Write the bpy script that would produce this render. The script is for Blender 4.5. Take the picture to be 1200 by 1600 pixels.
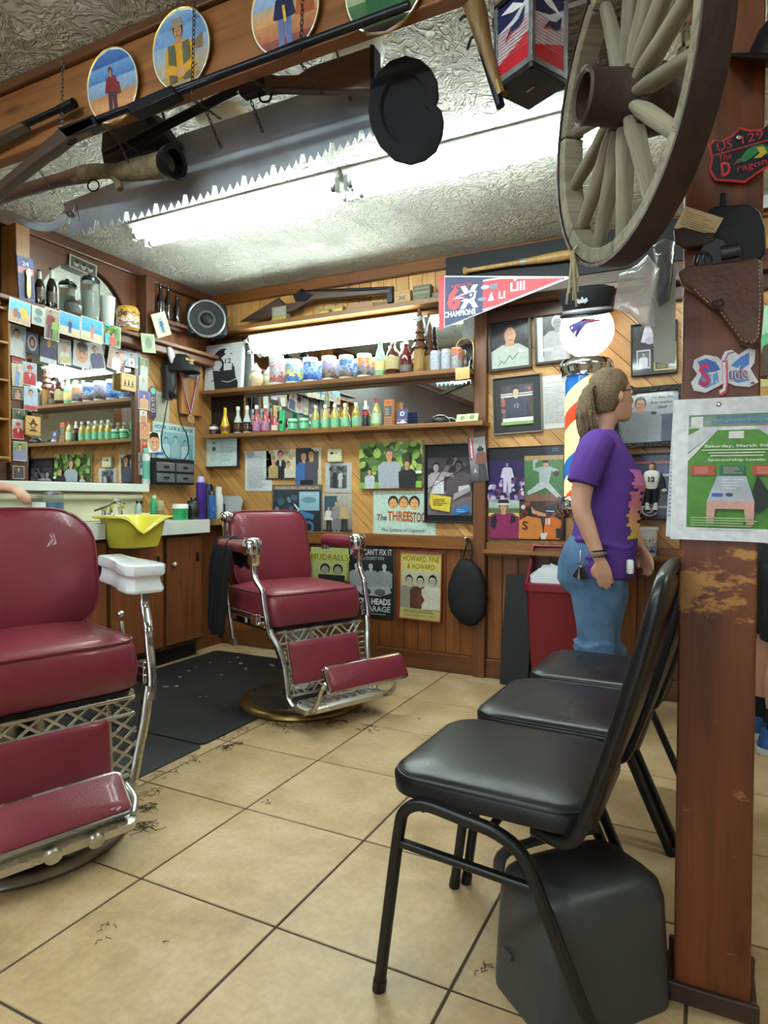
import bpy, bmesh, math, random
import numpy as np
from mathutils import Matrix, Vector, Euler

for _o in list(bpy.data.objects):
    bpy.data.objects.remove(_o)
SC = bpy.context.scene
COL = SC.collection
PI = math.pi
random.seed(7)

# ------------------------------------------------------------------ camera, world, exposure
TILE = 0.457
F_PX = 1021.0768
YAW, PITCH, ROLL = 0.4624, -0.0223, 0.0035
CAM = Vector((4.0666 * TILE, -2.8578 * TILE, 2.3210 * TILE))
_f = Vector((-math.sin(YAW) * math.cos(PITCH), math.cos(YAW) * math.cos(PITCH), math.sin(PITCH)))
_r = Vector((math.cos(YAW), math.sin(YAW), 0))
_u = _r.cross(_f)
_c, _s = math.cos(ROLL), math.sin(ROLL)
CR, CU, CF = _r * _c + _u * _s, _u * _c - _r * _s, _f
cam_data = bpy.data.cameras.new('camera')
cam_data.sensor_fit = 'HORIZONTAL'
cam_data.sensor_width = 36.0
cam_data.lens = F_PX / 1200.0 * 36.0
cam_data.clip_start = 0.02
cam = bpy.data.objects.new('camera', cam_data)
COL.objects.link(cam)
cam.matrix_world = Matrix(((CR.x, CU.x, -CF.x, CAM.x), (CR.y, CU.y, -CF.y, CAM.y), (CR.z, CU.z, -CF.z, CAM.z), (0, 0, 0, 1)))
SC.camera = cam

world = bpy.data.worlds.new('world')
SC.world = world
world.use_nodes = True
world.node_tree.nodes['Background'].inputs[0].default_value = (0.75, 0.85, 1.0, 1)
world.node_tree.nodes['Background'].inputs[1].default_value = 2.2
SC.view_settings.view_transform = 'Standard'
SC.view_settings.look = 'None'
SC.view_settings.gamma = 1.0
SC.view_settings.use_curve_mapping = False
SC.view_settings.exposure = 0.3
TUBE_POWER = 42.0       # emission strength of the fluorescent tubes

# ------------------------------------------------------------------ pixel -> place helpers (1200 x 1600 frame)
def on(px, py, ax, v):
    d = CR * ((px - 600) / F_PX) + CU * ((800 - py) / F_PX) + CF
    return CAM + d * ((v - CAM[ax]) / d[ax])
def WB(px, py, y=2.42): return on(px, py, 1, y)      # on the back wall (or a plane parallel to it)
def WL(px, py, x=-1.42): return on(px, py, 0, x)     # on the left wall
def WF(px, py, z=0.0): return on(px, py, 2, z)       # on the floor

# ------------------------------------------------------------------ colours and materials
def lin(c):
    if isinstance(c, str):
        c = c.lstrip('#')
        c = [int(c[i:i + 2], 16) / 255 for i in (0, 2, 4)]
    return tuple((x / 12.92 if x <= 0.04045 else ((x + 0.055) / 1.055) ** 2.4) for x in c[:3])

MATS = {}
def mat(name, col, rough=0.5, metal=0.0, var=0.0, vscale=8.0, bump=0.0, bscale=60.0, coat=0.0, trans=0.0, alpha=1.0, emit=0.0, spec=0.5, ior=1.45, sheen=0.0, rvar=0.0):
    if name in MATS: return MATS[name]
    m = bpy.data.materials.new(name); m.use_nodes = True
    nt = m.node_tree; b = nt.nodes['Principled BSDF']
    c = lin(col)
    b.inputs['Base Color'].default_value = (*c, 1)
    b.inputs['Roughness'].default_value = rough
    b.inputs['Metallic'].default_value = metal
    b.inputs['Coat Weight'].default_value = coat
    b.inputs['Transmission Weight'].default_value = trans
    b.inputs['Alpha'].default_value = alpha
    b.inputs['IOR'].default_value = ior
    b.inputs['Specular IOR Level'].default_value = spec
    b.inputs['Sheen Weight'].default_value = sheen
    if emit:
        b.inputs['Emission Color'].default_value = (*c, 1)
        b.inputs['Emission Strength'].default_value = emit
    if var or bump or rvar:
        tc = nt.nodes.new('ShaderNodeTexCoord')
        oi = nt.nodes.new('ShaderNodeObjectInfo')
        ad = nt.nodes.new('ShaderNodeVectorMath'); ad.operation = 'ADD'
        sc_ = nt.nodes.new('ShaderNodeVectorMath'); sc_.operation = 'SCALE'; sc_.inputs[3].default_value = 30
        cx = nt.nodes.new('ShaderNodeCombineXYZ')
        for i in range(3): nt.links.new(oi.outputs['Random'], cx.inputs[i])
        nt.links.new(cx.outputs[0], sc_.inputs[0])
        nt.links.new(tc.outputs['Object'], ad.inputs[0]); nt.links.new(sc_.outputs[0], ad.inputs[1])
        if var or rvar:
            n = nt.nodes.new('ShaderNodeTexNoise'); n.inputs['Scale'].default_value = vscale; n.inputs['Detail'].default_value = 5
            nt.links.new(ad.outputs[0], n.inputs['Vector'])
        if var:
            mr = nt.nodes.new('ShaderNodeMapRange'); mr.inputs[1].default_value = 0.25; mr.inputs[2].default_value = 0.75
            mr.inputs[3].default_value = 1 - var; mr.inputs[4].default_value = 1 + var
            nt.links.new(n.outputs['Fac'], mr.inputs[0])
            mx = nt.nodes.new('ShaderNodeMix'); mx.data_type = 'RGBA'; mx.blend_type = 'MULTIPLY'
            mx.inputs[0].default_value = 1; mx.inputs[6].default_value = (*c, 1)
            nt.links.new(mr.outputs[0], mx.inputs[7])
            nt.links.new(mx.outputs[2], b.inputs['Base Color'])
        if rvar:
            mr2 = nt.nodes.new('ShaderNodeMapRange'); mr2.inputs[1].default_value = 0.3; mr2.inputs[2].default_value = 0.7
            mr2.inputs[3].default_value = max(0.02, rough - rvar); mr2.inputs[4].default_value = rough + rvar
            nt.links.new(n.outputs['Fac'], mr2.inputs[0]); nt.links.new(mr2.outputs[0], b.inputs['Roughness'])
        if bump:
            n2 = nt.nodes.new('ShaderNodeTexNoise'); n2.inputs['Scale'].default_value = bscale; n2.inputs['Detail'].default_value = 3
            nt.links.new(ad.outputs[0], n2.inputs['Vector'])
            bp = nt.nodes.new('ShaderNodeBump'); bp.inputs['Strength'].default_value = bump; bp.inputs['Distance'].default_value = 0.01
            nt.links.new(n2.outputs['Fac'], bp.inputs['Height']); nt.links.new(bp.outputs[0], b.inputs['Normal'])
    MATS[name] = m
    return m

def wood(name, c1, c2, rough=0.4, axis=0, scale=1.0, coat=0.15, knots=True, wear=None):
    """grain along the local axis; every board shifts by its own random number"""
    if name in MATS: return MATS[name]
    m = bpy.data.materials.new(name); m.use_nodes = True
    nt = m.node_tree; b = nt.nodes['Principled BSDF']; N = nt.nodes.new; K = nt.links.new
    tc = N('ShaderNodeTexCoord'); oi = N('ShaderNodeObjectInfo')
    cx = N('ShaderNodeCombineXYZ')
    for i in range(3): K(oi.outputs['Random'], cx.inputs[i])
    sv = N('ShaderNodeVectorMath'); sv.operation = 'SCALE'; sv.inputs[3].default_value = 23
    K(cx.outputs[0], sv.inputs[0])
    ad = N('ShaderNodeVectorMath'); ad.operation = 'ADD'; K(tc.outputs['Object'], ad.inputs[0]); K(sv.outputs[0], ad.inputs[1])
    mp = N('ShaderNodeMapping'); s = [26 * scale] * 3; s[axis] = 1.6 * scale
    mp.inputs['Scale'].default_value = s; K(ad.outputs[0], mp.inputs['Vector'])
    n1 = N('ShaderNodeTexNoise'); n1.inputs['Scale'].default_value = 1.0; n1.inputs['Detail'].default_value = 6; n1.inputs['Roughness'].default_value = 0.65; n1.inputs['Distortion'].default_value = 0.6
    K(mp.outputs[0], n1.inputs['Vector'])
    rp = N('ShaderNodeValToRGB'); rp.color_ramp.elements[0].position = 0.3; rp.color_ramp.elements[1].position = 0.72
    rp.color_ramp.elements[0].color = (*lin(c2), 1); rp.color_ramp.elements[1].color = (*lin(c1), 1)
    K(n1.outputs['Fac'], rp.inputs[0])
    # tone differs a little from board to board
    mr = N('ShaderNodeMapRange'); mr.inputs[3].default_value = 0.80; mr.inputs[4].default_value = 1.16
    K(oi.outputs['Random'], mr.inputs[0])
    mx = N('ShaderNodeMix'); mx.data_type = 'RGBA'; mx.blend_type = 'MULTIPLY'; mx.inputs[0].default_value = 1
    K(rp.outputs[0], mx.inputs[6]); K(mr.outputs[0], mx.inputs[7])
    out = mx.outputs[2]
    if knots:
        mk = N('ShaderNodeMapping'); s = [9 * scale] * 3; s[axis] = 3.2 * scale; mk.inputs['Scale'].default_value = s
        K(ad.outputs[0], mk.inputs['Vector'])
        vo = N('ShaderNodeTexVoronoi'); vo.inputs['Scale'].default_value = 1.0; K(mk.outputs[0], vo.inputs['Vector'])
        kr = N('ShaderNodeValToRGB'); kr.color_ramp.elements[0].position = 0.05; kr.color_ramp.elements[1].position = 0.17
        kr.color_ramp.elements[0].color = (0.32, 0.2, 0.13, 1); kr.color_ramp.elements[1].color = (1, 1, 1, 1)
        K(vo.outputs['Distance'], kr.inputs[0])
        m2 = N('ShaderNodeMix'); m2.data_type = 'RGBA'; m2.blend_type = 'MULTIPLY'; m2.inputs[0].default_value = 0.8
        K(out, m2.inputs[6]); K(kr.outputs[0], m2.inputs[7]); out = m2.outputs[2]
    if wear:
        nw = N('ShaderNodeTexNoise'); nw.inputs['Scale'].default_value = 9; nw.inputs['Detail'].default_value = 8; nw.inputs['Roughness'].default_value = 0.7
        wr = N('ShaderNodeValToRGB'); wr.color_ramp.elements[0].position = wear[1]; wr.color_ramp.elements[1].position = wear[1] + 0.06
        wmp = N('ShaderNodeMapping'); wmp.inputs['Scale'].default_value = (1, 1, 2.2); K(tc.outputs['Object'], wmp.inputs['Vector']); K(wmp.outputs[0], nw.inputs['Vector'])
        # scuffs gather in a band at shoulder height of the seated customers
        wz = N('ShaderNodeSeparateXYZ'); K(tc.outputs['Object'], wz.inputs[0])
        ws = N('ShaderNodeMath'); ws.operation = 'SUBTRACT'; K(wz.outputs[2], ws.inputs[0]); ws.inputs[1].default_value = wear[2]
        wa = N('ShaderNodeMath'); wa.operation = 'ABSOLUTE'; K(ws.outputs[0], wa.inputs[0])
        wm_ = N('ShaderNodeMapRange'); wm_.inputs[1].default_value = 0.0; wm_.inputs[2].default_value = wear[3]; wm_.inputs[3].default_value = 0.17; wm_.inputs[4].default_value = 0.0; K(wa.outputs[0], wm_.inputs[0])
        wd = N('ShaderNodeMath'); wd.operation = 'ADD'; K(nw.outputs['Fac'], wd.inputs[0]); K(wm_.outputs[0], wd.inputs[1])
        K(wd.outputs[0], wr.inputs[0])
        m3 = N('ShaderNodeMix'); m3.data_type = 'RGBA'; K(wr.outputs[0], m3.inputs[0]); K(out, m3.inputs[6]); m3.inputs[7].default_value = (*lin(wear[0]), 1)
        out = m3.outputs[2]
    K(out, b.inputs['Base Color'])
    b.inputs['Roughness'].default_value = rough
    b.inputs['Coat Weight'].default_value = coat; b.inputs['Coat Roughness'].default_value = 0.25
    bp = N('ShaderNodeBump'); bp.inputs['Strength'].default_value = 0.25; bp.inputs['Distance'].default_value = 0.004
    K(n1.outputs['Fac'], bp.inputs['Height']); K(bp.outputs[0], b.inputs['Normal'])
    MATS[name] = m
    return m

def print_mat(name='print', rough=0.45, coat=0.0):
    if name in MATS: return MATS[name]
    m = bpy.data.materials.new(name); m.use_nodes = True
    nt = m.node_tree; b = nt.nodes['Principled BSDF']
    a = nt.nodes.new('ShaderNodeAttribute'); a.attribute_name = 'Col'
    tc = nt.nodes.new('ShaderNodeTexCoord')
    n = nt.nodes.new('ShaderNodeTexNoise'); n.inputs['Scale'].default_value = 55; n.inputs['Detail'].default_value = 3
    nt.links.new(tc.outputs['Object'], n.inputs['Vector'])
    mr = nt.nodes.new('ShaderNodeMapRange'); mr.inputs[1].default_value = 0.3; mr.inputs[2].default_value = 0.7; mr.inputs[3].default_value = 0.86; mr.inputs[4].default_value = 1.1
    nt.links.new(n.outputs['Fac'], mr.inputs[0])
    mx = nt.nodes.new('ShaderNodeMix'); mx.data_type = 'RGBA'; mx.blend_type = 'MULTIPLY'; mx.inputs[0].default_value = 1
    nt.links.new(a.outputs['Color'], mx.inputs[6]); nt.links.new(mr.outputs[0], mx.inputs[7])
    nt.links.new(mx.outputs[2], b.inputs['Base Color'])
    b.inputs['Roughness'].default_value = rough; b.inputs['Coat Weight'].default_value = coat; b.inputs['Coat Roughness'].default_value = 0.05
    MATS[name] = m
    return m

# ------------------------------------------------------------------ mesh building
def rot_to(d):
    """matrix whose z axis points along d"""
    d = Vector(d).normalized()
    return d.to_track_quat('Z', 'Y').to_matrix().to_4x4()

class MB:
    def __init__(s, M=None):
        s.v = []; s.f = []; s.mi = []; s.col = []; s.M = M or Matrix(); s.m = 0; s.c = None
    def add(s, vs, fs, cols=None):
        o = len(s.v)
        s.v += [tuple(s.M @ Vector(p)) for p in vs]
        for k, f in enumerate(fs):
            s.f.append([i + o for i in f]); s.mi.append(s.m)
            s.col.append(cols[k] if cols else s.c)
        return s
    def box(s, c, d, rot=None):
        x, y, z = d[0] / 2, d[1] / 2, d[2] / 2
        vs = [Vector((a * x, b * y, e * z)) for e in (-1, 1) for b in (-1, 1) for a in (-1, 1)]
        if rot is not None:
            R = rot if isinstance(rot, Matrix) else Euler(rot).to_matrix()
            vs = [R @ p for p in vs]
        c = Vector(c)
        return s.add([p + c for p in vs], [(0, 2, 3, 1), (4, 5, 7, 6), (0, 1, 5, 4), (2, 6, 7, 3), (0, 4, 6, 2), (1, 3, 7, 5)])
    def bb(s, lo, hi):
        return s.box([(a + b) / 2 for a, b in zip(lo, hi)], [abs(b - a) for a, b in zip(lo, hi)])
    def loft(s, rings, cap0=True, cap1=True, closed=False):
        n = len(rings[0]); vs = [p for r in rings for p in r]; fs = []
        R = len(rings)
        for i in range(R if closed else R - 1):
            a, b = i * n, ((i + 1) % R) * n
            for j in range(n):
                k = (j + 1) % n
                fs.append((a + j, a + k, b + k, b + j))
        if not closed:
            for on_, base, k in ((cap0, 0, -1), (cap1, (R - 1) * n, 1)):
                if not on_: continue
                idx = [base + j for j in range(n)][::k]
                if n < 10: fs.append(tuple(idx)); continue
                vs.append(sum((Vector(vs[i]) for i in idx), Vector()) / n); c = len(vs) - 1
                fs += [(idx[j], idx[(j + 1) % n], c) for j in range(n)]
        return s.add(vs, fs)
    def lathe(s, prof, n=16, c=(0, 0, 0), d=(0, 0, 1), cap0=True, cap1=True):
        R = rot_to(d) if tuple(d) != (0, 0, 1) else Matrix(); c = Vector(c)
        rings = [[R @ Vector((r * math.cos(2 * PI * j / n), r * math.sin(2 * PI * j / n), z)) + c for j in range(n)] for r, z in prof]
        return s.loft(rings, cap0, cap1)
    def cyl(s, a, b, r, r2=None, n=12):
        a, b = Vector(a), Vector(b); L = (b - a).length
        return s.lathe([(r, 0), (r if r2 is None else r2, L)], n, a, b - a)
    def tube(s, pts, r, n=8, closed=False, sq=None, up=None):
        """swept tube; r a number or a list; sq=(w,h) gives a rounded rectangular section"""
        P = [Vector(p) for p in pts]; N = len(P)
        T = []
        for i in range(N):
            if closed: t = P[(i + 1) % N] - P[i - 1]
            else: t = P[min(i + 1, N - 1)] - P[max(i - 1, 0)]
            T.append(t.normalized())
        ref = Vector(up) if up is not None else (Vector((0, 0, 1)) if abs(T[0].z) < 0.9 else Vector((1, 0, 0)))
        u = (ref - T[0] * ref.dot(T[0])).normalized()
        rings = []
        for i in range(N):
            if up is not None:
                u = (ref - T[i] * ref.dot(T[i])).normalized()
            else:
                u = (u - T[i] * u.dot(T[i])).normalized()
            w = T[i].cross(u)
            ri = r[i] if isinstance(r, (list, tuple)) else r
            if sq:
                sec = rr(sq[0] / 2, sq[1] / 2, min(sq) * 0.3, 2)
            else:
                sec = [(ri * math.cos(2 * PI * j / n), ri * math.sin(2 * PI * j / n)) for j in range(n)]
            rings.append([P[i] + w * a + u * b for a, b in sec])
        return s.loft(rings, closed=closed)
    def prism(s, poly, z0, z1, M=None):
        """2-D outline (counter-clockwise) extruded along z"""
        n = len(poly); M = M or Matrix()
        vs = [M @ Vector((x, y, z0)) for x, y in poly] + [M @ Vector((x, y, z1)) for x, y in poly]
        fs = [tuple(range(n - 1, -1, -1)), tuple(range(n, 2 * n))] + [(j, (j + 1) % n, n + (j + 1) % n, n + j) for j in range(n)]
        return s.add(vs, fs)
    def sph(s, c, r, nu=12, nv=8, M=None):
        if not isinstance(r, (list, tuple)): r = (r, r, r)
        M = M or Matrix(); c = Vector(c)
        vs = [c + M @ Vector((0, 0, -r[2]))]; fs = []
        for i in range(1, nv):
            a = PI * i / nv - PI / 2
            for j in range(nu):
                b = 2 * PI * j / nu
                vs.append(c + M @ Vector((r[0] * math.cos(a) * math.cos(b), r[1] * math.cos(a) * math.sin(b), r[2] * math.sin(a))))
        vs.append(c + M @ Vector((0, 0, r[2])))
        for j in range(nu):
            k = (j + 1) % nu
            fs.append((0, 1 + k, 1 + j)); e = 1 + (nv - 2) * nu
            fs.append((len(vs) - 1, e + j, e + k))
            for i in range(nv - 2):
                a = 1 + i * nu; fs.append((a + j, a + k, a + nu + k, a + nu + j))
        return s.add(vs, fs)
    def rloft(s, levels, n=5, cap0=True, cap1=True):
        """stack of rounded rectangles: (half_x, half_y, radius, z[, cx, cy])"""
        rings = []
        for l in levels:
            a, b, r, z = l[:4]; cx, cy = (l[4], l[5]) if len(l) > 5 else (0, 0)
            rings.append([Vector((x + cx, y + cy, z)) for x, y in rr(a, b, r, n)])
        return s.loft(rings, cap0, cap1)
    def build(s, name, mats, parent=None, smooth=35, bevel=0, seg=2, subd=0, loc=None, rot=None, solid=0):
        me = bpy.data.meshes.new(name)
        me.from_pydata(s.v, [], s.f)
        if not isinstance(mats, (list, tuple)): mats = [mats]
        for m in mats: me.materials.append(m)
        if len(mats) > 1: me.polygons.foreach_set('material_index', s.mi)
        if any(c is not None for c in s.col):
            at = me.color_attributes.new('Col', 'FLOAT_COLOR', 'CORNER')
            arr = []
            for f, c in zip(s.f, s.col):
                if c is None: c = (0.8, 0.8, 0.8)
                if isinstance(c[0], (list, tuple)):
                    for k in range(len(f)): arr += [*c[k % len(c)], 1]
                else:
                    arr += [*c, 1] * len(f)
            at.data.foreach_set('color', arr)
        me.validate()
        if smooth:
            me.polygons.foreach_set('use_smooth', [True] * len(me.polygons))
            me.set_sharp_from_angle(angle=math.radians(smooth))
        me.update()
        o = bpy.data.objects.new(name, me); COL.objects.link(o)
        if parent is not None: o.parent = parent
        if loc is not None: o.location = loc
        if rot is not None: o.rotation_euler = rot
        if solid:
            md = o.modifiers.new('solid', 'SOLIDIFY'); md.thickness = solid; md.offset = 0
        if bevel:
            md = o.modifiers.new('bevel', 'BEVEL'); md.width = bevel; md.segments = seg; md.limit_method = 'ANGLE'; md.angle_limit = math.radians(40)
        if subd:
            md = o.modifiers.new('subd', 'SUBSURF'); md.levels = subd; md.render_levels = subd
        return o

def rr(a, b, r, n=4):
    """rounded rectangle outline, counter-clockwise"""
    r = max(1e-5, min(r, a * 0.999, b * 0.999)); out = []
    for cx, cy, t0 in ((a - r, b - r, 0), (-a + r, b - r, PI / 2), (-a + r, -b + r, PI), (a - r, -b + r, 1.5 * PI)):
        for k in range(n + 1):
            t = t0 + PI / 2 * k / n
            out.append((cx + r * math.cos(t), cy + r * math.sin(t)))
    return out

def bez(pts, n=6):
    """smooth curve through points (Catmull-Rom)"""
    P = [Vector(p) for p in pts]; out = []
    for i in range(len(P) - 1):
        a, b, c, d = P[max(i - 1, 0)], P[i], P[i + 1], P[min(i + 2, len(P) - 1)]
        for k in range(n):
            t = k / n
            out.append(0.5 * ((2 * b) + (c - a) * t + (2 * a - 5 * b + 4 * c - d) * t * t + (3 * b - a - 3 * c + d) * t ** 3))
    out.append(P[-1]); return out

# ------------------------------------------------------------------ scene bookkeeping
def tag(o, label=None, cat=None, group=None, kind=None):
    if label: o['label'] = label
    if cat: o['category'] = cat
    if group: o['group'] = group
    if kind: o['kind'] = kind
    return o
def thing(name, label, cat, loc=(0, 0, 0), rotz=0.0, group=None):
    o = bpy.data.objects.new(name, None); COL.objects.link(o); o.empty_display_size = 0.05
    o.location = loc; o.rotation_euler = (0, 0, rotz)
    return tag(o, label, cat, group)
def struct(o): o['kind'] = 'structure'; return o
def dup(root, loc, rotz=None, label=None, group=None):
    r = root.copy(); COL.objects.link(r); r.location = loc
    if rotz is not None: r.rotation_euler = (0, 0, rotz)
    if label: r['label'] = label
    if group: r['group'] = group
    for ch in list(root.children):
        c = ch.copy(); COL.objects.link(c); c.parent = r
        for g in list(ch.children):
            d = g.copy(); COL.objects.link(d); d.parent = c
    return r
def children_copy(src, dst):
    for ch in list(src.children):
        c = ch.copy(); COL.objects.link(c); c.parent = dst

def clip_poly(poly, x0, y0, x1, y1):
    def cl(P, ins, cut):
        out = []
        for i in range(len(P)):
            a, b = P[i - 1], P[i]
            ia, ib = ins(a), ins(b)
            if ib:
                if not ia: out.append(cut(a, b))
                out.append(b)
            elif ia: out.append(cut(a, b))
        return out
    def cx(v): return lambda a, b: (v, a[1] + (b[1] - a[1]) * (v - a[0]) / (b[0] - a[0]))
    def cy(v): return lambda a, b: (a[0] + (b[0] - a[0]) * (v - a[1]) / (b[1] - a[1]), v)
    P = list(poly)
    for ins, cut in ((lambda p: p[0] >= x0, cx(x0)), (lambda p: p[0] <= x1, cx(x1)), (lambda p: p[1] >= y0, cy(y0)), (lambda p: p[1] <= y1, cy(y1))):
        if P: P = cl(P, ins, cut)
    return P

# ------------------------------------------------------------------ flat print: coloured shapes on paper
_TXT = {}
def text_mesh(body, bold=0.0, shear=0.0):
    k = (body, bold, shear)
    if k in _TXT: return _TXT[k]
    cu = bpy.data.curves.new('lettering', 'FONT'); cu.body = body; cu.resolution_u = 2; cu.offset = bold; cu.shear = shear; cu.fill_mode = 'FRONT'
    ob = bpy.data.objects.new('lettering', cu); COL.objects.link(ob)
    me = ob.to_mesh()
    vs = [(v.co.x, v.co.y) for v in me.vertices]; fs = [tuple(p.vertices) for p in me.polygons]
    ob.to_mesh_clear(); bpy.data.objects.remove(ob); bpy.data.curves.remove(cu)
    _TXT[k] = (vs, fs); return _TXT[k]

class Art:
    """a sheet w x h metres, drawn in units of its own width and height (0..1, y up)"""
    STEP = 0.00022
    def __init__(s, w, h, paper='f4f2ec', thick=0.002):
        s.w, s.h, s.z = w, h, 0.0
        s.mb = MB(); s.mb.c = lin(paper)
        if thick: s.mb.bb((0, 0, -thick), (w, h, 0))
    def _add(s, P, c):
        P = clip_poly(P, 0, 0, 1, 1)
        if len(P) < 3: return s
        s.z += s.STEP
        s.mb.add([(x * s.w, y * s.h, s.z) for x, y in P], [tuple(range(len(P)))], [c])
        return s
    def rect(s, x0, y0, x1, y1, c, c2=None):
        if c2 is None: return s._add([(x0, y0), (x1, y0), (x1, y1), (x0, y1)], lin(c))
        s.z += s.STEP; a, b = lin(c), lin(c2)
        s.mb.add([(x * s.w, y * s.h, s.z) for x, y in ((x0, y0), (x1, y0), (x1, y1), (x0, y1))], [(0, 1, 2, 3)], [[a, a, b, b]]); return s
    def poly(s, P, c): 
        ar = sum(P[i - 1][0] * P[i][1] - P[i][0] * P[i - 1][1] for i in range(len(P)))
        return s._add(P if ar > 0 else P[::-1], lin(c))
    def ell(s, x, y, rx, ry, c, n=14, rot=0.0):
        k = s.h / s.w
        if ry is None: ry = rx / k
        pts = []
        for j in range(n):
            t = 2 * PI * j / n; a, b = rx * math.cos(t), ry * k * math.sin(t)
            pts.append((x + a * math.cos(rot) - b * math.sin(rot), y + (a * math.sin(rot) + b * math.cos(rot)) / k))
        return s._add(pts, lin(c))
    def line(s, pts, wd, c):
        k = s.w / s.h
        for (x0, y0), (x1, y1) in zip(pts, pts[1:]):
            dx, dy = x1 - x0, (y1 - y0) / k; L = math.hypot(dx, dy) or 1
            nx, ny = -dy / L * wd / 2, dx / L * wd / 2 * k
            s._add([(x0 - nx, y0 - ny), (x1 - nx, y1 - ny), (x1 + nx, y1 + ny), (x0 + nx, y0 + ny)], lin(c))
        return s
    def text(s, body, x, y, h, c, width=None, align='c', bold=0.0, shear=0.0, rot=0.0):
        """h = cap height as a part of the sheet's height; width = wanted width as a part of the sheet's width"""
        vs, fs = text_mesh(body, bold, shear)
        if not vs: return s
        x0, x1 = min(v[0] for v in vs), max(v[0] for v in vs)
        y0 = 0.0; ch = 0.69
        sy = h * s.h / ch; sx = sy if width is None else width * s.w / (x1 - x0)
        ox = {'c': (x0 + x1) / 2, 'l': x0, 'r': x1}[align]
        s.z += s.STEP; cr, sr = math.cos(rot), math.sin(rot); out = []
        for a, b in vs:
            p, q = (a - ox) * sx, b * sy
            out.append((x * s.w + p * cr - q * sr, y * s.h + p * sr + q * cr, s.z))
        s.mb.add(out, fs, [lin(c)] * len(fs)); return s
    def lines(s, x0, y0, x1, y1, n, c, wd=0.4):
        """grey lines standing for small print"""
        R = random.Random(n * 7 + int(x0 * 100))
        for i in range(n):
            y = y1 - (y1 - y0) * (i + 0.5) / n; hh = (y1 - y0) / n * wd / 2
            s.rect(x0, y - hh, x0 + (x1 - x0) * R.uniform(0.6, 1), y + hh, c)
        return s
    def person(s, x, y, h, top, skin='d9a07c', hair='3a2a20', legs=None, wide=1.0, arms=True):
        """head-and-shoulders or whole figure whose head top is y+h; y = bottom"""
        k = s.h / s.w
        hd = h * (0.145 if legs else 0.30)          # head height
        hw = hd * k * 0.72
        yt = y + h
        wd = hw * 2.5 * wide
        if legs:
            hip = y + h * 0.48
            s.poly([(x - wd * .42, hip + .02 * h), (x + wd * .42, hip + .02 * h), (x + wd * .45, y), (x + wd * .1, y), (x, hip - .1 * h), (x - wd * .1, y), (x - wd * .45, y)], legs)
            sh = yt - hd * 1.15; bot = hip
        else:
            sh = yt - hd * 1.1; bot = y
        s.poly([(x - wd * .5, bot), (x + wd * .5, bot), (x + wd * .52, sh - hd * .35), (x + wd * .3, sh), (x - wd * .3, sh), (x - wd * .52, sh - hd * .35)], top)
        if arms and legs:
            for q in (-1, 1): s.poly([(x + q * wd * .5, sh - hd * .2), (x + q * wd * .72, hip + .02 * h), (x + q * wd * .5, hip), (x + q * wd * .3, sh - hd * .5)], top)
        s.poly([(x - hw * .28, sh - hd * .12), (x + hw * .28, sh - hd * .12), (x + hw * .25, sh + hd * .3), (x - hw * .25, sh + hd * .3)], skin)
        s.ell(x, yt - hd * .46, hw * .56, hd * .5, hair)
        s.ell(x, yt - hd * .56, hw * .44, hd * .42, skin)
        s.poly([(x - hw * .46, yt - hd * .42), (x - hw * .2, yt - hd * .22), (x + hw * .25, yt - hd * .24), (x + hw * .46, yt - hd * .42), (x + hw * .4, yt - hd * .1), (x, yt), (x - hw * .4, yt - hd * .1)], hair)
        if hd * s.h > 0.012:
            for q in (-1, 1): s.ell(x + q * hw * .18, yt - hd * .52, hw * .07, hd * .035, '2a1d18', 6)
            s.rect(x - hw * .14, yt - hd * .8, x + hw * .14, yt - hd * .76, '8c4a40')
            s.poly([(x - hw * .05, yt - hd * .68), (x + hw * .06, yt - hd * .68), (x, yt - hd * .55)], '00000000'[:0] or '%02x%02x%02x' % tuple(max(0, int(int(skin[i:i + 2], 16) * .82)) for i in (0, 2, 4)))
        return s
    def foliage(s, x0, y0, x1, y1, cols, n=30, r=0.05, seed=1):
        R = random.Random(seed)
        for _ in range(n):
            s.ell(R.uniform(x0, x1), R.uniform(y0, y1), r * R.uniform(.5, 1.3), r * R.uniform(.5, 1.2) * s.w / s.h, R.choice(cols), 7, R.uniform(0, 3))
        return s
    def build(s, name, parent=None, M=None, mat_=None):
        o = s.mb.build(name, mat_ or print_mat(), parent, smooth=0)
        if M is not None: o.matrix_local = M
        return o

def m_back(p, tilt=0.0, lean=0.0):
    """sheet lying on a plane facing -Y with its lower left corner at p"""
    M = Matrix(((1, 0, 0, p[0]), (0, 0, -1, p[1]), (0, 1, 0, p[2]), (0, 0, 0, 1)))
    return M @ Matrix.Rotation(tilt, 4, 'Z') @ Matrix.Rotation(lean, 4, 'X')
def m_left(p, tilt=0.0, lean=0.0):
    """sheet on a plane facing +X; its x runs along +Y"""
    M = Matrix(((0, 0, 1, p[0]), (1, 0, 0, p[1]), (0, 1, 0, p[2]), (0, 0, 0, 1)))
    return M @ Matrix.Rotation(tilt, 4, 'Z') @ Matrix.Rotation(lean, 4, 'X')

CHROME = mat('chrome', 'd8d8da', 0.08, 1.0, rvar=0.05, vscale=30)
PRINT = print_mat()
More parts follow.
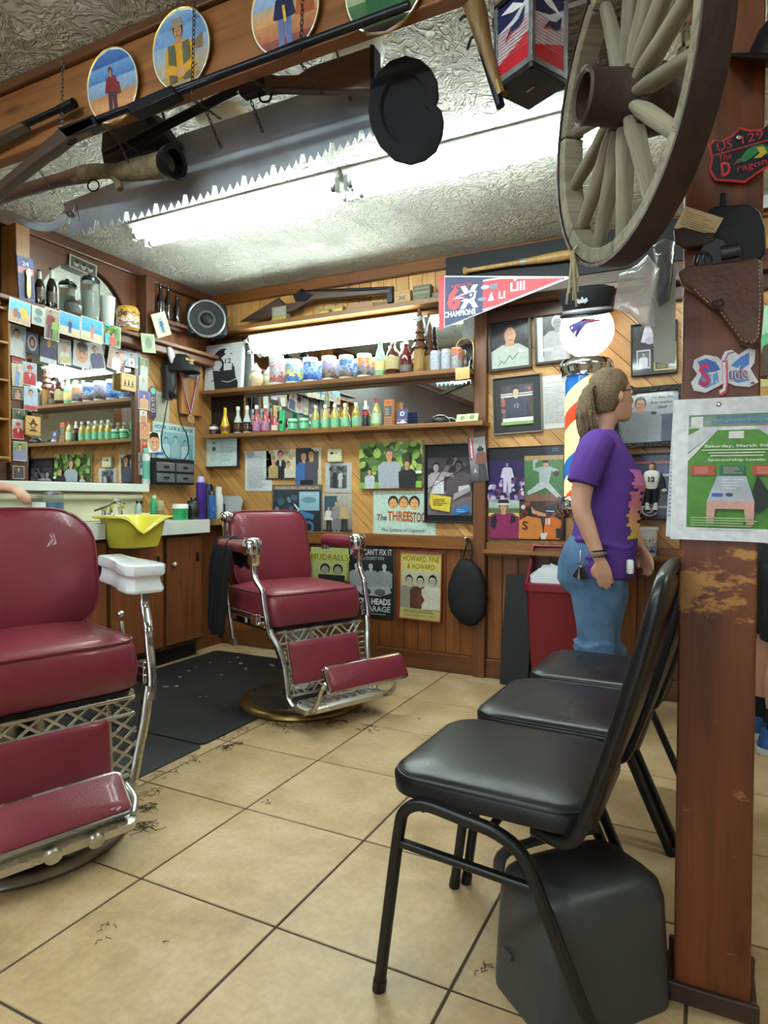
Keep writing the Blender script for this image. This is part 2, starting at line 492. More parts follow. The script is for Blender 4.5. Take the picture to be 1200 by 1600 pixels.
# ================================================================== THE ROOM
XL, XR, YB, YF, ZC = -1.42, 4.6, 2.42, -4.6, 2.51
PINE = wood('pine_board', 'd2a363', 'b07a3e', 0.38, 0)
PINE_DK = wood('stained_board', '8a5226', '5e3315', 0.4, 0)
TRIM = wood('dark_trim', '71421f', '4a2912', 0.42, 0, knots=False)
TRIM_DK = wood('walnut_trim', '5b3320', '371d12', 0.45, 0, knots=False)
SHELFW = wood('shelf_wood', '946332', '6b421d', 0.5, 0, knots=False)
GROUT = mat('grout', '4a3a2e', 0.9, var=0.2, vscale=20)

def tile_material():
    m = bpy.data.materials.new('ceramic_tile'); m.use_nodes = True; nt = m.node_tree; b = nt.nodes['Principled BSDF']; N = nt.nodes.new; K = nt.links.new
    tc = N('ShaderNodeTexCoord'); oi = N('ShaderNodeObjectInfo')
    cx = N('ShaderNodeCombineXYZ'); [K(oi.outputs['Random'], cx.inputs[i]) for i in range(3)]
    sv = N('ShaderNodeVectorMath'); sv.operation = 'SCALE'; sv.inputs[3].default_value = 40; K(cx.outputs[0], sv.inputs[0])
    ad = N('ShaderNodeVectorMath'); ad.operation = 'ADD'; K(tc.outputs['Object'], ad.inputs[0]); K(sv.outputs[0], ad.inputs[1])
    n = N('ShaderNodeTexNoise'); n.inputs['Scale'].default_value = 5; n.inputs['Detail'].default_value = 8; n.inputs['Roughness'].default_value = 0.6; K(ad.outputs[0], n.inputs['Vector'])
    r = N('ShaderNodeValToRGB'); e = r.color_ramp.elements
    e[0].position = 0.28; e[0].color = (*lin('9f8560'), 1); e[1].position = 0.75; e[1].color = (*lin('cab292'), 1)
    q = r.color_ramp.elements.new(0.5); q.color = (*lin('b89a74'), 1)
    K(n.outputs['Fac'], r.inputs[0])
    n2 = N('ShaderNodeTexNoise'); n2.inputs['Scale'].default_value = 60; n2.inputs['Detail'].default_value = 4; K(ad.outputs[0], n2.inputs['Vector'])
    mr = N('ShaderNodeMapRange'); mr.inputs[1].default_value = .3; mr.inputs[2].default_value = .7; mr.inputs[3].default_value = .9; mr.inputs[4].default_value = 1.06; K(n2.outputs['Fac'], mr.inputs[0])
    mx = N('ShaderNodeMix'); mx.data_type = 'RGBA'; mx.blend_type = 'MULTIPLY'; mx.inputs[0].default_value = 1; K(r.outputs[0], mx.inputs[6]); K(mr.outputs[0], mx.inputs[7])
    K(mx.outputs[2], b.inputs['Base Color'])
    rr_ = N('ShaderNodeMapRange'); rr_.inputs[1].default_value = .3; rr_.inputs[2].default_value = .7; rr_.inputs[3].default_value = .32; rr_.inputs[4].default_value = .5; K(n.outputs['Fac'], rr_.inputs[0]); K(rr_.outputs[0], b.inputs['Roughness'])
    bp = N('ShaderNodeBump'); bp.inputs['Strength'].default_value = 0.12; bp.inputs['Distance'].default_value = 0.004; K(n.outputs['Fac'], bp.inputs['Height']); K(bp.outputs[0], b.inputs['Normal'])
    return m
TILEM = tile_material()

def plaster_material():
    """stomp-brush plaster: ridges fanning out from scattered brush marks"""
    m = bpy.data.materials.new('stomped_plaster'); m.use_nodes = True; nt = m.node_tree; b = nt.nodes['Principled BSDF']; N = nt.nodes.new; K = nt.links.new
    tc = N('ShaderNodeTexCoord')
    def fan(scale, off):
        mp = N('ShaderNodeMapping'); mp.inputs['Scale'].default_value = (scale, scale, 0); mp.inputs['Location'].default_value = (off, off * 1.7, 0); K(tc.outputs['Object'], mp.inputs['Vector'])
        wn = N('ShaderNodeTexNoise'); wn.inputs['Scale'].default_value = 3.0; wn.inputs['Detail'].default_value = 2; K(mp.outputs[0], wn.inputs['Vector'])
        ws = N('ShaderNodeVectorMath'); ws.operation = 'SCALE'; ws.inputs[3].default_value = 0.35; K(wn.outputs['Color'], ws.inputs[0])
        wv = N('ShaderNodeVectorMath'); wv.operation = 'ADD'; K(mp.outputs[0], wv.inputs[0]); K(ws.outputs[0], wv.inputs[1])
        vo = N('ShaderNodeTexVoronoi'); vo.voronoi_dimensions = '2D'; vo.inputs['Scale'].default_value = 1.0; K(wv.outputs[0], vo.inputs['Vector'])
        sb = N('ShaderNodeVectorMath'); sb.operation = 'SUBTRACT'; K(wv.outputs[0], sb.inputs[0]); K(vo.outputs['Position'], sb.inputs[1])
        sp = N('ShaderNodeSeparateXYZ'); K(sb.outputs[0], sp.inputs[0])
        at = N('ShaderNodeMath'); at.operation = 'ARCTAN2'; K(sp.outputs[1], at.inputs[0]); K(sp.outputs[0], at.inputs[1])
        ln = N('ShaderNodeVectorMath'); ln.operation = 'LENGTH'; K(sb.outputs[0], ln.inputs[0])
        a2 = N('ShaderNodeMath'); a2.operation = 'MULTIPLY'; a2.inputs[1].default_value = 3.6; K(at.outputs[0], a2.inputs[0])
        d2 = N('ShaderNodeMath'); d2.operation = 'MULTIPLY'; d2.inputs[1].default_value = 3.4; K(ln.outputs['Value'], d2.inputs[0])
        cl = N('ShaderNodeSeparateXYZ'); K(vo.outputs['Color'], cl.inputs[0])
        c3 = N('ShaderNodeMath'); c3.operation = 'MULTIPLY'; c3.inputs[1].default_value = 50; K(cl.outputs[0], c3.inputs[0])
        cb = N('ShaderNodeCombineXYZ'); K(a2.outputs[0], cb.inputs[0]); K(d2.outputs[0], cb.inputs[1]); K(c3.outputs[0], cb.inputs[2])
        no = N('ShaderNodeTexNoise'); no.inputs['Scale'].default_value = 1.0; no.inputs['Detail'].default_value = 3; no.inputs['Roughness'].default_value = 0.55; no.inputs['Distortion'].default_value = 0.4; K(cb.outputs[0], no.inputs['Vector'])
        s1 = N('ShaderNodeMath'); s1.operation = 'SUBTRACT'; s1.inputs[1].default_value = 0.5; K(no.outputs['Fac'], s1.inputs[0])
        ab = N('ShaderNodeMath'); ab.operation = 'ABSOLUTE'; K(s1.outputs[0], ab.inputs[0])
        mr = N('ShaderNodeMapRange'); mr.inputs[1].default_value = 0.0; mr.inputs[2].default_value = 0.085; mr.inputs[3].default_value = 1; mr.inputs[4].default_value = 0; mr.interpolation_type = 'SMOOTHSTEP'; K(ab.outputs[0], mr.inputs[0])
        return mr.outputs[0]
    f1, f2 = fan(2.7, 0.0), fan(3.3, 3.3)
    mxm = N('ShaderNodeMath'); mxm.operation = 'MAXIMUM'; K(f1, mxm.inputs[0]); K(f2, mxm.inputs[1])
    bp = N('ShaderNodeBump'); bp.inputs['Strength'].default_value = 1.0; bp.inputs['Distance'].default_value = 0.011; K(mxm.outputs[0], bp.inputs['Height']); K(bp.outputs[0], b.inputs['Normal'])
    b.inputs['Base Color'].default_value = (*lin('d4d2c8'), 1); b.inputs['Roughness'].default_value = 0.75
    return m
PLASTER = plaster_material()

# ---- floor with its tiles
fl = struct(MB().bb((XL - .1, YF - .1, -0.08), (XR + .1, YB + .1, -0.003)).build('floor', GROUT, smooth=0))
TH, GR = 0.008, 0.0035
def tile_mesh(x0, y0, x1, y1):
    b = 0.0015; mb = MB(); cx, cy = (x0 + x1) / 2, (y0 + y1) / 2; a, d = (x1 - x0) / 2, (y1 - y0) / 2
    mb.rloft([(a, d, .001, -TH), (a, d, .001, -b), (a - b, d - b, .001, 0)], n=1, cap0=False)
    return mb, (cx, cy)
_full = None
for i in range(math.floor(XL / TILE), math.ceil(XR / TILE)):
    for j in range(math.floor(YF / TILE), math.ceil(YB / TILE)):
        x0, y0 = max(i * TILE + GR, XL), max(j * TILE + GR, YF)
        x1, y1 = min((i + 1) * TILE - GR, XR), min((j + 1) * TILE - GR, YB)
        if x1 - x0 < .01 or y1 - y0 < .01: continue
        full = abs(x1 - x0 - TILE + 2 * GR) < 1e-6 and abs(y1 - y0 - TILE + 2 * GR) < 1e-6
        mb, c = tile_mesh(x0, y0, x1, y1)
        if full and _full is not None:
            o = bpy.data.objects.new('floor_tile', _full.data); COL.objects.link(o); o.parent = fl; o.location = (*c, 0)
        else:
            o = mb.build('floor_tile', TILEM, fl, smooth=0, loc=(*c, 0))
            if full: _full = o

# ---- ceiling, beam, side and front walls
struct(MB().bb((XL - .1, YF - .1, ZC), (XR + .1, YB + .1, ZC + .1)).build('ceiling', PLASTER, smooth=0))
bm_ = thing('beam', None, None); struct(bm_)
_bx = XR - XL
MB().box((0, 0, 0), (_bx, .045, .23)).build('beam_board', wood('beam_wood', '9a6230', '6d3d18', 0.5, 0), bm_, bevel=.004, loc=((XL + XR) / 2, .2125, 2.3745))
MB().box((0, 0, 0), (_bx, .02, .035)).build('beam_moulding', TRIM, bm_, bevel=.006, loc=((XL + XR) / 2, .18, 2.4925))
WALLC = mat('painted_wall', 'cfc3a8', 0.8, var=0.05)
wl = struct(MB().bb((XL - .12, YF, 0), (XL - .001, YB, ZC)).build('wall_left', TRIM_DK, smooth=0))
struct(MB().bb((XR, YF, 0), (XR + .12, YB, ZC)).build('wall_right', WALLC, smooth=0))
wf = MB()
wf.bb((XL - .1, YF - .12, 0), (XR + .1, YF, .75)); wf.bb((XL - .1, YF - .12, 2.15), (XR + .1, YF, ZC))
wf.bb((XL - .1, YF - .12, .75), (-.6, YF, 2.15)); wf.bb((3.6, YF - .12, .75), (XR + .1, YF, 2.15))
struct(wf.build('wall_front', WALLC, smooth=0))
w1 = thing('fill_window_1', None, None); struct(w1)  # assumed shop window behind the camera, added to let in fill daylight
wm = MB(); ALU = mat('window_metal', '8e8e8e', 0.4, 0.8)
for x in (-.58, .8, 2.2, 3.58): wm.bb((x - .03, YF - .09, .75), (x + .03, YF - .03, 2.15))
for z in (.77, 2.13): wm.bb((-.6, YF - .09, z - .02), (3.6, YF - .03, z + .02))
wm.build('window_frame', ALU, w1, smooth=0)
GLASSW = mat('window_glass', 'ffffff', 0.0, trans=1.0, ior=1.02)
for x0, x1 in ((-.55, .77), (.83, 2.17), (2.23, 3.55)): MB().bb((x0, YF - .063, .79), (x1, YF - .057, 2.11)).build('pane', GLASSW, w1, smooth=0)

# ---- back wall: backing, posts, rails, planks
wb = struct(MB().bb((XL - .1, YB + .012, 0), (XR + .1, YB + .13, ZC)).build('wall_back', mat('backing', '2c1a10', 0.9), smooth=0))
def board(name, a, b, w, t, mt, parent, face=(0, -1, 0), bevel=.002):
    """a board from a to b, w wide, t thick; its front is turned to 'face' and its long axis is the local x"""
    a, b = Vector(a), Vector(b); x = (b - a).normalized(); z = Vector(face); y = z.cross(x)
    M = Matrix((x, y, z)).transposed().to_4x4(); M.translation = (a + b) / 2
    o = MB().box((0, 0, 0), ((b - a).length, w, t)).build(name, mt, parent, smooth=0, bevel=bevel, seg=1)
    o.matrix_local = M; return o
def vplanks(x0, x1, z0, z1, y, w, mt, t=.012):
    n = max(1, round((x1 - x0) / w)); w = (x1 - x0) / n
    for i in range(n):
        board('plank', (x0 + (i + .5) * w, y + t / 2, z0), (x0 + (i + .5) * w, y + t / 2, z1), w - .003, t, mt, wb)
def dplanks(x0, x1, z0, z1, y, w, mt, ang=-45, t=.012):
    a = math.radians(ang); d = (math.cos(a), math.sin(a)); nrm = (-d[1], d[0])
    cor = [(x, z) for x in (x0, x1) for z in (z0, z1)]
    p = [c[0] * nrm[0] + c[1] * nrm[1] for c in cor]; lo, hi = min(p), max(p)
    k = math.floor(lo / w)
    while k * w < hi:
        s0, s1 = k * w + .0015, (k + 1) * w - .0015; k += 1
        P = [(nrm[0] * s + d[0] * q, nrm[1] * s + d[1] * q) for s, q in ((s0, -9), (s0, 9), (s1, 9), (s1, -9))]
        P = clip_poly(P, x0, z0, x1, z1)
        if len(P) < 3: continue
        cx, cz = sum(q[0] for q in P) / len(P), sum(q[1] for q in P) / len(P)
        loc = [((x - cx) * d[0] + (z - cz) * d[1], (x - cx) * nrm[0] + (z - cz) * nrm[1]) for x, z in P]
        ar = sum(loc[i - 1][0] * loc[i][1] - loc[i][0] * loc[i - 1][1] for i in range(len(loc)))
        if abs(ar) < 2e-4: continue
        if ar < 0: loc = loc[::-1]
        o = MB().prism(loc, -t / 2, t / 2).build('plank', mt, wb, smooth=0)
        M = Matrix(((d[0], nrm[0], 0, cx), (0, 0, -1, y + t / 2), (d[1], nrm[1], 0, cz), (0, 0, 0, 1)))
        o.matrix_local = M
PX0, PX1 = .61, .685                                   # the post between the two bays
vplanks(XL, PX0, .11, .76, YB, .094, PINE_DK)
dplanks(XL, PX0, .83, 1.50, YB, .088, PINE)
vplanks(XL, PX0, 2.2, 2.44, YB, .088, PINE)
vplanks(PX1, 2.9, .11, .72, YB, .094, PINE_DK)
dplanks(PX1, 2.9, .80, 2.16, YB, .088, PINE)
vplanks(PX1, 2.9, 2.2, 2.44, YB, .088, PINE)
vplanks(2.975, XR, .11, 2.44, YB, .14, PINE)
def trim(n, lo, hi, mt=TRIM, bevel=.004):
    o = MB().box((0, 0, 0), [b - a for a, b in zip(lo, hi)]).build('trim_%d' % n, mt, smooth=0, bevel=bevel, loc=[(a + b) / 2 for a, b in zip(lo, hi)])
    return struct(o)
TRIMV = wood('dark_trim_upright', '71421f', '4a2912', 0.42, 2, knots=False)
trim(1, (PX0, 2.375, 0), (PX1, YB, 2.44), TRIMV)
trim(2, (XL, 2.39, .75), (PX0, YB, .83), wood('rail_wood', '96602c', '6d401a', .42, 0))
trim(3, (XL, 2.385, 2.435), (XR, YB + .01, ZC), wood('crown_wood', '8a5224', '633514', .42, 0, knots=False), .008)
trim(4, (PX1, 2.39, .72), (2.9, YB, .80), wood('rail_wood', '96602c', '6d401a', .42, 0))
trim(5, (PX1, 2.33, 2.16), (2.9, YB, 2.2), TRIM, .006)
trim(6, (PX1, 2.36, 2.2), (2.9, YB, 2.27), TRIM_DK, .006)
trim(7, (PX1, 2.39, 2.08), (2.9, YB, 2.16), TRIM_DK, .006)
trim(8, (2.9, 2.37, 0), (2.975, YB, 2.44), TRIMV)
bb_ = MB().box((0, 0, 0), (PX0 - XL, .03, .11)).build('baseboard_back', TRIM, smooth=0, bevel=.004, loc=((XL + PX0) / 2, YB - .012, .055)); struct(bb_)
bb_ = MB().box((0, 0, 0), (2.9 - PX1, .03, .11)).build('baseboard_back', TRIM, smooth=0, bevel=.004, loc=((2.9 + PX1) / 2, YB - .012, .055)); struct(bb_)

# ---- pillar by the waiting chairs
pl = thing('pillar', None, None, (1.874, .265, 0)); struct(pl)
PILW = wood('pillar_wood', '7f4218', '542609', 0.4, 2, coat=.1, wear=('b07c3c', .64, -.375, .11))
MB().box((0, 0, 0), (.143, .145, ZC)).build('post', PILW, pl, smooth=0, bevel=.004, loc=(0, 0, ZC / 2))
bs = wood('pillar_base_wood', '4d3020', '2c1a10', .5, 0, knots=False)
for y in (-.0785, .0785): MB().box((0, 0, 0), (.175, .012, .04)).build('base_strip', bs, pl, smooth=0, bevel=.003, loc=(0, y, .02))
for x in (-.0775, .0775): MB().box((0, 0, 0), (.012, .145, .04)).build('base_strip', bs, pl, smooth=0, bevel=.003, loc=(x, 0, .02))

# ---- fluorescent lights
WHITEM = mat('white_enamel', 'e6e8e6', 0.35, var=.03)
TUBE = mat('lit_tube', 'ebfdf7', 0.4, emit=TUBE_POWER)
SOCK = mat('socket_plastic', 'c9d0cc', 0.5)
CHR2 = mat('tube_cap', 'b8bcc0', .3, .9)
def fluorescent(name, label, loc, L, rot=0, wall=False, group='fluorescent strip lights'):
    """pan with two tubes; local x along the tubes, tubes below (or in front of) the pan"""
    t = thing(name, label, 'light', loc, rot, group)
    if wall: t.rotation_euler = (math.radians(-60), 0, rot); t.scale = (1, .75, .9)
    mb = MB()
    P = [(-.075, 0), (.075, 0), (.085, -.012), (.045, -.05), (-.045, -.05), (-.085, -.012)]
    mb.loft([[Vector((x, y, z)) for y, z in P] for x in (-L / 2, L / 2)])
    mb.build('pan', WHITEM, t, smooth=0, bevel=.003)
    for y in (-.052, .052):
        MB().cyl((-L / 2 + .045, y, -.068), (L / 2 - .045, y, -.068), .0165, n=14).build('tube', TUBE, t, smooth=60)
        for x in (-1, 1):
            MB().cyl((x * (L / 2 - .046), y, -.068), (x * (L / 2 - .026), y, -.068), .0172, n=12).build('tube_cap', CHR2, t, smooth=60)
            MB().box((x * (L / 2 - .012), y, -.055), (.024, .03, .07)).build('lamp_holder', SOCK, t, smooth=0, bevel=.003)
    return t
fluorescent('ceiling_light', 'two-tube fluorescent strip on the ceiling beside the saw teeth, nearer the arched mirror', (-.275, 1.29, ZC), 1.29)
fluorescent('ceiling_light', 'two-tube fluorescent strip on the ceiling running behind the wagon wheel', (1.035, 1.29, ZC), 1.29)
fluorescent('wall_light', 'fluorescent strip mounted above the jars on the back wall shelf', (-.36, 2.385, 2.13), 1.31, wall=True)
for k, (x, y) in enumerate(((-.3, -1.25), (1.0, -1.25), (3.1, .6), (.8, -3.2))):  # out of view; the last two strips are added for fill light
    fluorescent('ceiling_light', 'two-tube fluorescent strip on the ceiling ' + ('before the beam above the near barber chair', 'before the beam above the nearest waiting chair', 'right of the pillar, added out of view as fill', 'by the front window, added out of view for room brightness')[k], (x, y, ZC), 1.29)
# ================================================================== BARBER CHAIRS
LEATHER = mat('burgundy_leather', '742533', 0.36, var=.08, vscale=6, bump=.12, bscale=220, coat=.12)
ALUM = mat('cast_aluminium', 'c4c2bc', 0.3, 1.0, var=.08, vscale=12, rvar=.1)
BRASS = mat('worn_brass', '8f7a4a', 0.35, 1.0, var=.2, vscale=10, rvar=.12)
STEELDK = mat('dull_steel', '8c8880', 0.32, 1.0, var=.15, vscale=8, rvar=.1)
ENAMEL = mat('white_porcelain', 'e4e8ee', 0.15, coat=.5)
BLACKM = mat('black_metal', '161618', 0.4, var=.1)

def barber_chair(label, loc, th, variant):
    t = thing('barber_chair', label, 'barber chair', loc, th, 'barber chairs')
    yc, hd, hw, zb, zt = -.085, .25, .275, .434, .61
    # base and column
    MB().lathe([(.31, 0), (.318, .012), (.312, .026), (.29, .036), (.262, .039)], 40).build('base', BRASS if variant == 2 else STEELDK, t, smooth=50)
    MB().lathe([(.262, .036), (.258, .044), (.14, .058), (.095, .075), (.085, .09)], 40).build('base_plate', mat('grimy_steel', '4a4744', .45, .7, var=.4, vscale=9), t, smooth=50)
    MB().lathe([(.075, .085), (.07, .10), (.07, .36), (.085, .40), (.1, .415)], 24).build('column', ENAMEL if variant == 2 else STEELDK, t, smooth=50)
    MB().rloft([(.21, .2, .03, .405, 0, yc), (.25, .23, .03, .415, 0, yc), (.255, .235, .03, .432, 0, yc)]).build('seat_frame', BLACKM, t)
    # seat cushion and piping
    lv = [(hw - .02, hd - .02, .05, zb - .002, 0, yc), (hw, hd, .06, zb + .012, 0, yc), (hw + .004, hd + .006, .065, zb + .07, 0, yc), (hw, hd, .065, zt - .04, 0, yc), (hw - .012, hd - .012, .07, zt - .016, 0, yc), (hw - .045, hd - .045, .07, zt - .002, 0, yc), (hw - .10, hd - .10, .08, zt + .008, 0, yc), (hw - .19, hd - .18, .05, zt + .012, 0, yc)]
    st = MB().rloft(lv, n=8).build('seat', LEATHER, t, smooth=60)
    MB().tube([(x, y + yc, zt - .018) for x, y in rr(hw - .008, hd - .008, .068, 8)], .0045, 6, closed=True).build('piping', LEATHER, st, smooth=60)
    # backrest: lofted standing, leaned back
    Mb = Matrix.Translation((0, -.235 if variant == 2 else -.195, .575)) @ Matrix.Rotation(math.radians(12), 4, 'X') @ Matrix.Rotation(math.radians(90), 4, 'X')
    bw, bh = (.245, .215) if variant == 2 else (.305, .232)
    rad = .09 if variant == 2 else .15
    lv = [(bw - .02, bh - .02, rad - .02, -.012, 0, bh), (bw, bh, rad, .0, 0, bh), (bw, bh, rad, .045, 0, bh), (bw - .012, bh - .012, rad - .01, .062, 0, bh), (bw - .05, bh - .05, rad - .03, .076, 0, bh), (bw - .12, bh - .12, .05, .082, 0, bh)]
    lv = [(a, b, r, -z, cx, cy) for a, b, r, z, cx, cy in lv][::-1]
    Mb2 = Mb @ Matrix.Rotation(0, 4, 'Z')
    mb = MB(Mb2); mb.rloft([(a, b, r, z + .082, cx, cy) for a, b, r, z, cx, cy in lv], n=8)
    # the local +z of Mb points to the chair's back
    bk = mb.build('backrest', LEATHER, t, smooth=60)
    mb = MB(Mb2); mb.tube([(x, y + bh, .022) for x, y in rr(bw - .008, bh - .008, rad - .008, 8)], .0045, 6, closed=True); mb.build('piping', LEATHER, bk, smooth=60)
    mb = MB(Mb2); mb.rloft([(bw + .004, bh + .004, rad, .083, 0, bh), (bw + .004, bh + .004, rad, .094, 0, bh), (bw - .03, bh - .03, rad - .02, .10, 0, bh)], n=8); mb.build('back_shell', CHROME, t, smooth=50)
    if variant == 2:
        mb = MB(); mb.lathe([(.0, -.03), (.024, -.028), (.03, -.01), (.03, .012), (.022, .03), (0, .034)], 14, (.258, -.325, .955), (1, 0, .2)); mb.tube([(.255, -.33, .95), (.25, -.335, .88), (.235, -.33, .80)], .011, 8); mb.build('headrest_knob', CHROME, t, smooth=60)
    for sx in (1, -1):
        X = sx * .315
        if variant == 2:
            mb = MB(); mb.rloft([(.034, .15, .03, .792, X, -.10), (.04, .156, .034, .802, X, -.10), (.042, .158, .036, .826, X, -.10), (.034, .15, .032, .846, X, -.10), (.02, .13, .02, .852, X, -.10)], n=5)
            a_ = mb.build('armrest', LEATHER, t, smooth=60)
            mb = MB(); mb.rloft([(.04, .04, .036, .784, X, .055), (.046, .046, .042, .80, X, .055), (.046, .046, .042, .845, X, .055), (.038, .038, .034, .862, X, .055), (.018, .018, .016, .868, X, .055)], n=6)
            mb.build('arm_cap', CHROME, a_, smooth=60)
            MB().rloft([(.02, .02, .014, .765, X, -.245), (.024, .02, .014, .80, X, -.245), (.02, .018, .014, .835, X, -.245)], n=4).build('arm_cap', CHROME, a_, smooth=60)
        else:
            # porcelain arm: a waisted body under a top slab that is narrow behind and broad in front
            def ped(k, z, grow=0.0):
                P = [(-.035, -.20), (.035, -.20), (.036, -.10), (.045, -.03), (.058, .02), (.06, .09), (.045, .115), (-.045, .115), (-.06, .09), (-.058, .02), (-.045, -.03), (-.036, -.10)]
                return [Vector((X + x * (1 + grow), (y + .04) * (1 + grow * .5) - .04, z - (y + .2) * .05)) for x, y in P]
            mb = MB(); mb.loft([ped(0, .875 - .125, -.06), ped(0, .885 - .125, .0), ped(0, .905 - .125, -.10), ped(0, .925 - .125, -.14), ped(0, .935 - .125, -.10)])
            a_ = mb.build('armrest', ENAMEL, t, smooth=50, bevel=.003)
            mb = MB(); mb.loft([ped(0, .932 - .125, -.04), ped(0, .938 - .125, .04), ped(0, .962 - .125, .05), ped(0, .970 - .125, 0.01), ped(0, .973 - .125, -.2)])
            mb.build('arm_top', ENAMEL, a_, smooth=50, bevel=.002)
            MB().rloft([(.016, .022, .006, .735, X, -.17), (.02, .024, .006, .78, X, -.17)]).build('arm_clamp', BLACKM, a_)
        # chrome bracket and curved upright
        mb = MB(); mb.rloft([(.018, .02, .006, .735, X, .075), (.024, .026, .008, .75, X, .075), (.024, .026, .008, .785, X, .075)]); mb.build('arm_bracket', CHROME, t)
        pts = bez([(X, .075, .745), (X, .08, .69), (X - sx * .004, .105, .655), (X - sx * .012, .135, .62), (X - sx * .014, .15, .56), (X - sx * .016, .17, .49), (X - sx * .02, .18, .435), (X - sx * .03, .19, .40)], 4)
        MB().tube(pts, .0115, 8, sq=(.02, .026)).build('arm_upright', CHROME, t, smooth=60)
        mb = MB(); mb.box((sx * .291, -.08, .455), (.012, .44, .03)); mb.box((sx * .291, -.08, .492), (.008, .44, .008)); mb.build('side_rail', CHROME, t, bevel=.003)
        mb = MB(); mb.rloft([(.014, .024, .006, .455, sx * .31, .09), (.016, .026, .007, .48, sx * .31, .09), (.014, .024, .006, .505, sx * .31, .09)]); mb.build('side_clamp', CHROME, t, bevel=.002)
    # reclining lever on the side
    sx = 1 if variant == 2 else -1
    mb = MB(); mb.tube([(sx * .335, -.10, .36), (sx * .34, -.13, .47), (sx * .34, -.165, .60)], [.012, .009, .009], 8, sq=(.018, .014)); mb.sph((sx * .34, -.172, .625), .013, 10, 8); mb.box((sx * .335, -.095, .345), (.02, .04, .035)); mb.build('lever', ALUM, t, smooth=50)
    # leg frame (front panel)
    def fp(x, v, o=0.0):      # v: 0 top .. 1 bottom, o: out from the panel
        y = .175 + (.085 if variant == 2 else .03) * v; z = .428 - .30 * v
        return Vector((x, y + o * .96, z + o * .27))
    for sx in (1, -1):
        pts = bez([(sx * .288, .172, .44), (sx * .282, .185, .41), (sx * .262, .215, .35), (sx * .248, .235, .28), (sx * .245, .255, .20), (sx * .245, .27, .13), (sx * .24, .31, .095)] if variant == 2 else [(sx * .288, .172, .44), (sx * .28, .178, .40), (sx * .268, .185, .33), (sx * .25, .19, .25), (sx * .23, .20, .17), (sx * .212, .215, .12), (sx * .2, .25, .095)], 4)
        MB().tube(pts, .012, 8, sq=(.032, .028)).build('leg_rail', ALUM, t, smooth=60)
    mb = MB()
    for v in (.03, .2, .83, .98): mb.tube([fp(-.25 if variant == 2 else -.245 + .03 * v, v), fp(.25 if variant == 2 else .245 - .03 * v, v)], .006, 6, sq=(.016, .012))
    PW = .2 if variant == 2 else .165
    for x in (-PW - .005, PW + .005): mb.tube([fp(x, .0), fp(x, 1)], .006, 6, sq=(.012, .012))
    if variant == 2:
        n = 13
        for k in range(n):
            x = -.24 + .48 * k / n
            s_ = 1 if (k // 2) % 2 == 0 else -1
            mb.tube([fp(x + (.0 if s_ > 0 else .05), .03), fp(x + (.05 if s_ > 0 else 0), .2)], .004, 5, sq=(.012, .009))
            mb.tube([fp(x + (.0 if s_ > 0 else .05), .83), fp(x + (.05 if s_ > 0 else 0), .98)], .004, 5, sq=(.012, .009))
        for x in (-.228, .228):
            for k in range(6): mb.tube([fp(x - .02, .28 + k * .09), fp(x + .02, .28 + k * .09)], .004, 5, sq=(.009, .008))
    else:
        n = 8
        for k in range(n):
            x = -.24 + .48 * k / n
            mb.tube([fp(x, .03), fp(x + .06, .2)], .004, 5, sq=(.011, .009)); mb.tube([fp(x + .06, .03), fp(x, .2)], .004, 5, sq=(.011, .009))
        for x in (-.208, .208):
            for k in range(5):
                v = .2 + k * .15
                mb.tube([fp(x - .036, v), fp(x + .036, v + .2)], .004, 5, sq=(.010, .009)); mb.tube([fp(x + .036, v), fp(x - .036, v + .2)], .004, 5, sq=(.010, .009))
    mb.build('grille', ALUM, t, smooth=0)
    mb = MB()
    rings = []
    for d, o in ((0, .0), (0, .014), (.008, .02), (.03, .023)):
        rings.append([fp(x, .515 + y / .31, o) for x, y in rr(PW - d, .097 - d, .012, 3)])
    mb.loft(rings); mb.build('leg_pad', LEATHER, t, smooth=50)
    # foot casting
    mb = MB(); mb.loft([[Vector((x, y, z)) for x, y in rr_shift((.235 if variant == 2 else .185) - d, .075 - d, .04, .345 if variant == 2 else .29)] for z, d in ((.075, .02), (.085, 0), (.105, 0), (.115, .02))]); 
    mb.build('foot_casting', ALUM, t, smooth=45)
    mb = MB()
    for k in range(9 if variant == 2 else 0): mb.box((-.19 + k * .0475, .345, .116), (.03, .10, .008))
    if variant == 2: mb.build('foot_tread', ALUM, t, smooth=0, bevel=.002)
    if variant == 2:
        cy, cz, tilt = .545, .265, math.radians(68); fw, fh = .225, .062
        for sx in (1, -1):
            MB().tube(bez([(sx * .20, .36, .10), (sx * .215, .42, .10), (sx * .225, .47, .135), (sx * .225, .505, .20), (sx * .222, .53, .25)], 4), [.013] * 9 + [.011] * 8, 8).build('foot_arm', ALUM, t, smooth=60)
    else:
        cy, cz, tilt = .30, .172, math.radians(42); fw, fh = .172, .072
        for sx in (1, -1):
            MB().tube(bez([(sx * .20, .22, .16), (sx * .205, .27, .13), (sx * .18, .32, .11)], 4), .012, 8).build('foot_arm', ALUM, t, smooth=60)
    Mf = Matrix.Translation((0, cy, cz)) @ Matrix.Rotation(tilt, 4, 'X') if variant == 2 else Matrix.Translation((0, cy, cz)) @ Matrix.Rotation(math.radians(-42), 4, 'X')
    if variant == 2: Mf = Matrix.Translation((0, cy, cz)) @ Matrix.Rotation(math.radians(-62), 4, 'X')
    mb = MB(Mf); mb.rloft([(fw - .006, fh - .006, .02, -.018), (fw, fh, .022, -.012), (fw, fh, .022, .012), (fw - .006, fh - .006, .02, .016)], n=4); ff = mb.build('footrest_frame', CHROME if variant == 2 else ALUM, t, smooth=45)
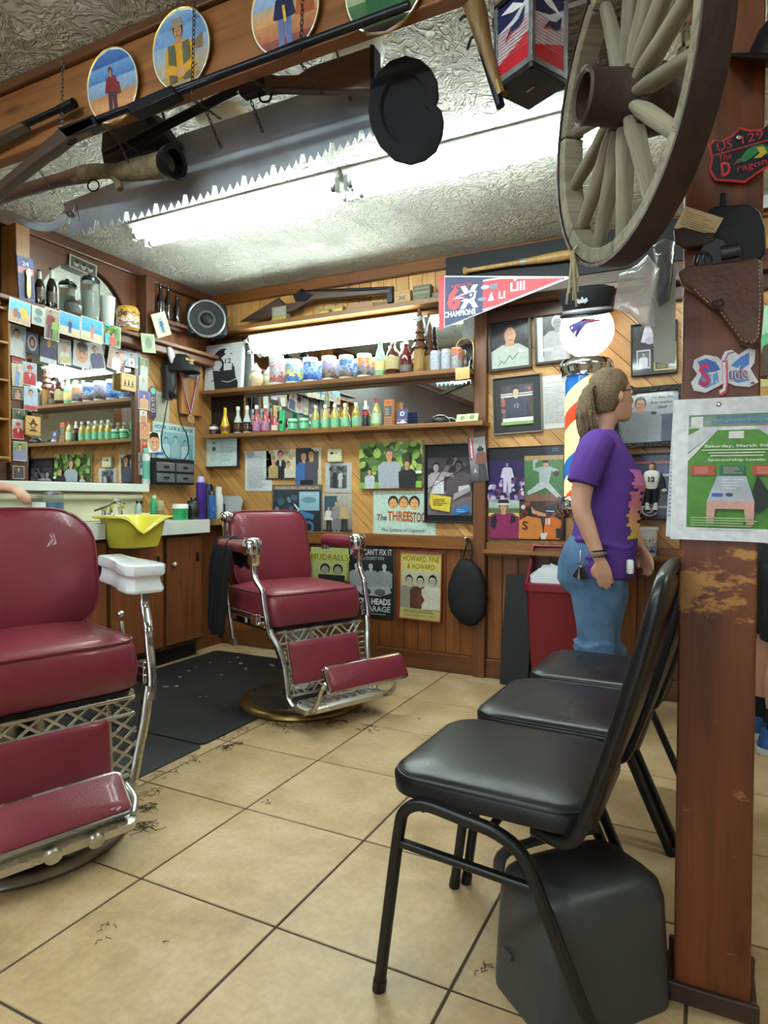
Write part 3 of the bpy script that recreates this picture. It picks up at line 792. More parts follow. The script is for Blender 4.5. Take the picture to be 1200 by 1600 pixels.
    mb = MB(Mf); mb.rloft([(fw - .008, fh - .010, .016, .012), (fw - .01, fh - .012, .016, .024), (fw - .03, fh - .03, .012, .03)], n=4); mb.build('footrest_pad', LEATHER, t, smooth=60)
    if variant == 1:
        for x in (-.07, .03):
            mb = MB(); mb.lathe([(.022, 0), (.02, .012), (.0, .014)], 12, (x, .362, .095), (0, 1, -.2)); mb.build('screw_boss', ALUM, t)
    return t
def rr_shift(a, b, r, cy): return [(x, y + cy) for x, y in rr(a, b, r, 4)]

bc1 = barber_chair('burgundy barber chair with white porcelain armrests, cut by the picture edge', (-.045, -.004, 0), math.radians(-108), 1)
bc1.scale = (1.14, 1, 1)
for o in bc1.children:
    if o.name.startswith(('base', 'column')): o.scale = (1 / 1.14, 1, 1)
bc2 = barber_chair('burgundy barber chair with chrome-capped armrests by the yellow sink, black cape on its arm', (-.02, 1.513, 0), math.radians(-114), 2)

# black cape thrown over the near arm of the far chair
t = thing('barber_cape', 'black barber cape hanging over the near arm of the far chair', 'cape', (-.02, 1.513, 0), math.radians(-114))
R_ = random.Random(6); mb = MB(); rows = []
for v, (x, y0, y1, z) in enumerate(((.262, -.235, -.06, .70), (.268, -.24, -.05, .78), (.285, -.24, -.045, .845), (.315, -.245, -.04, .866), (.348, -.25, -.045, .846), (.368, -.27, -.07, .76), (.374, -.28, -.09, .64), (.372, -.29, -.11, .52), (.378, -.30, -.13, .42), (.372, -.30, -.14, .36))):
    rows.append([Vector((x + .012 * math.sin(k * 1.9 + v * .35) * min(1, v / 4), y0 + (y1 - y0) * k / 11, z + .008 * math.sin(k * 1.1))) for k in range(12)])
vs = [p for r in rows for p in r]; mb.add(vs, [(i * 12 + k, i * 12 + k + 1, (i + 1) * 12 + k + 1, (i + 1) * 12 + k) for i in range(len(rows) - 1) for k in range(11)])
mb.build('cloth', mat('black_cloth', '121216', .9, bump=.15, bscale=150), t, smooth=60, solid=.004, subd=1)
# ================================================================== WAITING CHAIRS
VINYL = mat('black_vinyl', '121216', 0.33, var=.1, vscale=5, bump=.05, bscale=300, rvar=.06)
TUBEBK = mat('black_tube', '101012', 0.38, var=.15, vscale=20, coat=.1)
def banquet_chair(label, loc, rz):
    t = thing('banquet_chair', label, 'chair', loc, rz, 'black waiting chairs')
    a, b, r = .208, .215, .075
    st = MB().rloft([(a - .02, b - .02, r - .02, .425), (a, b, r, .432), (a + .002, b + .002, r, .462), (a - .006, b - .006, r, .474), (a - .02, b - .02, r - .008, .481), (a - .07, b - .07, r - .02, .489), (a - .13, b - .13, .05, .492), (a - .2, b - .2, .004, .493)], n=8).build('seat', VINYL, t, smooth=60)
    for z, d in ((.468, .0),):
        MB().tube([(x, y, z) for x, y in rr(a - .004, b - .004, r, 8)], .004, 6, closed=True).build('piping', VINYL, st, smooth=60)
    for sx in (1, -1):
        x = sx * .2125
        pts = bez([(x, .222, .0), (x, .200, .17), (x, .175, .355), (x, .160, .405), (x, .115, .427), (x, .03, .418), (x, -.04, .407), (x, -.092, .375), (x, -.128, .30), (x, -.19, .16), (x, -.262, .0)], 4)
        MB().tube(pts, .012, 8, sq=(.024, .024), up=(1, 0, 0)).build('leg_frame', TUBEBK, t, smooth=60)
        MB().tube([(x, .182, .335), (x, -.118, .318)], .009, 8, sq=(.016, .02), up=(1, 0, 0)).build('stretcher', TUBEBK, t, smooth=60)
        for y in (.222, -.262): MB().cyl((x, y, 0), (x, y * .985, .025), .015, n=10).build('foot_cap', TUBEBK, t)
    for y in (.12, -.03): MB().tube([(-.2125, y, .418), (.2125, y, .418)], .009, 8).build('cross_bar', TUBEBK, t, smooth=60)
    # back: U-shaped tube with an upholstered panel
    def bp(x, s): # s: height along the back 0..1
        return Vector((x, -.205 - .125 * s - .03 * math.sin(PI * s) * .3, .47 + .455 * s))
    path = [(-.17, -.10, .413), (-.19, -.155, .41), (-.205, -.188, .43)] + [bp(-.208 + .028 * s, s) for s in (.05, .25, .5, .75, .88)] + [bp(-.165, .955), bp(-.12, .99), bp(0, 1.0), bp(.12, .99), bp(.165, .955)] + [bp(.208 - .028 * s, s) for s in (.88, .75, .5, .25, .05)] + [(.205, -.188, .43), (.19, -.155, .41), (.17, -.10, .413)]
    MB().tube(bez(path, 3), .012, 8, sq=(.024, .024)).build('back_frame', TUBEBK, t, smooth=60)
    rings = []
    for off, ins in ((-.016, .03), (-.013, .008), (0, .0), (.013, .008), (.018, .03), (.021, .09)):
        ring = []
        for x, y in rr(.19 - ins, .2 - ins, .06, 5):
            s = .53 + y / .455; p = bp(x * (1.0 - .07 * s), s); ring.append(p + Vector((0, .96 * off, .26 * off)))
        rings.append(ring)
    MB().loft(rings).build('backrest', VINYL, t, smooth=60)
    return t
c1 = banquet_chair('black vinyl waiting chair nearest the camera, above the grey bin', (1.463, .135, 0), math.radians(90 - 2))
dup(c1, (1.50, .592, 0), math.radians(90 - 2), 'black vinyl waiting chair in the middle of the row of three')
dup(c1, (1.535, 1.05, 0), math.radians(90 - 2), 'black vinyl waiting chair of the row nearest the woman in purple')

# ---- grey plastic bin under the first chair
t = thing('plastic_bin', 'dark grey plastic bin lying upside down under the nearest chair', 'bin', (1.622, .124, 0), math.atan2(.76, .65)); t.scale = (1.12, 1.1, 1.03)
GREYP = mat('grey_plastic', '3e4042', 0.42, var=.06, vscale=9, bump=.08, bscale=350, rvar=.06)
MB().rloft([(.142, .104, .04, .0), (.144, .106, .045, .012), (.142, .102, .045, .12), (.138, .098, .045, .215), (.132, .09, .045, .245), (.115, .075, .04, .262), (.08, .045, .03, .270)], n=8).build('body', GREYP, t, smooth=60)
mb = MB(); mb.tube(bez([(-.132, .085, .235), (-.11, .093, .268), (0, .095, .275), (.11, .092, .27)], 5), .012, 8, sq=(.03, .012)); mb.build('lip', GREYP, t, smooth=60)
MB().box((-.145, .03, .10), (.012, .03, .012)).build('catch', GREYP, t, bevel=.003)

# ================================================================== WAGON WHEEL
WHC, WHAZ, WHEL, WHR = Vector((1.70, -.091, 1.76)), -2.586, -.007, .277
_n = Vector((math.cos(WHAZ) * math.cos(WHEL), math.sin(WHAZ) * math.cos(WHEL), math.sin(WHEL)))
_u2 = Vector((0, 0, 1)).cross(_n).normalized(); _v2 = _n.cross(_u2)
WM = Matrix((_u2, _v2, _n)).transposed().to_4x4()
OLDW = wood('weathered_wood', '948a76', '5c5346', .8, 2, scale=1.6, coat=0, knots=False)
RUST = mat('rusty_iron', '4a3a36', .62, .55, var=.3, vscale=14, bump=.3, bscale=60)
t = thing('wagon_wheel', 'weathered wooden spoked wagon wheel with iron tyre hanging by the pillar', 'wheel', WHC)
t.matrix_world = Matrix.Translation(WHC) @ WM
def ring(r0, r1, z0, z1, n=56, a0=0.0, a1=2 * PI):
    mb = MB(); full = abs(a1 - a0 - 2 * PI) < 1e-6; N = n if full else n + 1
    R = []
    for k in range(N):
        a = a0 + (a1 - a0) * k / n
        R.append([Vector((q * math.cos(a), q * math.sin(a), z)) for q, z in ((r0, z0), (r1, z0), (r1, z1), (r0, z1))])
    mb.loft(R, closed=full); return mb
for k in range(7):
    a = 2 * PI * k / 7 + .2
    ring(WHR - .034, WHR - .006, -.042, .0, 8, a + .006, a + 2 * PI / 7 - .006).build('felloe', OLDW, t, smooth=30, bevel=.003)
ring(WHR - .006, WHR, -.046, .003).build('iron_tyre', RUST, t, smooth=30)
sp0 = None
for k in range(14):
    a = 2 * PI * (k + .35) / 14
    if sp0 is None:
        mb = MB(); mb.loft([[Vector((w * math.cos(q) * (1.0), d * math.sin(q), z)) for q in [2 * PI * j / 10 for j in range(10)]] for z, w, d in ((.05, .010, .017), (.08, .013, .019), (.12, .014, .016), (.2, .0125, .014), (WHR - .03, .0115, .0125))])
        sp0 = mb.build('spoke', OLDW, t, smooth=60); o = sp0
    else:
        o = sp0.copy(); COL.objects.link(o); o.parent = t
    # local z of the spoke runs outwards; the dish leans it to the front face
    x = Vector((math.cos(a), math.sin(a), 0)); y = Vector((0, 0, 1)); w = x.cross(y)
    M = Matrix((w, y, x)).transposed().to_4x4(); M.translation = (0, 0, -.024)
    o.matrix_local = M
hb = MB().lathe([(.0, -.105), (.05, -.105), (.058, -.075), (.06, -.04), (.062, -.028), (.053, -.022), (.047, -.01), (.044, .045), (.046, .056), (.041, .06), (.036, .056), (.036, .035), (.018, .034), (.016, .015), (0, .015)], 28).build('hub', RUST, t, smooth=40)
MB().lathe([(.0, -.033), (.074, -.033), (.076, -.028), (.074, -.022), (.05, -.021), (0, -.021)], 28).build('hub_flange', RUST, t, smooth=40)
for k in range(7):
    a = 2 * PI * k / 7; MB().lathe([(.005, .0), (.005, .004), (.003, .006)], 8, (.066 * math.cos(a), .066 * math.sin(a), -.023)).build('bolt', RUST, hb)
# frayed cord tied to the rim
ROPE = mat('frayed_cord', 'a89a7c', .9, var=.15)
mb = MB(); R_ = random.Random(3)
p0 = Vector((1.606, .046, 1.556))
mb.tube([p0 + Vector((.008, .006, .012)), p0, p0 + Vector((.004, .0, -.02)), p0 + Vector((.02, .03, -.02)), p0 + Vector((.03, .035, .0))], .003, 6)
for k in range(7):
    ex, L = R_.uniform(-.012, .014), R_.uniform(.05, .115)
    mb.tube(bez([p0 + Vector((R_.uniform(-.004, .004), R_.uniform(-.004, .004), .0)), p0 + Vector((ex * .5, R_.uniform(-.006, .006), -L * .4)), p0 + Vector((ex, R_.uniform(-.008, .008), -L))], 4), .0022, 5)
tag(mb.build('cord', ROPE, smooth=60), 'frayed beige cord tied to the lower rim of the wagon wheel', 'cord')

def chain(name, label, a, b, link=.018, wire=.0022, mt=None, sag=0.0, group=None, cat='chain', parent=None):
    """oval links, each turned a quarter against the last"""
    a, b = Vector(a), Vector(b); L = (b - a).length; n = max(2, int(L / (link * .78)))
    mb = MB(); Rm = rot_to(b - a)
    for k in range(n):
        f = (k + .5) / n; c = a.lerp(b, f) + Vector((0, 0, -sag * 4 * f * (1 - f)))
        M = Matrix.Translation(c) @ Rm @ Matrix.Rotation(PI / 2 * (k % 2), 4, 'Z')
        pts = [M @ Vector((link * .28 * math.cos(q), 0, link * .5 * math.sin(q))) for q in [2 * PI * j / 8 for j in range(8)]]
        mb.tube(pts, wire, 4, closed=True)
    o = mb.build(name, mt or mat('chain_steel', '54504a', .45, .9), parent, smooth=60)
    if parent is None: tag(o, label, cat, group)
    return o
pc = WHC + WM.to_3x3() @ Vector((-.075, .13, .02))
_ct = on(1072, 105, 1, -.10)
chain('wheel_chain', 'chrome chain that holds up the wagon wheel', _ct, _ct + Vector((.02, .10, .78)), .045, .006, CHROME)

# ================================================================== THINGS PINNED TO THE PILLAR
PFY = .1925
def PF(px, py, y=PFY - .004): return on(px, py, 1, y)
def on_pillar(art, name, label, cat, pbl, tilt=0.0, lean=0.0, y=None, group=None):
    o = art.build(name, None, m_back(pbl if y is None else (pbl[0], y, pbl[2]), tilt, lean)); return tag(o, label, cat, group)
# sheet behind, then the flyer
s1 = Art(.205, .275, 'dfe6f2', .0006); s1.lines(.01, .15, .05, .8, 22, '8f97a8', .5)
on_pillar(s1, 'paper_sheet', 'plain white sheet pinned behind the flyer on the pillar', 'paper', PF(1040, 838, .186), math.radians(-2.5), math.radians(2))
fl_ = Art(.222, .288, 'eff2fa', .0006)
X0, X1 = .135, .87
fl_.rect(X0, .09, X1, .775, '4f8b34', '5f9a3c').rect(X0, .80, X1, .885, '9fb7c0', '7a8f6a').rect(X0, .80, X1, .825, '8d9a86')
fl_.poly([(X0, .775), (X0, .62), (X0 + .28, .80), (X0, .80)], 'd8dce2').poly([(X1, .80), (X1 - .22, .80), (X1, .68)], 'd5dade')
fl_.poly([(X0 + .24, .775), (X0, .61), (X0, .56)], 'e9ecf0').poly([(X0, .79), (X0 + .1, .79), (X0, .745)], '4f8b34')
fl_.rect(X0 + .02, .80, X0 + .12, .872, 'f2f3f5')
fl_.text('CORNHOLE', .57, .852, .022, '3e9ad0', .42, bold=.02).text('TOURNAMENT', .57, .818, .022, '3e9ad0', .52, bold=.02)
fl_.rect(X0 + .33, .715, X0 + .45, .765, 'f1f2f0')
fl_.text('Saturday, March 9th', .53, .655, .019, 'eef5e6', .52, bold=.02)
for y, w in ((.632, .56), (.612, .45), (.592, .42)): fl_.rect(.53 - w / 2, y, .53 + w / 2, y + .009, 'cfe0bd')
fl_.text('Sponsorship Levels:', .53, .56, .016, 'eef5e6', .46, bold=.02)
for x, c in ((.16, 'c1503c'), (.40, '2c7a64'), (.66, 'b9493a')): fl_.rect(x, .46, x + .2, .53, c).lines(x + .03, .47, x + .18, .52, 4, 'd9a08f')
fl_.poly([(.70, .46), (.84, .28), (.72, .2), (.62, .22)], '1f2a1c')
fl_.poly([(.38, .455), (.61, .455), (.68, .28), (.3, .28)], 'b9c2d0').poly([(.3, .28), (.68, .28), (.68, .12), (.62, .12), (.60, .225), (.37, .225), (.36, .12), (.3, .12)], 'dfa9a0')
fl_.rect(.34, .31, .43, .335, '4a63b8').lines(.42, .36, .6, .44, 4, 'd9e0ea').ell(.48, .325, .03, .012, '4a4f58')
fl_.lines(.17, .10, .84, .17, 4, 'a8c48c', .5)
on_pillar(fl_, 'flyer', 'white flyer with green tournament picture pinned to the pillar', 'flyer', PF(1047, 842, .180), math.radians(-.6), math.radians(1))
_q = PF(1123, 632, .178); tag(MB().lathe([(.005, 0), (.005, .003), (.002, .005)], 10, _q, (0, -1, 0)).build('pushpin', CHROME), 'metal pushpin at the top of the flyer', 'pushpin')
# butterfly sticker
bf = [(.06, .86), (.22, .95), (.38, .90), (.46, .80), (.52, .98), (.62, 1.0), (.72, .86), (.86, .99), (.96, .93), (.94, .62), (.88, .50), (.99, .16), (.86, .06), (.66, .12), (.52, .24), (.40, .14), (.22, .02), (.04, .10), (.0, .30), (.10, .50), (.03, .68)]
def sticker(w, h, outline, paper):
    a = Art(w, h, paper, 0); a.mb.prism([(x * w, y * h) for x, y in (outline if sum(outline[i - 1][0] * outline[i][1] - outline[i][0] * outline[i - 1][1] for i in range(len(outline))) > 0 else outline[::-1])], -.0015, 0); return a
st_ = sticker(.122, .083, bf, 'e9e6ee')
st_.poly([(.11, .80), (.24, .86), (.38, .74), (.45, .55), (.30, .48), (.17, .55)], '3d6fc4').poly([(.17, .5), (.40, .5), (.42, .24), (.22, .12), (.10, .25)], '6fa8dc')
st_.poly([(.60, .62), (.74, .80), (.87, .88), (.86, .60), (.76, .5)], '4c86d6').poly([(.58, .5), (.82, .48), (.86, .22), (.70, .18), (.58, .3)], '5aa0d8')
st_.line([(.46, .78), (.41, .9), (.33, .9)], .012, '3a2430').line([(.52, .78), (.57, .92), (.65, .93)], .012, '3a2430')
st_.text('S', .21, .20, .52, 'c8265c', .17, bold=.03).text('T.', .335, .24, .26, 'efe6f2', .13, bold=.02).text('J', .48, .14, .6, 'd84a66', .14, bold=.03).text('J', .475, .16, .56, 'f4e9f0', .10, bold=.0).text('ude', .70, .27, .30, 'f0e6ee', .29, bold=.03).text('ude', .705, .28, .28, '9c3858', .27)
st_.text('A', .90, .12, .07, 'b02a3a').ell(.96, .14, .015, None, 'c99')if False else st_.rect(.88, .12, .93, .17, 'a83a4a')
on_pillar(st_, 'sticker', 'white butterfly cut-out reading St. Jude on the pillar', 'sticker', PF(1080, 617, .186), math.radians(2))
# shield patch
sh = [(.02, .85), (.10, .92), (.22, .86), (.38, .90), (.50, 1.0), (.64, .90), (.80, .86), (.92, .92), (1.0, .80), (.96, .62), (1.0, .40), (.92, .20), (.72, .12), (.5, .0), (.28, .10), (.08, .18), (.0, .40), (.05, .62)]
pa = sticker(.122, .112, sh, 'd02c3a'); k = .93
pa.poly([(.5 + (x - .5) * .92, .5 + (y - .5) * .92) for x, y in sh], '15151c')
pa.rect(.05, .62, .96, .645, 'd02c3a')
pa.text('US', .26, .68, .15, 'd6344a', .22).text('129', .66, .69, .15, 'd6344a', .30)
pa.text('The', .25, .50, .10, 'd6344a', .19).text('D', .25, .22, .24, 'e22c3c', .14, bold=.03).text('ragon', .62, .22, .12, 'd6344a', .42)
pa.poly([(.44, .40), (.55, .55), (.66, .60), (.80, .58), (.90, .46), (.94, .34), (.84, .38), (.74, .48), (.62, .40), (.52, .36)], '2e8a4a').poly([(.70, .56), (.80, .54), (.84, .42), (.76, .36), (.64, .38), (.74, .44)], 'dcc23a').poly([(.46, .45), (.40, .42), (.36, .36), (.48, .38)], '7a5a4a')
on_pillar(pa, 'patch', 'black shield patch with red edge reading US 129 The Dragon', 'patch', PF(1110, 300, .180), math.radians(5))
_q = PF(1155, 215, .176); tag(MB().lathe([(.005, 0), (.005, .003), (.002, .005)], 10, _q, (0, -1, 0)).build('pushpin', CHROME), 'metal pushpin holding the shield patch', 'pushpin')
# black leather flap, note, revolver in holster
LEA = mat('brown_leather', '5f3a2a', .42, var=.25, vscale=10, bump=.15, bscale=120)
LEAB = mat('black_leather', '141318', .5, var=.2)
GUN = mat('gun_metal', '4b4b50', .38, .85, var=.2, vscale=25)
STITCH = mat('stitching', 'b0a184', .8)
def px_poly(pts, y): return [Vector(PF(x, z, y)) for x, z in pts]
def slab(name, pts, y, th, mt, parent=None, bev=.003):
    """outline given in photo pixels, cut out of a plate th thick whose front lies at y"""
    P = [(p.x, p.z) for p in px_poly(pts, y)]
    ar = sum(P[i - 1][0] * P[i][1] - P[i][0] * P[i - 1][1] for i in range(len(P)))
    if ar < 0: P = P[::-1]
    mb = MB(Matrix(((1, 0, 0, 0), (0, 0, -1, y), (0, 1, 0, 0), (0, 0, 0, 1)))); mb.prism(P, -th, 0)
    return mb.build(name, mt, parent, smooth=30, bevel=bev)
t = thing('holster', 'brown leather holster with stitched edge hanging on the pillar', 'holster')
slab('pouch', [(1057, 425), (1075, 414), (1180, 402), (1192, 406), (1194, 480), (1190, 530), (1178, 541), (1160, 536), (1148, 520), (1122, 482), (1110, 478), (1085, 455), (1066, 444)], .150, .030, LEA, t, .006)
slab('flap', [(1104, 330), (1118, 322), (1172, 318), (1188, 330), (1196, 355), (1197, 395), (1185, 406), (1120, 415)], .172, .008, LEAB, t)
slab('strap', [(1126, 300), (1134, 300), (1134, 330), (1124, 330)], .174, .006, LEAB, t)
mb = MB()
for pts in ([(1186, 408), (1188, 470), (1185, 525), (1176, 536), (1160, 532), (1150, 518), (1125, 485)], [(1085, 452), (1108, 474)]):
    for (x0, y0), (x1, y1) in zip(pts, pts[1:]):
        n = max(1, int(math.hypot(x1 - x0, y1 - y0) / 6))
        for k in range(n):
            f0, f1 = k / n, (k + .55) / n
            mb.tube([PF(x0 + (x1 - x0) * f0, y0 + (y1 - y0) * f0, .149), PF(x0 + (x1 - x0) * f1, y0 + (y1 - y0) * f1, .149)], .0011, 5)
mb.build('stitching', STITCH, t)
mb = MB()
for a_, b_ in (((1112, 472), (1128, 468)), ((1128, 468), (1130, 476)), ((1130, 476), (1113, 480)), ((1113, 480), (1112, 472)), ((1120, 470), (1121, 478))): mb.tube([PF(*a_, .147), PF(*b_, .147)], .0014, 6)
mb.build('buckle', GUN, t)
g = thing('revolver', 'steel revolver with dark grip tucked into the brown holster', 'gun')
slab('grip', [(1052, 358), (1068, 354), (1100, 363), (1118, 362), (1116, 378), (1096, 383), (1066, 386), (1054, 380)], .158, .016, mat('walnut_grip', '3c2824', .4, var=.2), g, .004)
slab('frame', [(1098, 382), (1118, 370), (1130, 372), (1142, 384), (1156, 380), (1160, 408), (1108, 420), (1086, 418), (1092, 398)], .160, .012, GUN, g, .003)
_q, _q2 = PF(1126, 396, .154), PF(1155, 390, .154); MB().cyl(_q, _q2, .0135, n=14).build('cylinder', GUN, g, smooth=50)
pts = [PF(1098 + 13 * math.cos(q), 407 + 13 * math.sin(q), .156) for q in [2 * PI * j / 14 for j in range(14)]]; MB().tube(pts, .0028, 6, closed=True).build('trigger_guard', GUN, g, smooth=60)
MB().tube([PF(1100, 398, .156), PF(1099, 406, .156), PF(1103, 413, .156)], .0018, 6).build('trigger', GUN, g)
nt_ = Art(.078, .045, 'd9bd92', .0008); nt_.lines(.08, .2, .94, .85, 7, 'a08660', .35)
on_pillar(nt_, 'note_paper', 'yellowed paper note tucked behind the revolver', 'paper', PF(1053, 356, .166), math.radians(-28))
# clear bags and a grey sheet hanging on the pillar's side
BAGM = mat('clear_bag', 'dfe3e6', .18, trans=.55, alpha=.55, ior=1.2, bump=.5, bscale=25)
def bag(name, label, pts, y, th, mt, seed, cat='bag'):
    R = random.Random(seed); P = [Vector(PF(x, z, y)) for x, z in pts]; c = sum(P, Vector()) / len(P); mb = MB()
    rings = []
    for f, o in ((1, 0), (.72, .6), (.4, 1), (.12, .9)):
        rings.append([c.lerp(p, f) + Vector((0, -o * th * R.uniform(.5, 1.3), 0)) for p in P])
    back = [c.lerp(p, .98) + Vector((0, .004, 0)) for p in P]
    mb.loft([back] + rings); return tag(mb.build(name, mt, smooth=60), label, cat)
bag('plastic_bag', 'small clear plastic bag of parts hanging under the wagon wheel', [(968, 428), (996, 414), (1012, 398), (1030, 420), (1028, 440), (1020, 470), (1024, 510), (1006, 512), (985, 492), (958, 482)], .10, .02, BAGM, 1)
bag('plastic_bag', 'crumpled dark-topped plastic bag hanging at the pillar edge', [(1020, 384), (1038, 372), (1054, 378), (1052, 430), (1046, 470), (1030, 480), (1018, 450), (1024, 410)], .12, .018, mat('smoky_bag', '5a6066', .2, trans=.4, alpha=.8, bump=.5, bscale=30), 2)
slab_ = slab('hanging_sheet', [(1012, 500), (1020, 470), (1040, 440), (1056, 420), (1055, 540), (1054, 568), (1022, 566), (1020, 520)], .150, .002, mat('grey_sheet', 'a3a39c', .6, var=.04), bev=0); tag(slab_, 'plain grey sheet hanging beside the pillar under the plastic bags', 'sheet')
# hat on the far side of the pillar, top right
t = thing('black_hat', 'black felt hat hung high on the right side of the pillar', 'hat', PF(1196, 110, .2))
MB().lathe([(.11, 0), (.105, .006), (.07, .012), (.066, .05), (.05, .085), (.0, .095)], 24, (0.03, 0, 0), (.35, -.4, .8)).build('hat_body', LEAB, t, smooth=60)
# ================================================================== BACK WALL: shelves, mirror, things on them
def shelf(name, label, lo, hi, lip=0.0, cat='shelf'):
    t = thing(name, label, cat, ((lo[0] + hi[0]) / 2, (lo[1] + hi[1]) / 2, lo[2]))
    d = [b - a for a, b in zip(lo, hi)]
    MB().box((0, 0, d[2] / 2), d).build('board', SHELFW, t, smooth=0, bevel=.002)
    if lip: MB().box((0, -d[1] / 2 - .006, d[2] / 2 - lip / 2 + .012), (d[0], .012, lip)).build('edge_strip', SHELFW, t, smooth=0, bevel=.002)
    return t
ZA, ZB2, ZT = 1.812, 1.502, 2.238
shelf('wall_shelf', 'upper long wooden shelf on the back wall with jars of talc and bottles', (-1.37, 2.28, 1.784), (.605, 2.415, ZA), .026)
shelf('wall_shelf', 'lower long wooden shelf on the back wall with oil and tonic bottles', (-1.37, 2.28, 1.474), (.70, 2.415, ZB2), .026)
shelf('wall_shelf', 'top wooden shelf under the ceiling carrying the long gun and boxes', (-1.33, 2.29, 2.212), (.605, 2.415, ZT), .03)
MIR = mat('mirror_glass', 'e8eeec', .015, 1.0)
def mirror(name, label, lo, hi): return tag(MB().bb(lo, hi).build(name, MIR, smooth=0), label, 'mirror')
mirror('shelf_mirror', 'mirror panel behind the jars on the upper back shelf', (-1.10, 2.402, 1.815), (.60, 2.411, 2.20))
mirror('shelf_mirror', 'mirror panel behind the bottles on the lower back shelf', (-1.10, 2.402, 1.505), (.60, 2.411, 1.78))
tag(MB().bb((-1.36, 2.40, 1.83), (-1.115, 2.411, 2.20)).build('panel', wood('dark_panel', '5a3820', '38210f', .45, 2), smooth=0), 'dark wooden panel between speaker and shelf mirror', 'panel')

# ---- generic vessels
def vessel(name, label, cat, pos, R, H, segs, group=None, n=14, sq=None):
    t = thing(name, label, cat, pos, 0, group)
    for pn, mt, pr_ in segs:
        mb = MB()
        if sq and pn in sq: mb.rloft([(r * R, r * R * sq[pn], r * R * .35, z * H) for r, z in pr_], n=3)
        else: mb.lathe([(r * R, z * H) for r, z in pr_], n)
        mb.build(pn, mt, t, smooth=45)
    return t
def dist(px, py, y): return (on(px, py, 1, y) - CAM).dot(CF)
def put(px, py, y, z):
    p = on(px, py, 1, y); return Vector((p.x, y, z))
def printed_lathe(t, name, R, z0, z1, rows, n=16, seed=0, rmul=1.01):
    """a wrap label: bands of colour (bottom to top) broken up by painterly noise"""
    m = bpy.data.materials.new('wrap_label'); m.use_nodes = True; nt = m.node_tree; b = nt.nodes['Principled BSDF']; N = nt.nodes.new; K = nt.links.new
    tc = N('ShaderNodeTexCoord'); sp = N('ShaderNodeSeparateXYZ'); K(tc.outputs['Object'], sp.inputs[0])
    mr = N('ShaderNodeMapRange'); mr.inputs[1].default_value = z0; mr.inputs[2].default_value = z1; K(sp.outputs[2], mr.inputs[0])
    no = N('ShaderNodeTexNoise'); no.noise_dimensions = '4D'; no.inputs['Scale'].default_value = 55; no.inputs['Detail'].default_value = 3; no.inputs['W'].default_value = seed * 1.7; K(tc.outputs['Object'], no.inputs['Vector'])
    ma = N('ShaderNodeMath'); ma.operation = 'MULTIPLY_ADD'; ma.inputs[1].default_value = 1.5; K(no.outputs['Fac'], ma.inputs[0]); K(mr.outputs[0], ma.inputs[2])
    sb = N('ShaderNodeMath'); sb.operation = 'SUBTRACT'; sb.inputs[1].default_value = .75; K(ma.outputs[0], sb.inputs[0])
    r = N('ShaderNodeValToRGB'); e = r.color_ramp.elements; cols = [c for row in rows for c in row][:24]
    e[0].position = 0; e[0].color = (*lin(cols[0]), 1); e[1].position = 1; e[1].color = (*lin(cols[-1]), 1)
    for i in range(1, len(cols) - 1): q = e.new(i / (len(cols) - 1)); q.color = (*lin(cols[i]), 1)
    K(sb.outputs[0], r.inputs[0]); K(r.outputs[0], b.inputs['Base Color']); b.inputs['Roughness'].default_value = .4
    return MB().lathe([(R * rmul, z0), (R * rmul, z1)], n, cap0=False, cap1=False).build(name, m, t, smooth=60)
LIDW = mat('white_lid', 'e9ebe8', .4); JARW = mat('jar_plastic', 'd9dad6', .4)
YB_ = 2.33
# talc jars
for px, top, bot, cols, what in ((432, 555, 600, [['8f8a86', 'a33038'], ['b04048', 'c8c0bc', '7a8494'], ['c8ccd4', 'b8303c'], ['9aa4b4', 'd0d0d4']], 'red and grey'),
        (457, 560, 597, [['2c5a9a', '3f74b8'], ['3a6ab0', 'd8c84a'], ['e0d060', '4a86c8', 'c8b23a'], ['5a94d0', '8fb8e0']], 'blue and yellow'),
        (485, 557, 594, [['1f3c7a', '2a4f98'], ['2f5cb0', '8fb0d8'], ['3a70c4', 'c8d8ec'], ['4a86d0', '2c58a8']], 'deep blue'),
        (514, 553, 590, [['3a3028', '54463a'], ['6a5a50', '8a7c74'], ['8878a0', 'a898b8'], ['9a8ab0', 'c0b4cc']], 'purple and brown'),
        (541, 550, 586, [['4a3c34', '6c5a4c'], ['8a7a6c', '3a66a8'], ['c8d4e4', '5078b4'], ['3c5ca0', '6a8cc8']], 'blue and brown mountain'),
        (569, 547, 583, [['3c342c', '2c4c78'], ['8c6a3c', '5c7aa0'], ['d07a2c', 'a0a8b0'], ['d8862c', 'c8682a']], 'orange')):
    d = dist(px, bot, YB_); R = 11.3 / F_PX * d; H = (bot - top) / F_PX * d * 1.02
    t = vessel('talc_jar', 'white-lidded jar with %s picture label on the upper shelf' % what, 'jar', put(px, bot, YB_, ZA), R, H,
               [('jar', JARW, [(.93, 0), (1, .03), (1, .82), (.9, .85)]), ('lid', LIDW, [(.98, .84), (1.02, .85), (1.02, .97), (.97, 1.0), (0, 1.0)])], 'talc jars on the upper shelf', 18)
    printed_lathe(t, 'label', R, H * .08, H * .8, cols, 18, px)
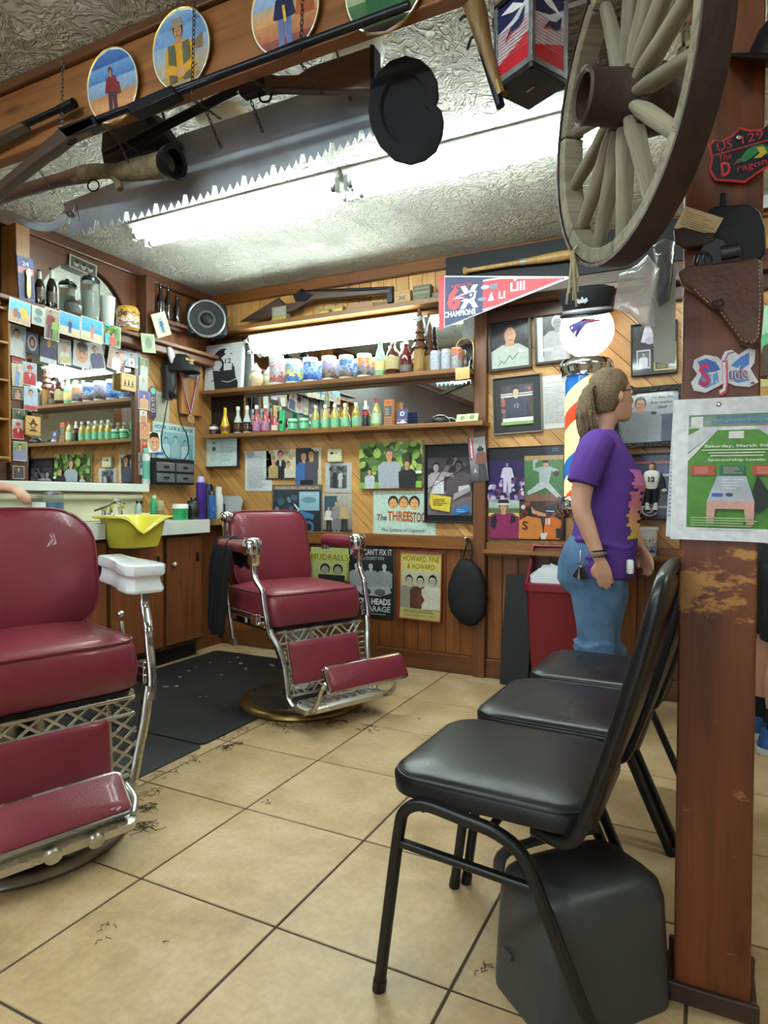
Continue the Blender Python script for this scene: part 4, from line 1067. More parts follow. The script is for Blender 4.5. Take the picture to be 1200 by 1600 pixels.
# cream pot with lid
vessel('ceramic_pot', 'bulbous cream ceramic pot with pointed lid on the upper shelf', 'pot', put(400, 603, YB_, ZA), .048, .165,
       [('pot', mat('cream_ceramic', 'c9bd9c', .35, var=.25, vscale=30, bump=.4, bscale=60), [(.55, 0), (.7, .06), (.98, .25), (1, .4), (.85, .56), (.62, .64)]), ('lid', mat('cream_lid', 'ddd8c8', .35), [(.78, .64), (.8, .72), (.6, .78), (.25, .9), (.12, 1), (0, 1)])], n=18)
GREENGL = mat('pale_green_bottle', 'a8d8b4', .1, trans=.35, alpha=1)
vessel('soda_bottle', 'pale green bottle with orange label on the upper shelf', 'bottle', put(594, 585, YB_, ZA), .033, .215,
       [('bottle', mat('pale_green', '8fcf9c', .15, coat=.6, var=.05), [(.85, 0), (1, .03), (1, .5), (.8, .66), (.42, .82), (.40, .95), (.46, .96), (.46, 1), (0, 1)]), ('label', mat('peach_label', 'e8c890', .5), [(1.02, .16), (1.02, .42)])])
BRGL = mat('brown_glass', '4a1f16', .12, coat=.6); PARCH = mat('parchment_label', 'b8a67a', .6, var=.1, vscale=40)
vessel('whiskey_jug', 'brown glass jug with parchment label on the upper shelf', 'bottle', put(614, 582, YB_, ZA), .047, .225,
       [('jug', BRGL, [(.9, 0), (1, .03), (1, .5), (.85, .62), (.4, .74), (.3, .82), (.3, .95), (0, .95)]), ('label', PARCH, [(1.02, .14), (1.02, .48)]), ('cap', mat('pale_cap', 'd8c0a8', .5), [(.36, .86), (.36, .98), (.3, 1), (0, 1)])])
vessel('brown_bottle', 'small reddish brown bottle with white swing stopper on the upper shelf', 'bottle', put(634, 579, YB_, ZA), .036, .20,
       [('bottle', mat('red_brown_glass', '5c1c18', .12, coat=.6), [(.9, 0), (1, .03), (1, .52), (.7, .7), (.36, .8), (.34, .93), (0, .93)]), ('stopper', LIDW, [(.45, .9), (.45, .97), (.2, 1), (0, 1)]), ('label', mat('grey_label', '6a6460', .6), [(1.02, .06), (1.02, .26)])])
# carved pine-tree figure with shingled cone
CARV = wood('carved_wood', '6b4028', '42241a', .55, 2, scale=2, coat=.05, knots=False); STRAW = wood('straw_wood', 'a47c48', '7c5a2c', .7, 2, scale=3, coat=0, knots=False)
for px, bot, hpx, sc_, lab in ((655, 578, 103, 1.0, 'tall'), (671, 576, 80, .72, 'shorter')):
    d = dist(px, bot, YB_); H = hpx / F_PX * d; t = thing('carved_figure', lab + ' carved wooden figure with shingled cone hat on the upper shelf', 'figurine', put(px, bot, YB_ + (.0 if sc_ == 1 else .035), ZA), 0, 'carved figures')
    R = .038 * sc_
    MB().lathe([(R * .8, 0), (R * .95, .02), (R * .8, H * .42)], 12).build('body', STRAW, t, smooth=0)
    for k in range(5):
        z = H * (.36 + .115 * k); r = R * (1.25 - .2 * k)
        mb = MB()
        for j in range(9):
            a0, a1 = 2 * PI * (j - .5) / 9, 2 * PI * (j + .5) / 9; am = 2 * PI * j / 9
            mb.add([(r * .55 * math.cos(a0), r * .55 * math.sin(a0), z + H * .13), (r * .55 * math.cos(a1), r * .55 * math.sin(a1), z + H * .13), (r * 1.02 * math.cos(a1), r * 1.02 * math.sin(a1), z + H * .02), (r * 1.1 * math.cos(am), r * 1.1 * math.sin(am), z), (r * 1.02 * math.cos(a0), r * 1.02 * math.sin(a0), z + H * .02)], [(0, 1, 2, 3, 4), (4, 3, 2, 1, 0)])
        mb.lathe([(r * .5, z), (r * .45, z + H * .13)], 9)
        mb.build('shingle_ring', CARV, t, smooth=0)
    MB().lathe([(R * .4, H * .9), (.001, H)], 9).build('tip', CARV, t, smooth=0)
WCAN = mat('white_can', 'c9ccd6', .3, .3, var=.12, vscale=60)
for k, (px, bot, hh) in enumerate(((680, 575, 31), (697, 574, 32))):
    d = dist(px, bot, YB_ - .01); R = 8.2 / F_PX * d; H = hh / F_PX * d
    t = vessel('white_can', 'pale grey aerosol can %s on the upper shelf' % ('beside the carved figures' if k == 0 else 'next to the red-topped can'), 'can', put(px, bot, YB_ - .01, ZA), R, H, [('can', WCAN, [(.95, 0), (1, .03), (1, .92), (.85, 1), (0, 1)])], 'pale cans')
    printed_lathe(t, 'label', R, H * .1, H * .85, [['b8bcc8', '9098b0', 'c8ccd6']] * 4, 14, px)
d = dist(713, 573, YB_ - .01); R = 8.4 / F_PX * d; H = 33 / F_PX * d
t = vessel('shave_can', 'can with red and gold top band on the upper shelf', 'can', put(713, 573, YB_ - .01, ZA), R, H, [('can', WCAN, [(.95, 0), (1, .03), (1, .95), (.9, 1), (0, 1)])])
printed_lathe(t, 'label', R, H * .05, H * .95, [['8a8e98', 'a4a4a8'], ['6c7c8c', '9a9ca0'], ['b8b0a8', '7c8a98'], ['c8463a', 'd85a40'], ['d8b060', 'c84a3a']], 14, 3)
# small arched mirror standing at the shelf's end
def arch(w, h, n=12): return [(-w, 0), (w, 0), (w, h - w)] + [(w * math.cos(PI * k / n), h - w + w * math.sin(PI * k / n)) for k in range(1, n)] + [(-w, h - w)]
t = thing('arched_mirror', 'small arched mirror standing at the right end of the upper shelf', 'mirror', put(726, 573, 2.36, ZA)); MW = 16 / F_PX * 3.6
MA = Matrix(((1, 0, 0, 0), (0, 0, -1, 0), (0, 1, 0, 0), (0, 0, 0, 1)))
mb = MB(MA); mb.prism(arch(MW, .19), -.006, 0); mb.build('frame', mat('brass_edge', 'a8905c', .35, .8), t, smooth=0)
mb = MB(MA); mb.prism(arch(MW - .006, .184), 0, .002); mb.build('glass', MIR, t, smooth=0)
vessel('brown_vial', 'small dark vial in front of the little arched mirror', 'bottle', put(728, 573, 2.30, ZA), .017, .075, [('vial', mat('vial_brown', '3c2c20', .3), [(1, 0), (1, .8), (.7, .9), (.7, 1), (0, 1)])])
s_ = Art(.085, .068, 'e8b878', .0006); s_.rect(0, 0, 1, 1, 'dca763', 'ecc088'); tag(s_.build('sticky_note', None, m_back(WB(712, 594, 2.265), math.radians(3))), 'orange sticky note on the edge of the upper shelf', 'note')
# ---- football print leaning at the left end of the upper shelf
def canvas_football(px0, py0, px1, py1, y):
    a, b = WB(px0, py1, y), WB(px1, py0, y); w, h = b.x - a.x, b.z - a.z
    A = Art(w, h, 'c9ccd0', .03)
    A.ell(.48, .60, .30, .30, '22252a', 18).poly([(.2, .5), (.8, .5), (.9, .0), (.30, 0)], '22252a')
    A.ell(.32, .62, .16, .12, '30343a').ell(.33, .55, .14, .10, 'b8bcc2').line([(.16, .52), (.42, .47)], .02, 'e0e2e4').line([(.16, .46), (.42, .43)], .02, 'e0e2e4')
    A.ell(.62, .82, .10, .06, 'd0d2d4').poly([(.44, .70), (.56, .77), (.72, .76), (.84, .68), (.80, .5), (.74, .58), (.74, .42), (.52, .42), (.52, .6)], 'd0d2d4')
    A.text('12', .63, .57, .10, '22252a', .17, bold=.02)
    A.poly([(.30, .30), (.44, .34), (.60, .25), (.84, .30), (.92, .14), (.92, 0), (.32, 0)], '22252a').line([(.48, .2), (.66, .16), (.88, .22)], .015, 'd0d2d4').line([(.2, .2), (.3, .25)], .02, '22252a')
    A.text('20', .10, .05, .03, '50545a')
    return tag(A.build('football_print', None, m_back((a.x, y, ZA), 0, math.radians(-4))), 'black and white football drawing with the number 12 on the upper shelf', 'print')
canvas_football(319, 532, 376, 612, 2.32)
# ---- bottles of the lower shelf
OIL = mat('yellow_oil', 'b49a34', .12, coat=.7, var=.1, vscale=20); GLAB = mat('mint_label', '7fc09a', .5, var=.15, vscale=60); GJAR = mat('green_gel', '2f9a62', .15, coat=.5)
YL = 2.325
o0 = None
for k, px in enumerate((493, 508, 523, 539, 556)):
    pos = put(px, 667 - k * .8, YL, ZB2)
    lab = ['leftmost yellow oil bottle with mint label on the lower shelf', 'second yellow oil bottle from the green jars', 'middle one of the five yellow oil bottles', 'fourth yellow oil bottle from the green jars', 'rightmost yellow oil bottle, beside the white spray bottle'][k]
    if o0 is None:
        o0 = vessel('oil_bottle', lab, 'bottle', pos, .026, .158, [('bottle', OIL, [(.9, 0), (1, .03), (1, .5), (.8, .66), (.42, .78), (.42, .86)]), ('cap', LIDW, [(.46, .86), (.46, .98), (.4, 1), (0, 1)]), ('label', GLAB, [(1.03, .08), (1.03, .42)])], 'yellow oil bottles')
    else: dup(o0, pos, label=lab)
BLK = mat('black_label', '19191c', .35, coat=.3); REDP = mat('red_tonic', 'a83a44', .15, coat=.6); PINKL = mat('pink_label', 'b07898', .5, var=.25, vscale=70)
def talc(px, bot, lab, bodym, capm, neckm, labm, grp):
    return vessel('tonic_bottle', lab, 'bottle', put(px, bot, YL, ZB2), .0275, .187, [('bottle', bodym, [(.9, 0), (1, .02), (1, .44), (.6, .6), (.42, .68)]), ('neck', neckm, [(.42, .66), (.40, .86)]), ('cap', capm, [(.50, .86), (.50, .98), (.42, 1), (0, 1)]), ('label', labm, [(1.03, .05), (1.03, .40)])], grp)
FRST = mat('frosted', 'c4ccc4', .3)
t = talc(372, 675, 'black-labelled bottle with orange flame mark beside the yellow bottle', FRST, LIDW, FRST, BLK, 'flame bottles'); printed_lathe(t, 'emblem', .0287, .02, .06, [['d8562a', '19191c', '19191c', 'e8a43a']] * 2, 8, 4)
t = talc(386, 674, 'black-labelled bottle with orange flame mark beside the pink bottles', FRST, LIDW, FRST, BLK, 'flame bottles'); printed_lathe(t, 'emblem', .0287, .02, .06, [['d8562a', '19191c', '19191c', 'e8a43a']] * 2, 8, 4)
talc(401, 672, 'red tonic bottle with pink label next to the flame bottles', REDP, LIDW, REDP, PINKL, 'pink tonic bottles')
talc(415, 671, 'red tonic bottle with pink label next to the red jar', REDP, LIDW, REDP, PINKL, 'pink tonic bottles')
t = vessel('yellow_bottle', 'yellow and black bottle with long tapered neck on the lower shelf', 'bottle', put(352, 677, YL, ZB2), .036, .185, [('bottle', mat('amber_yellow', 'd8b41e', .2, coat=.5), [(.7, 0), (.8, .03), (1, .2), (.95, .3), (.55, .55), (.36, .72), (.32, 1), (0, 1)])]); printed_lathe(t, 'label', .036, .02, .055, [['1c1a16', '2c2a20', 'd8862a']] * 3, 12, 5, 1.03)
vessel('brush_tub', 'brown tub with white bow label at the left end of the lower shelf', 'tub', put(334, 677, YL, ZB2), .033, .072, [('tub', mat('dark_maroon', '4a2024', .4), [(1, 0), (1, .9), (.9, 1), (0, 1)]), ('label', LIDW, [(1.02, .5), (1.02, .78)])])
vessel('red_jar', 'short red jar with cream label on the lower shelf', 'jar', put(429, 670, YL, ZB2), .024, .105, [('jar', REDP, [(1, 0), (1, .55), (.6, .75), (.5, 1), (0, 1)]), ('label', mat('cream_label', 'd8ccb0', .5), [(1.03, .08), (1.03, .4)])])
t = thing('green_tube', 'bright green squeeze tube standing on the lower shelf', 'tube', put(441, 671, YL, ZB2)); MB().rloft([(.018, .014, .012, 0), (.02, .016, .013, .02), (.021, .008, .006, .12), (.021, .003, .002, .14)]).build('tube', mat('tube_green', '2fae6a', .3, var=.2, vscale=40), t); MB().bb((-.012, -.0165, .05), (.012, -.012, .07)).build('label', BLK, t)
for k, (px, bot) in enumerate(((457, 669), (475, 668))):
    vessel('gel_jar', ['squat green gel jar beside the green tube', 'squat green gel jar beside the yellow oil bottles'][k], 'jar', put(px, bot, YL - .005, ZB2), .031, .078, [('jar', GJAR, [(.95, 0), (1, .05), (1, .78)]), ('lid', mat('pale_green_lid', 'bcdccc', .4), [(1.03, .78), (1.03, .98), (.98, 1), (0, 1)]), ('label', GLAB, [(1.02, .15), (1.02, .6)])], 'green gel jars')
vessel('spray_bottle', 'slim white and black spray bottle right of the oil bottles', 'bottle', put(571, 664, YL, ZB2), .020, .165, [('bottle', BLK, [(1, 0), (1, .6), (.9, .66)]), ('top', LIDW, [(.9, .62), (.7, .75), (.45, .85), (.4, 1), (0, 1)]), ('label', mat('red_label', 'b8303c', .5), [(1.03, .45), (1.03, .58)])])
vessel('tonic_bottle', 'yellow tonic bottle with red cap on the lower shelf', 'bottle', put(588, 663, YL, ZB2), .030, .175, [('bottle', mat('pale_oil', 'a8a458', .12, coat=.6), [(.9, 0), (1, .03), (1, .5), (.6, .7), (.4, .78), (.4, .84)]), ('cap', mat('red_cap', 'b83040', .4), [(.45, .84), (.45, 1), (0, 1)]), ('label', mat('pale_mint', 'b8d0b4', .5, var=.2, vscale=50), [(1.03, .1), (1.03, .46)])])
A = Art(15 / F_PX * 3.6, 46 / F_PX * 3.6, 'c27a42', .04); A.rect(.05, .35, .95, .75, '4a4e58').lines(.15, .4, .85, .7, 5, 'a8acb0', .4).rect(.1, .82, .9, .95, 'c8563a').rect(.1, .05, .9, .3, '8a6a52')
tag(A.build('tall_box', None, m_back((put(600, 662, 2.32, 0).x, 2.32, ZB2))), 'narrow orange and grey box standing on the lower shelf', 'box')
A = Art(20 / F_PX * 3.6, 28 / F_PX * 3.6, '2c3a6a', .004); A.ell(.5, .78, .3, .2, '2c3a6a').ell(.5, .72, .22, .15, 'd8dce8').ell(.5, .72, .12, .09, '2c3a6a').rect(.05, .3, .95, .36, 'c8344a').rect(.05, .12, .95, .18, 'e0e4ec').ell(.6, .2, .2, .1, 'd8dce8')
tag(A.build('team_card', None, m_back((put(619, 660, 2.31, 0).x, 2.31, ZB2), 0, math.radians(-10))), 'navy blue card with white ring emblem on the lower shelf', 'card')
# cap, glasses case and folded papers at the right end of the lower shelf
t = thing('folded_hat', 'dark folded cap lying on the lower shelf under the mirror', 'cap', put(688, 655, 2.33, ZB2)); MB().sph((0, 0, .012), (.06, .05, .04), 16, 8).build('crown', BLK, t, smooth=60); MB().rloft([(.05, .03, .03, .004, -.055, -.01), (.05, .03, .03, .009, -.055, -.01)]).build('peak', BLK, t)
for k, (px, py, c, tl) in enumerate(((712, 655, 'b8c890', 8), (728, 652, 'a8c080', -6))):
    A = Art(.075, .05, c, .001); A.rect(.08, .1, .92, .9, 'c8d4a8').ell(.5, .5, .2, None, '7a8c5c'); tag(A.build('banknote_card', None, m_back((put(px, py, 2.30, 0).x, 2.30 - k * .012, ZB2), 0, math.radians(-25))), ['pale green printed note leaning on the lower shelf next to the cap', 'pale green printed note at the right end of the lower shelf'][k], 'note', 'green printed notes')
# ---- top shelf: long gun, boxes
def pxbox(name, label, x0, y0, x1, y1, yf, depth, z, col, art=None, cat='box', group=None):
    a, b = on(x0, y1, 1, yf), on(x1, y0, 1, yf); A = Art(b.x - a.x, b.z - a.z, col, depth)
    if art: art(A)
    return tag(A.build(name, None, m_back((a.x, yf, z))), label, cat, group)
pxbox('cartridge_box', 'small grey and yellow cartridge box by the gun stock on the top shelf', 425, 470, 447, 497, 2.33, .05, ZT, '8c8a78', lambda A: A.rect(0, 0, 1, .3, 'b8983a').rect(.1, .4, .9, .9, '9a988c'))
pxbox('cartridge_box', 'small yellow-banded box under the gun lock on the top shelf', 497, 472, 514, 485, 2.34, .04, ZT, '8a7c4a', lambda A: A.rect(.1, .3, .9, .7, 'c8a83a'))
pxbox('cartridge_box', 'small yellow-banded box under the gun barrel on the top shelf', 519, 467, 536, 482, 2.34, .04, ZT, '857446', lambda A: A.rect(.1, .3, .9, .7, 'c8a83a'))
pxbox('wooden_box', 'flat wooden box under the gun muzzle on the top shelf', 548, 461, 582, 477, 2.33, .05, ZT, '8c6a44', lambda A: A.rect(.1, .3, .9, .4, '6a4c2c'))
pxbox('wooden_box', 'darker flat wooden box beside the cardboard box on the top shelf', 583, 461, 606, 474, 2.34, .05, ZT, '6c5034')
pxbox('cardboard_box', 'tan cardboard box with a cross mark on the top shelf', 616, 443, 641, 467, 2.32, .06, ZT, 'a8814e', lambda A: A.line([(.25, .3), (.7, .6)], .08, '5a4226').line([(.3, .6), (.7, .3)], .08, '5a4226').rect(.2, .8, .8, .85, '8a683c'))
pxbox('green_tin', 'dark green lettered tin on the top shelf', 645, 434, 672, 463, 2.32, .06, ZT, '4a4c3c', lambda A: A.rect(0, .45, 1, .62, '7a7448').lines(.1, .1, .9, .4, 4, '6c6c54').rect(.1, .75, .9, .85, '7c765a'))
pxbox('grey_block', 'low grey block at the right end of the top shelf', 674, 446, 688, 460, 2.34, .05, ZT, '6a6058')
GUNW = wood('gun_stock_wood', '54382a', '30201a', .38, 0, scale=1.5, coat=.3, knots=False); GUNM = mat('blued_steel', '2c2c32', .35, .85, var=.2, vscale=20)
def long_gun(name, label, prof_stock, barrel, parts, y, group='long guns'):
    """stock outline in photo pixels on the plane Y = y"""
    t = thing(name, label, 'gun', (0, 0, 0), 0, group)
    def pt(q, yy=y): return on(q[0], q[1], 1, yy)
    P = [(pt(q).x, pt(q).z) for q in prof_stock]
    ar = sum(P[i - 1][0] * P[i][1] - P[i][0] * P[i - 1][1] for i in range(len(P)))
    if ar < 0: P = P[::-1]
    mb = MB(Matrix(((1, 0, 0, 0), (0, 0, -1, y), (0, 1, 0, 0), (0, 0, 0, 1)))); mb.prism(P, -.018, .018); mb.build('stock', GUNW, t, smooth=30, bevel=.007, seg=3)
    for a, b, r in barrel: MB().cyl(pt(a), pt(b), r, n=12).build('barrel', GUNM, t, smooth=50)
    for pn, pts, th in parts:
        if pn == 'trigger_guard':
            MB().tube(bez([pt(q) for q in pts], 4), .0035, 6).build(pn, GUNM, t, smooth=60)
        else:
            Q = [(pt(q).x, pt(q).z) for q in pts]
            if sum(Q[i - 1][0] * Q[i][1] - Q[i][0] * Q[i - 1][1] for i in range(len(Q))) < 0: Q = Q[::-1]
            mb = MB(Matrix(((1, 0, 0, 0), (0, 0, -1, y), (0, 1, 0, 0), (0, 0, 0, 1)))); mb.prism(Q, -th, th); mb.build(pn, GUNM, t, smooth=30, bevel=.003)
    return t
long_gun('musket', 'old percussion long gun lying on the top shelf of the back wall', [(376, 503), (436, 466), (446, 475), (462, 474), (478, 456), (560, 455), (612, 452), (612, 459), (540, 466), (490, 470), (466, 484), (440, 494), (420, 498)], [((478, 456), (615, 450), .011)], [('lock', [(460, 462), (476, 456), (492, 462), (480, 472), (464, 472)], .022), ('hammer', [(466, 458), (474, 452), (472, 462)], .024), ('trigger_guard', [(462, 476), (468, 483), (478, 477), (478, 472)], .01), ('barrel_band', [(606, 449), (615, 449), (615, 473), (606, 474)], .016)], 2.35)
# ---- things pinned to the boards under the shelves
def pin(name, label, x0, y0, x1, y1, fn, cat='photo', y=2.416, tilt=0.0, paper='f0eee8', group=None, thick=.002, lean=0.0):
    a, b = WB(x0, y1, y), WB(x1, y0, y); A = Art(b.x - a.x, b.z - a.z, paper, thick); fn(A)
    return tag(A.build(name, None, m_back((a.x, y, a.z), math.radians(tilt), math.radians(lean))), label, cat, group)
def framed(name, label, x0, y0, x1, y1, fn, fw=.012, fm=None, y=2.40, tilt=0.0, mw=0.0, mcol='16161a', depth=.018, cat='picture', group=None, glass=True):
    """frame of four mitred sides, print and mount behind glass"""
    a, b = WB(x0, y1, y), WB(x1, y0, y); w, h = b.x - a.x, b.z - a.z
    t = thing(name, label, cat, (0, 0, 0), 0, group); t.matrix_world = m_back((a.x, y, a.z), math.radians(tilt))
    fm = fm or BLACKF
    for (p0, p1, p2, p3) in (((0, 0), (w, 0), (w - fw, fw), (fw, fw)), ((w, 0), (w, h), (w - fw, h - fw), (w - fw, fw)), ((w, h), (0, h), (fw, h - fw), (w - fw, h - fw)), ((0, h), (0, 0), (fw, fw), (fw, h - fw))):
        mb = MB(); mb.prism([p0, p1, p2, p3], -.012, depth - .012); mb.build('frame_side', fm, t, smooth=0, bevel=.002)
    A = Art(w - 2 * fw, h - 2 * fw, mcol if mw else 'd8d4cc', .003)
    B = A
    if mw:
        B = Art(w - 2 * fw - 2 * mw, h - 2 * fw - 2 * mw, 'd8d4cc', .001)
        fn(B)
        A.build('mount', t, Matrix.Translation((fw, fw, -.008)))
        B.build('print', t, Matrix.Translation((fw + mw, fw + mw, -.006)), print_mat('print_glossy', .25, .4))
    else:
        fn(A); A.build('print', t, Matrix.Translation((fw, fw, -.007)), print_mat('print_glossy', .25, .4))
    return t
BLACKF = mat('black_frame', '18161a', .4, var=.1)
def cert(A): A.rect(0, 0, 1, 1, 'c8dcdc', 'd8e4e2').rect(.08, .06, .94, .94, 'cfe0e0').lines(.45, .15, .88, .85, 12, '9fb4b8', .3).lines(.14, .2, .36, .5, 6, 'a8bcc0', .3).rect(.22, .78, .3, .88, '7a8c94').ell(.26, .62, .06, None, '5a6a78')
framed('certificate', 'framed certificate hanging under the lower shelf beside the speaker corner', 320, 681, 372, 731, cert, .008, y=2.36)
pin('letter', 'typed white letter pinned under the lower shelf', 383, 704, 425, 767, lambda A: A.rect(0, 0, 1, 1, 'd9dde2', 'e4e7ea').ell(.2, .95, .15, None, 'aab2bc').lines(.1, .08, .9, .88, 22, 'b4b8c0', .35), 'paper', tilt=0)
def wedding(A): A.rect(0, 0, 1, 1, 'd8ccb0', 'e8dcc4').foliage(0, .4, 1, 1, ['c8b48c', 'e4d8b8', 'b89c74'], 14, .1, 3).person(.5, .0, .98, '1c1c20', 'd8a480', '2c1c14', wide=.8).rect(.47, .45, .53, .62, 'e8e4e0').person(.26, 0, .72, 'b89c6c', 'd8a480', '8a7a6c').person(.78, 0, .6, 'd8d0c0', 'd8a480', '2a1a14').rect(0, 0, 1, .04, '3c3028')
pin('photo', 'photo of a man in a black vest between two people, under the lower shelf', 416, 702, 462, 749, wedding)
def dinner(A): A.rect(0, 0, 1, 1, '14141c', '242838').rect(.62, .0, 1, 1, 'c8bc98', 'd8d4c0').rect(.7, .4, .9, .9, '5a5448').person(.32, 0, .92, '3c64a4', 'c8906c', '241814').person(.62, 0, .96, '4c4c5c', 'c89870', '2c201c', wide=.8).rect(.2, 0, .7, .12, '14141c')
pin('photo', 'photo of a couple in blue and grey against a dark hall', 462, 699, 502, 757, dinner)
t = thing('thermostat', 'cream wall thermostat under the lower shelf', 'thermostat', WB(525, 712, 2.416)); CRM = mat('cream_plastic', 'd8d2b0', .4)
mb = MB(MA); mb.rloft([(.052, .044, .012, 0), (.052, .044, .012, .022), (.046, .038, .01, .028)]); mb.build('housing', CRM, t)
mb = MB(MA); mb.bb((-.026, .008, .026), (-.004, .022, .0295)); mb.build('display', mat('lcd', '30342c', .2), t, smooth=0)
for x in (.012, .024): mb = MB(MA); mb.lathe([(.005, .026), (.005, .031), (0, .031)], 8, (x, .014, 0)); mb.build('button', mat('button_grey', '8a8878', .5), t)
def bwcouple(A): A.rect(0, 0, 1, 1, 'b8b8bc', 'c4c4c8').rect(.18, .14, .82, .9, '4a4c52', '6a6c72').foliage(.2, .5, .8, .88, ['3a3c40', '8a8c90', '54565a'], 18, .07, 5).person(.38, .16, .62, '34363c', '9a9a9e', '2a2a2e', '34363c').person(.6, .16, .58, 'c8c8cc', '9a9a9e', '3a3a3e', 'c8c8cc')
pin('photo', 'black and white photo of two standing people in a wide white border', 508, 722, 549, 769, bwcouple, tilt=-1)
def moto(A): A.rect(0, 0, 1, 1, '6a5a44').rect(.03, .02, .97, .9, '1c1e24', '2c3844').rect(.03, .9, .97, .985, '7a6058').text("PANHEAD'S FIRST, DON'T BE LATE!", .5, .915, .045, 'd0c8bc', .86, bold=.02).rect(.55, .5, .94, .86, '8ab0c4', 'a8c8d4').ell(.74, .70, .14, .06, '6a94a8').foliage(.06, .4, .5, .8, ['2c3c4c', '4a6478', '18202c', '708898'], 20, .06, 8).poly([(.35, .35), (.6, .5), (.85, .42), (.8, .25), (.45, .2)], '3c78a8').ell(.74, .18, .15, .17, '16181c').ell(.74, .18, .11, .125, '3c6a8c').ell(.74, .18, .06, .07, '16181c').line([(.52, .5), (.68, .18)], .03, 'b8c0c8').line([(.46, .62), (.56, .5)], .03, 'd0d8dc').ell(.25, .16, .15, .17, '16181c').poly([(.3, .3), (.5, .45), (.56, .3), (.4, .2)], '8a5a3c')
pin('poster', 'blue motorcycle poster above the chair back', 425, 757, 504, 836, moto, 'poster')
def grp3(A): A.rect(0, 0, 1, 1, '7a6a5c', 'b8b4a8').rect(0, 0, 1, .14, '4c3c30').rect(.08, .55, .5, .95, '3c5464').person(.22, .05, .66, 'e0dcd4', 'd8a480', '2a1a14', '2a2a30').person(.48, .02, .82, '8c8c90', 'd8a480', '241814', '7a7a80').person(.75, .02, .78, 'c0a47c', 'd8a480', 'b8b0a8', '34343c')
pin('photo', 'photo of three people standing together beside the motorcycle poster', 504, 772, 551, 836, grp3, tilt=1)
def lake(A): A.rect(0, 0, 1, 1, '3c4a2c', '6a8c4c').rect(.55, .8, .7, 1, 'b8d8ec').foliage(0, .35, 1, 1, ['4a6a2c', '7a9a44', '2c3c20', '94b058', 'b8c868', '34481f'], 70, .07, 2).rect(0, 0, 1, .14, '8ab04a').rect(.8, .3, 1, .36, 'e8ece8').person(.5, 0, .86, 'a4acb8', 'c89474', '5a5450', wide=1.15).person(.18, 0, .44, 'c0c4d0', 'd8a088', '2a1c1c', wide=1.0).person(.78, 0, .6, '24262c', 'c08c6c', '3c3430', wide=1.2)
pin('photo', 'large glossy photo of three people before green trees', 563, 690, 661, 764, lake, y=2.40, thick=.012, tilt=1)
def stooges(A): 
    A.rect(0, 0, 1, 1, 'b4d0c0', 'bcd8cc').rect(.02, .03, .98, .97, 'c4dcd0')
    for x, c in ((.33, '2a1c1a'), (.50, '6a4a34'), (.67, '2a1c1a')): A.ell(x, .76, .085, .14, c).ell(x, .72, .065, .12, 'e0a870').ell(x - .02, .74, .008, .012, '2a1c1a', 6).ell(x + .03, .74, .008, .012, '2a1c1a', 6).rect(x - .02, .66, x + .03, .672, '9a4a34')
    A.text('The', .15, .36, .13, '5a3028', .16, bold=.01, shear=.2).text('THREE', .43, .36, .2, 'c8862c', .38, bold=.03).text('THREE', .425, .37, .18, 'b8402c', .36).text('STOOGES', .81, .34, .2, '8c4a2c', .40, bold=.02)
    A.text('The Sultans of Slapstick!', .5, .12, .075, '3a3a3c', .72, shear=.25)
pin('poster', 'pale green poster of three cartoon heads titled The Three Stooges', 583, 767, 681, 838, stooges, 'poster')
def boxing(A): 
    A.rect(0, 0, 1, 1, '1c1c20').rect(.03, .08, .97, .84, '70646a', '8a8088').rect(.03, .4, .97, .84, '504a52', '3c383e')
    A.foliage(.05, .4, .95, .8, ['6a6068', '2c282e', '48424a'], 24, .09, 6)
    A.person(.22, .36, .42, 'a8a0a4', 'a09498', '2a2628', wide=1.0).person(.70, .34, .46, '5a5058', '5c5054', '1a181a', wide=1.3).poly([(.3, .6), (.6, .58), (.6, .63), (.32, .66)], 'a09498').poly([(.12, .36), (.4, .36), (.38, .52), (.2, .54)], 'd8d4d8').poly([(.70, .36), (.95, .40), (.92, .48), (.7, .46)], 'c8c4c8').poly([(.6, .28), (.95, .40), (.95, .46), (.6, .36)], 'a89ca0')
    A.line([(.02, .33), (.5, .82)], .012, '1a181a').line([(.02, .42), (.96, .74)], .012, '1a181a')
framed('picture', 'framed black and white boxing picture with two tickets in its mount', 663, 692, 742, 816, lambda A: (boxing(A), A.poly([(.08, .24), (.1, .36), (.55, .32), (.52, .12), (.14, .16)], 'd8c04a'), A.lines(.16, .2, .48, .3, 4, '6a5c20', .5), A.poly([(.6, .17), (.9, .22), (.93, .13), (.63, .08)], '2c70b4'), A.lines(.66, .12, .88, .17, 2, '8ab8e0', .4)), .009, y=2.395)
def flagcard(A): A.rect(0, 0, 1, 1, '34343e', 'b8b4b8').rect(.0, .5, .16, 1, '2c3a6a').rect(.02, .5, .08, .98, 'c84a54').rect(.12, .55, .2, 1, 'e0dce0').rect(.22, .5, .3, .98, 'b83a48').person(.7, .02, .78, '7a4a44', 'c89878', '1c1a20', '3a3a44').ell(.7, .72, .2, .05, '1c1a20').text('A', .3, .2, .1, 'd8d8dc')
pin('card', 'small card with flag stripes and hatted figure on the post', 737, 684, 764, 754, flagcard, 'card', y=2.372, tilt=6)
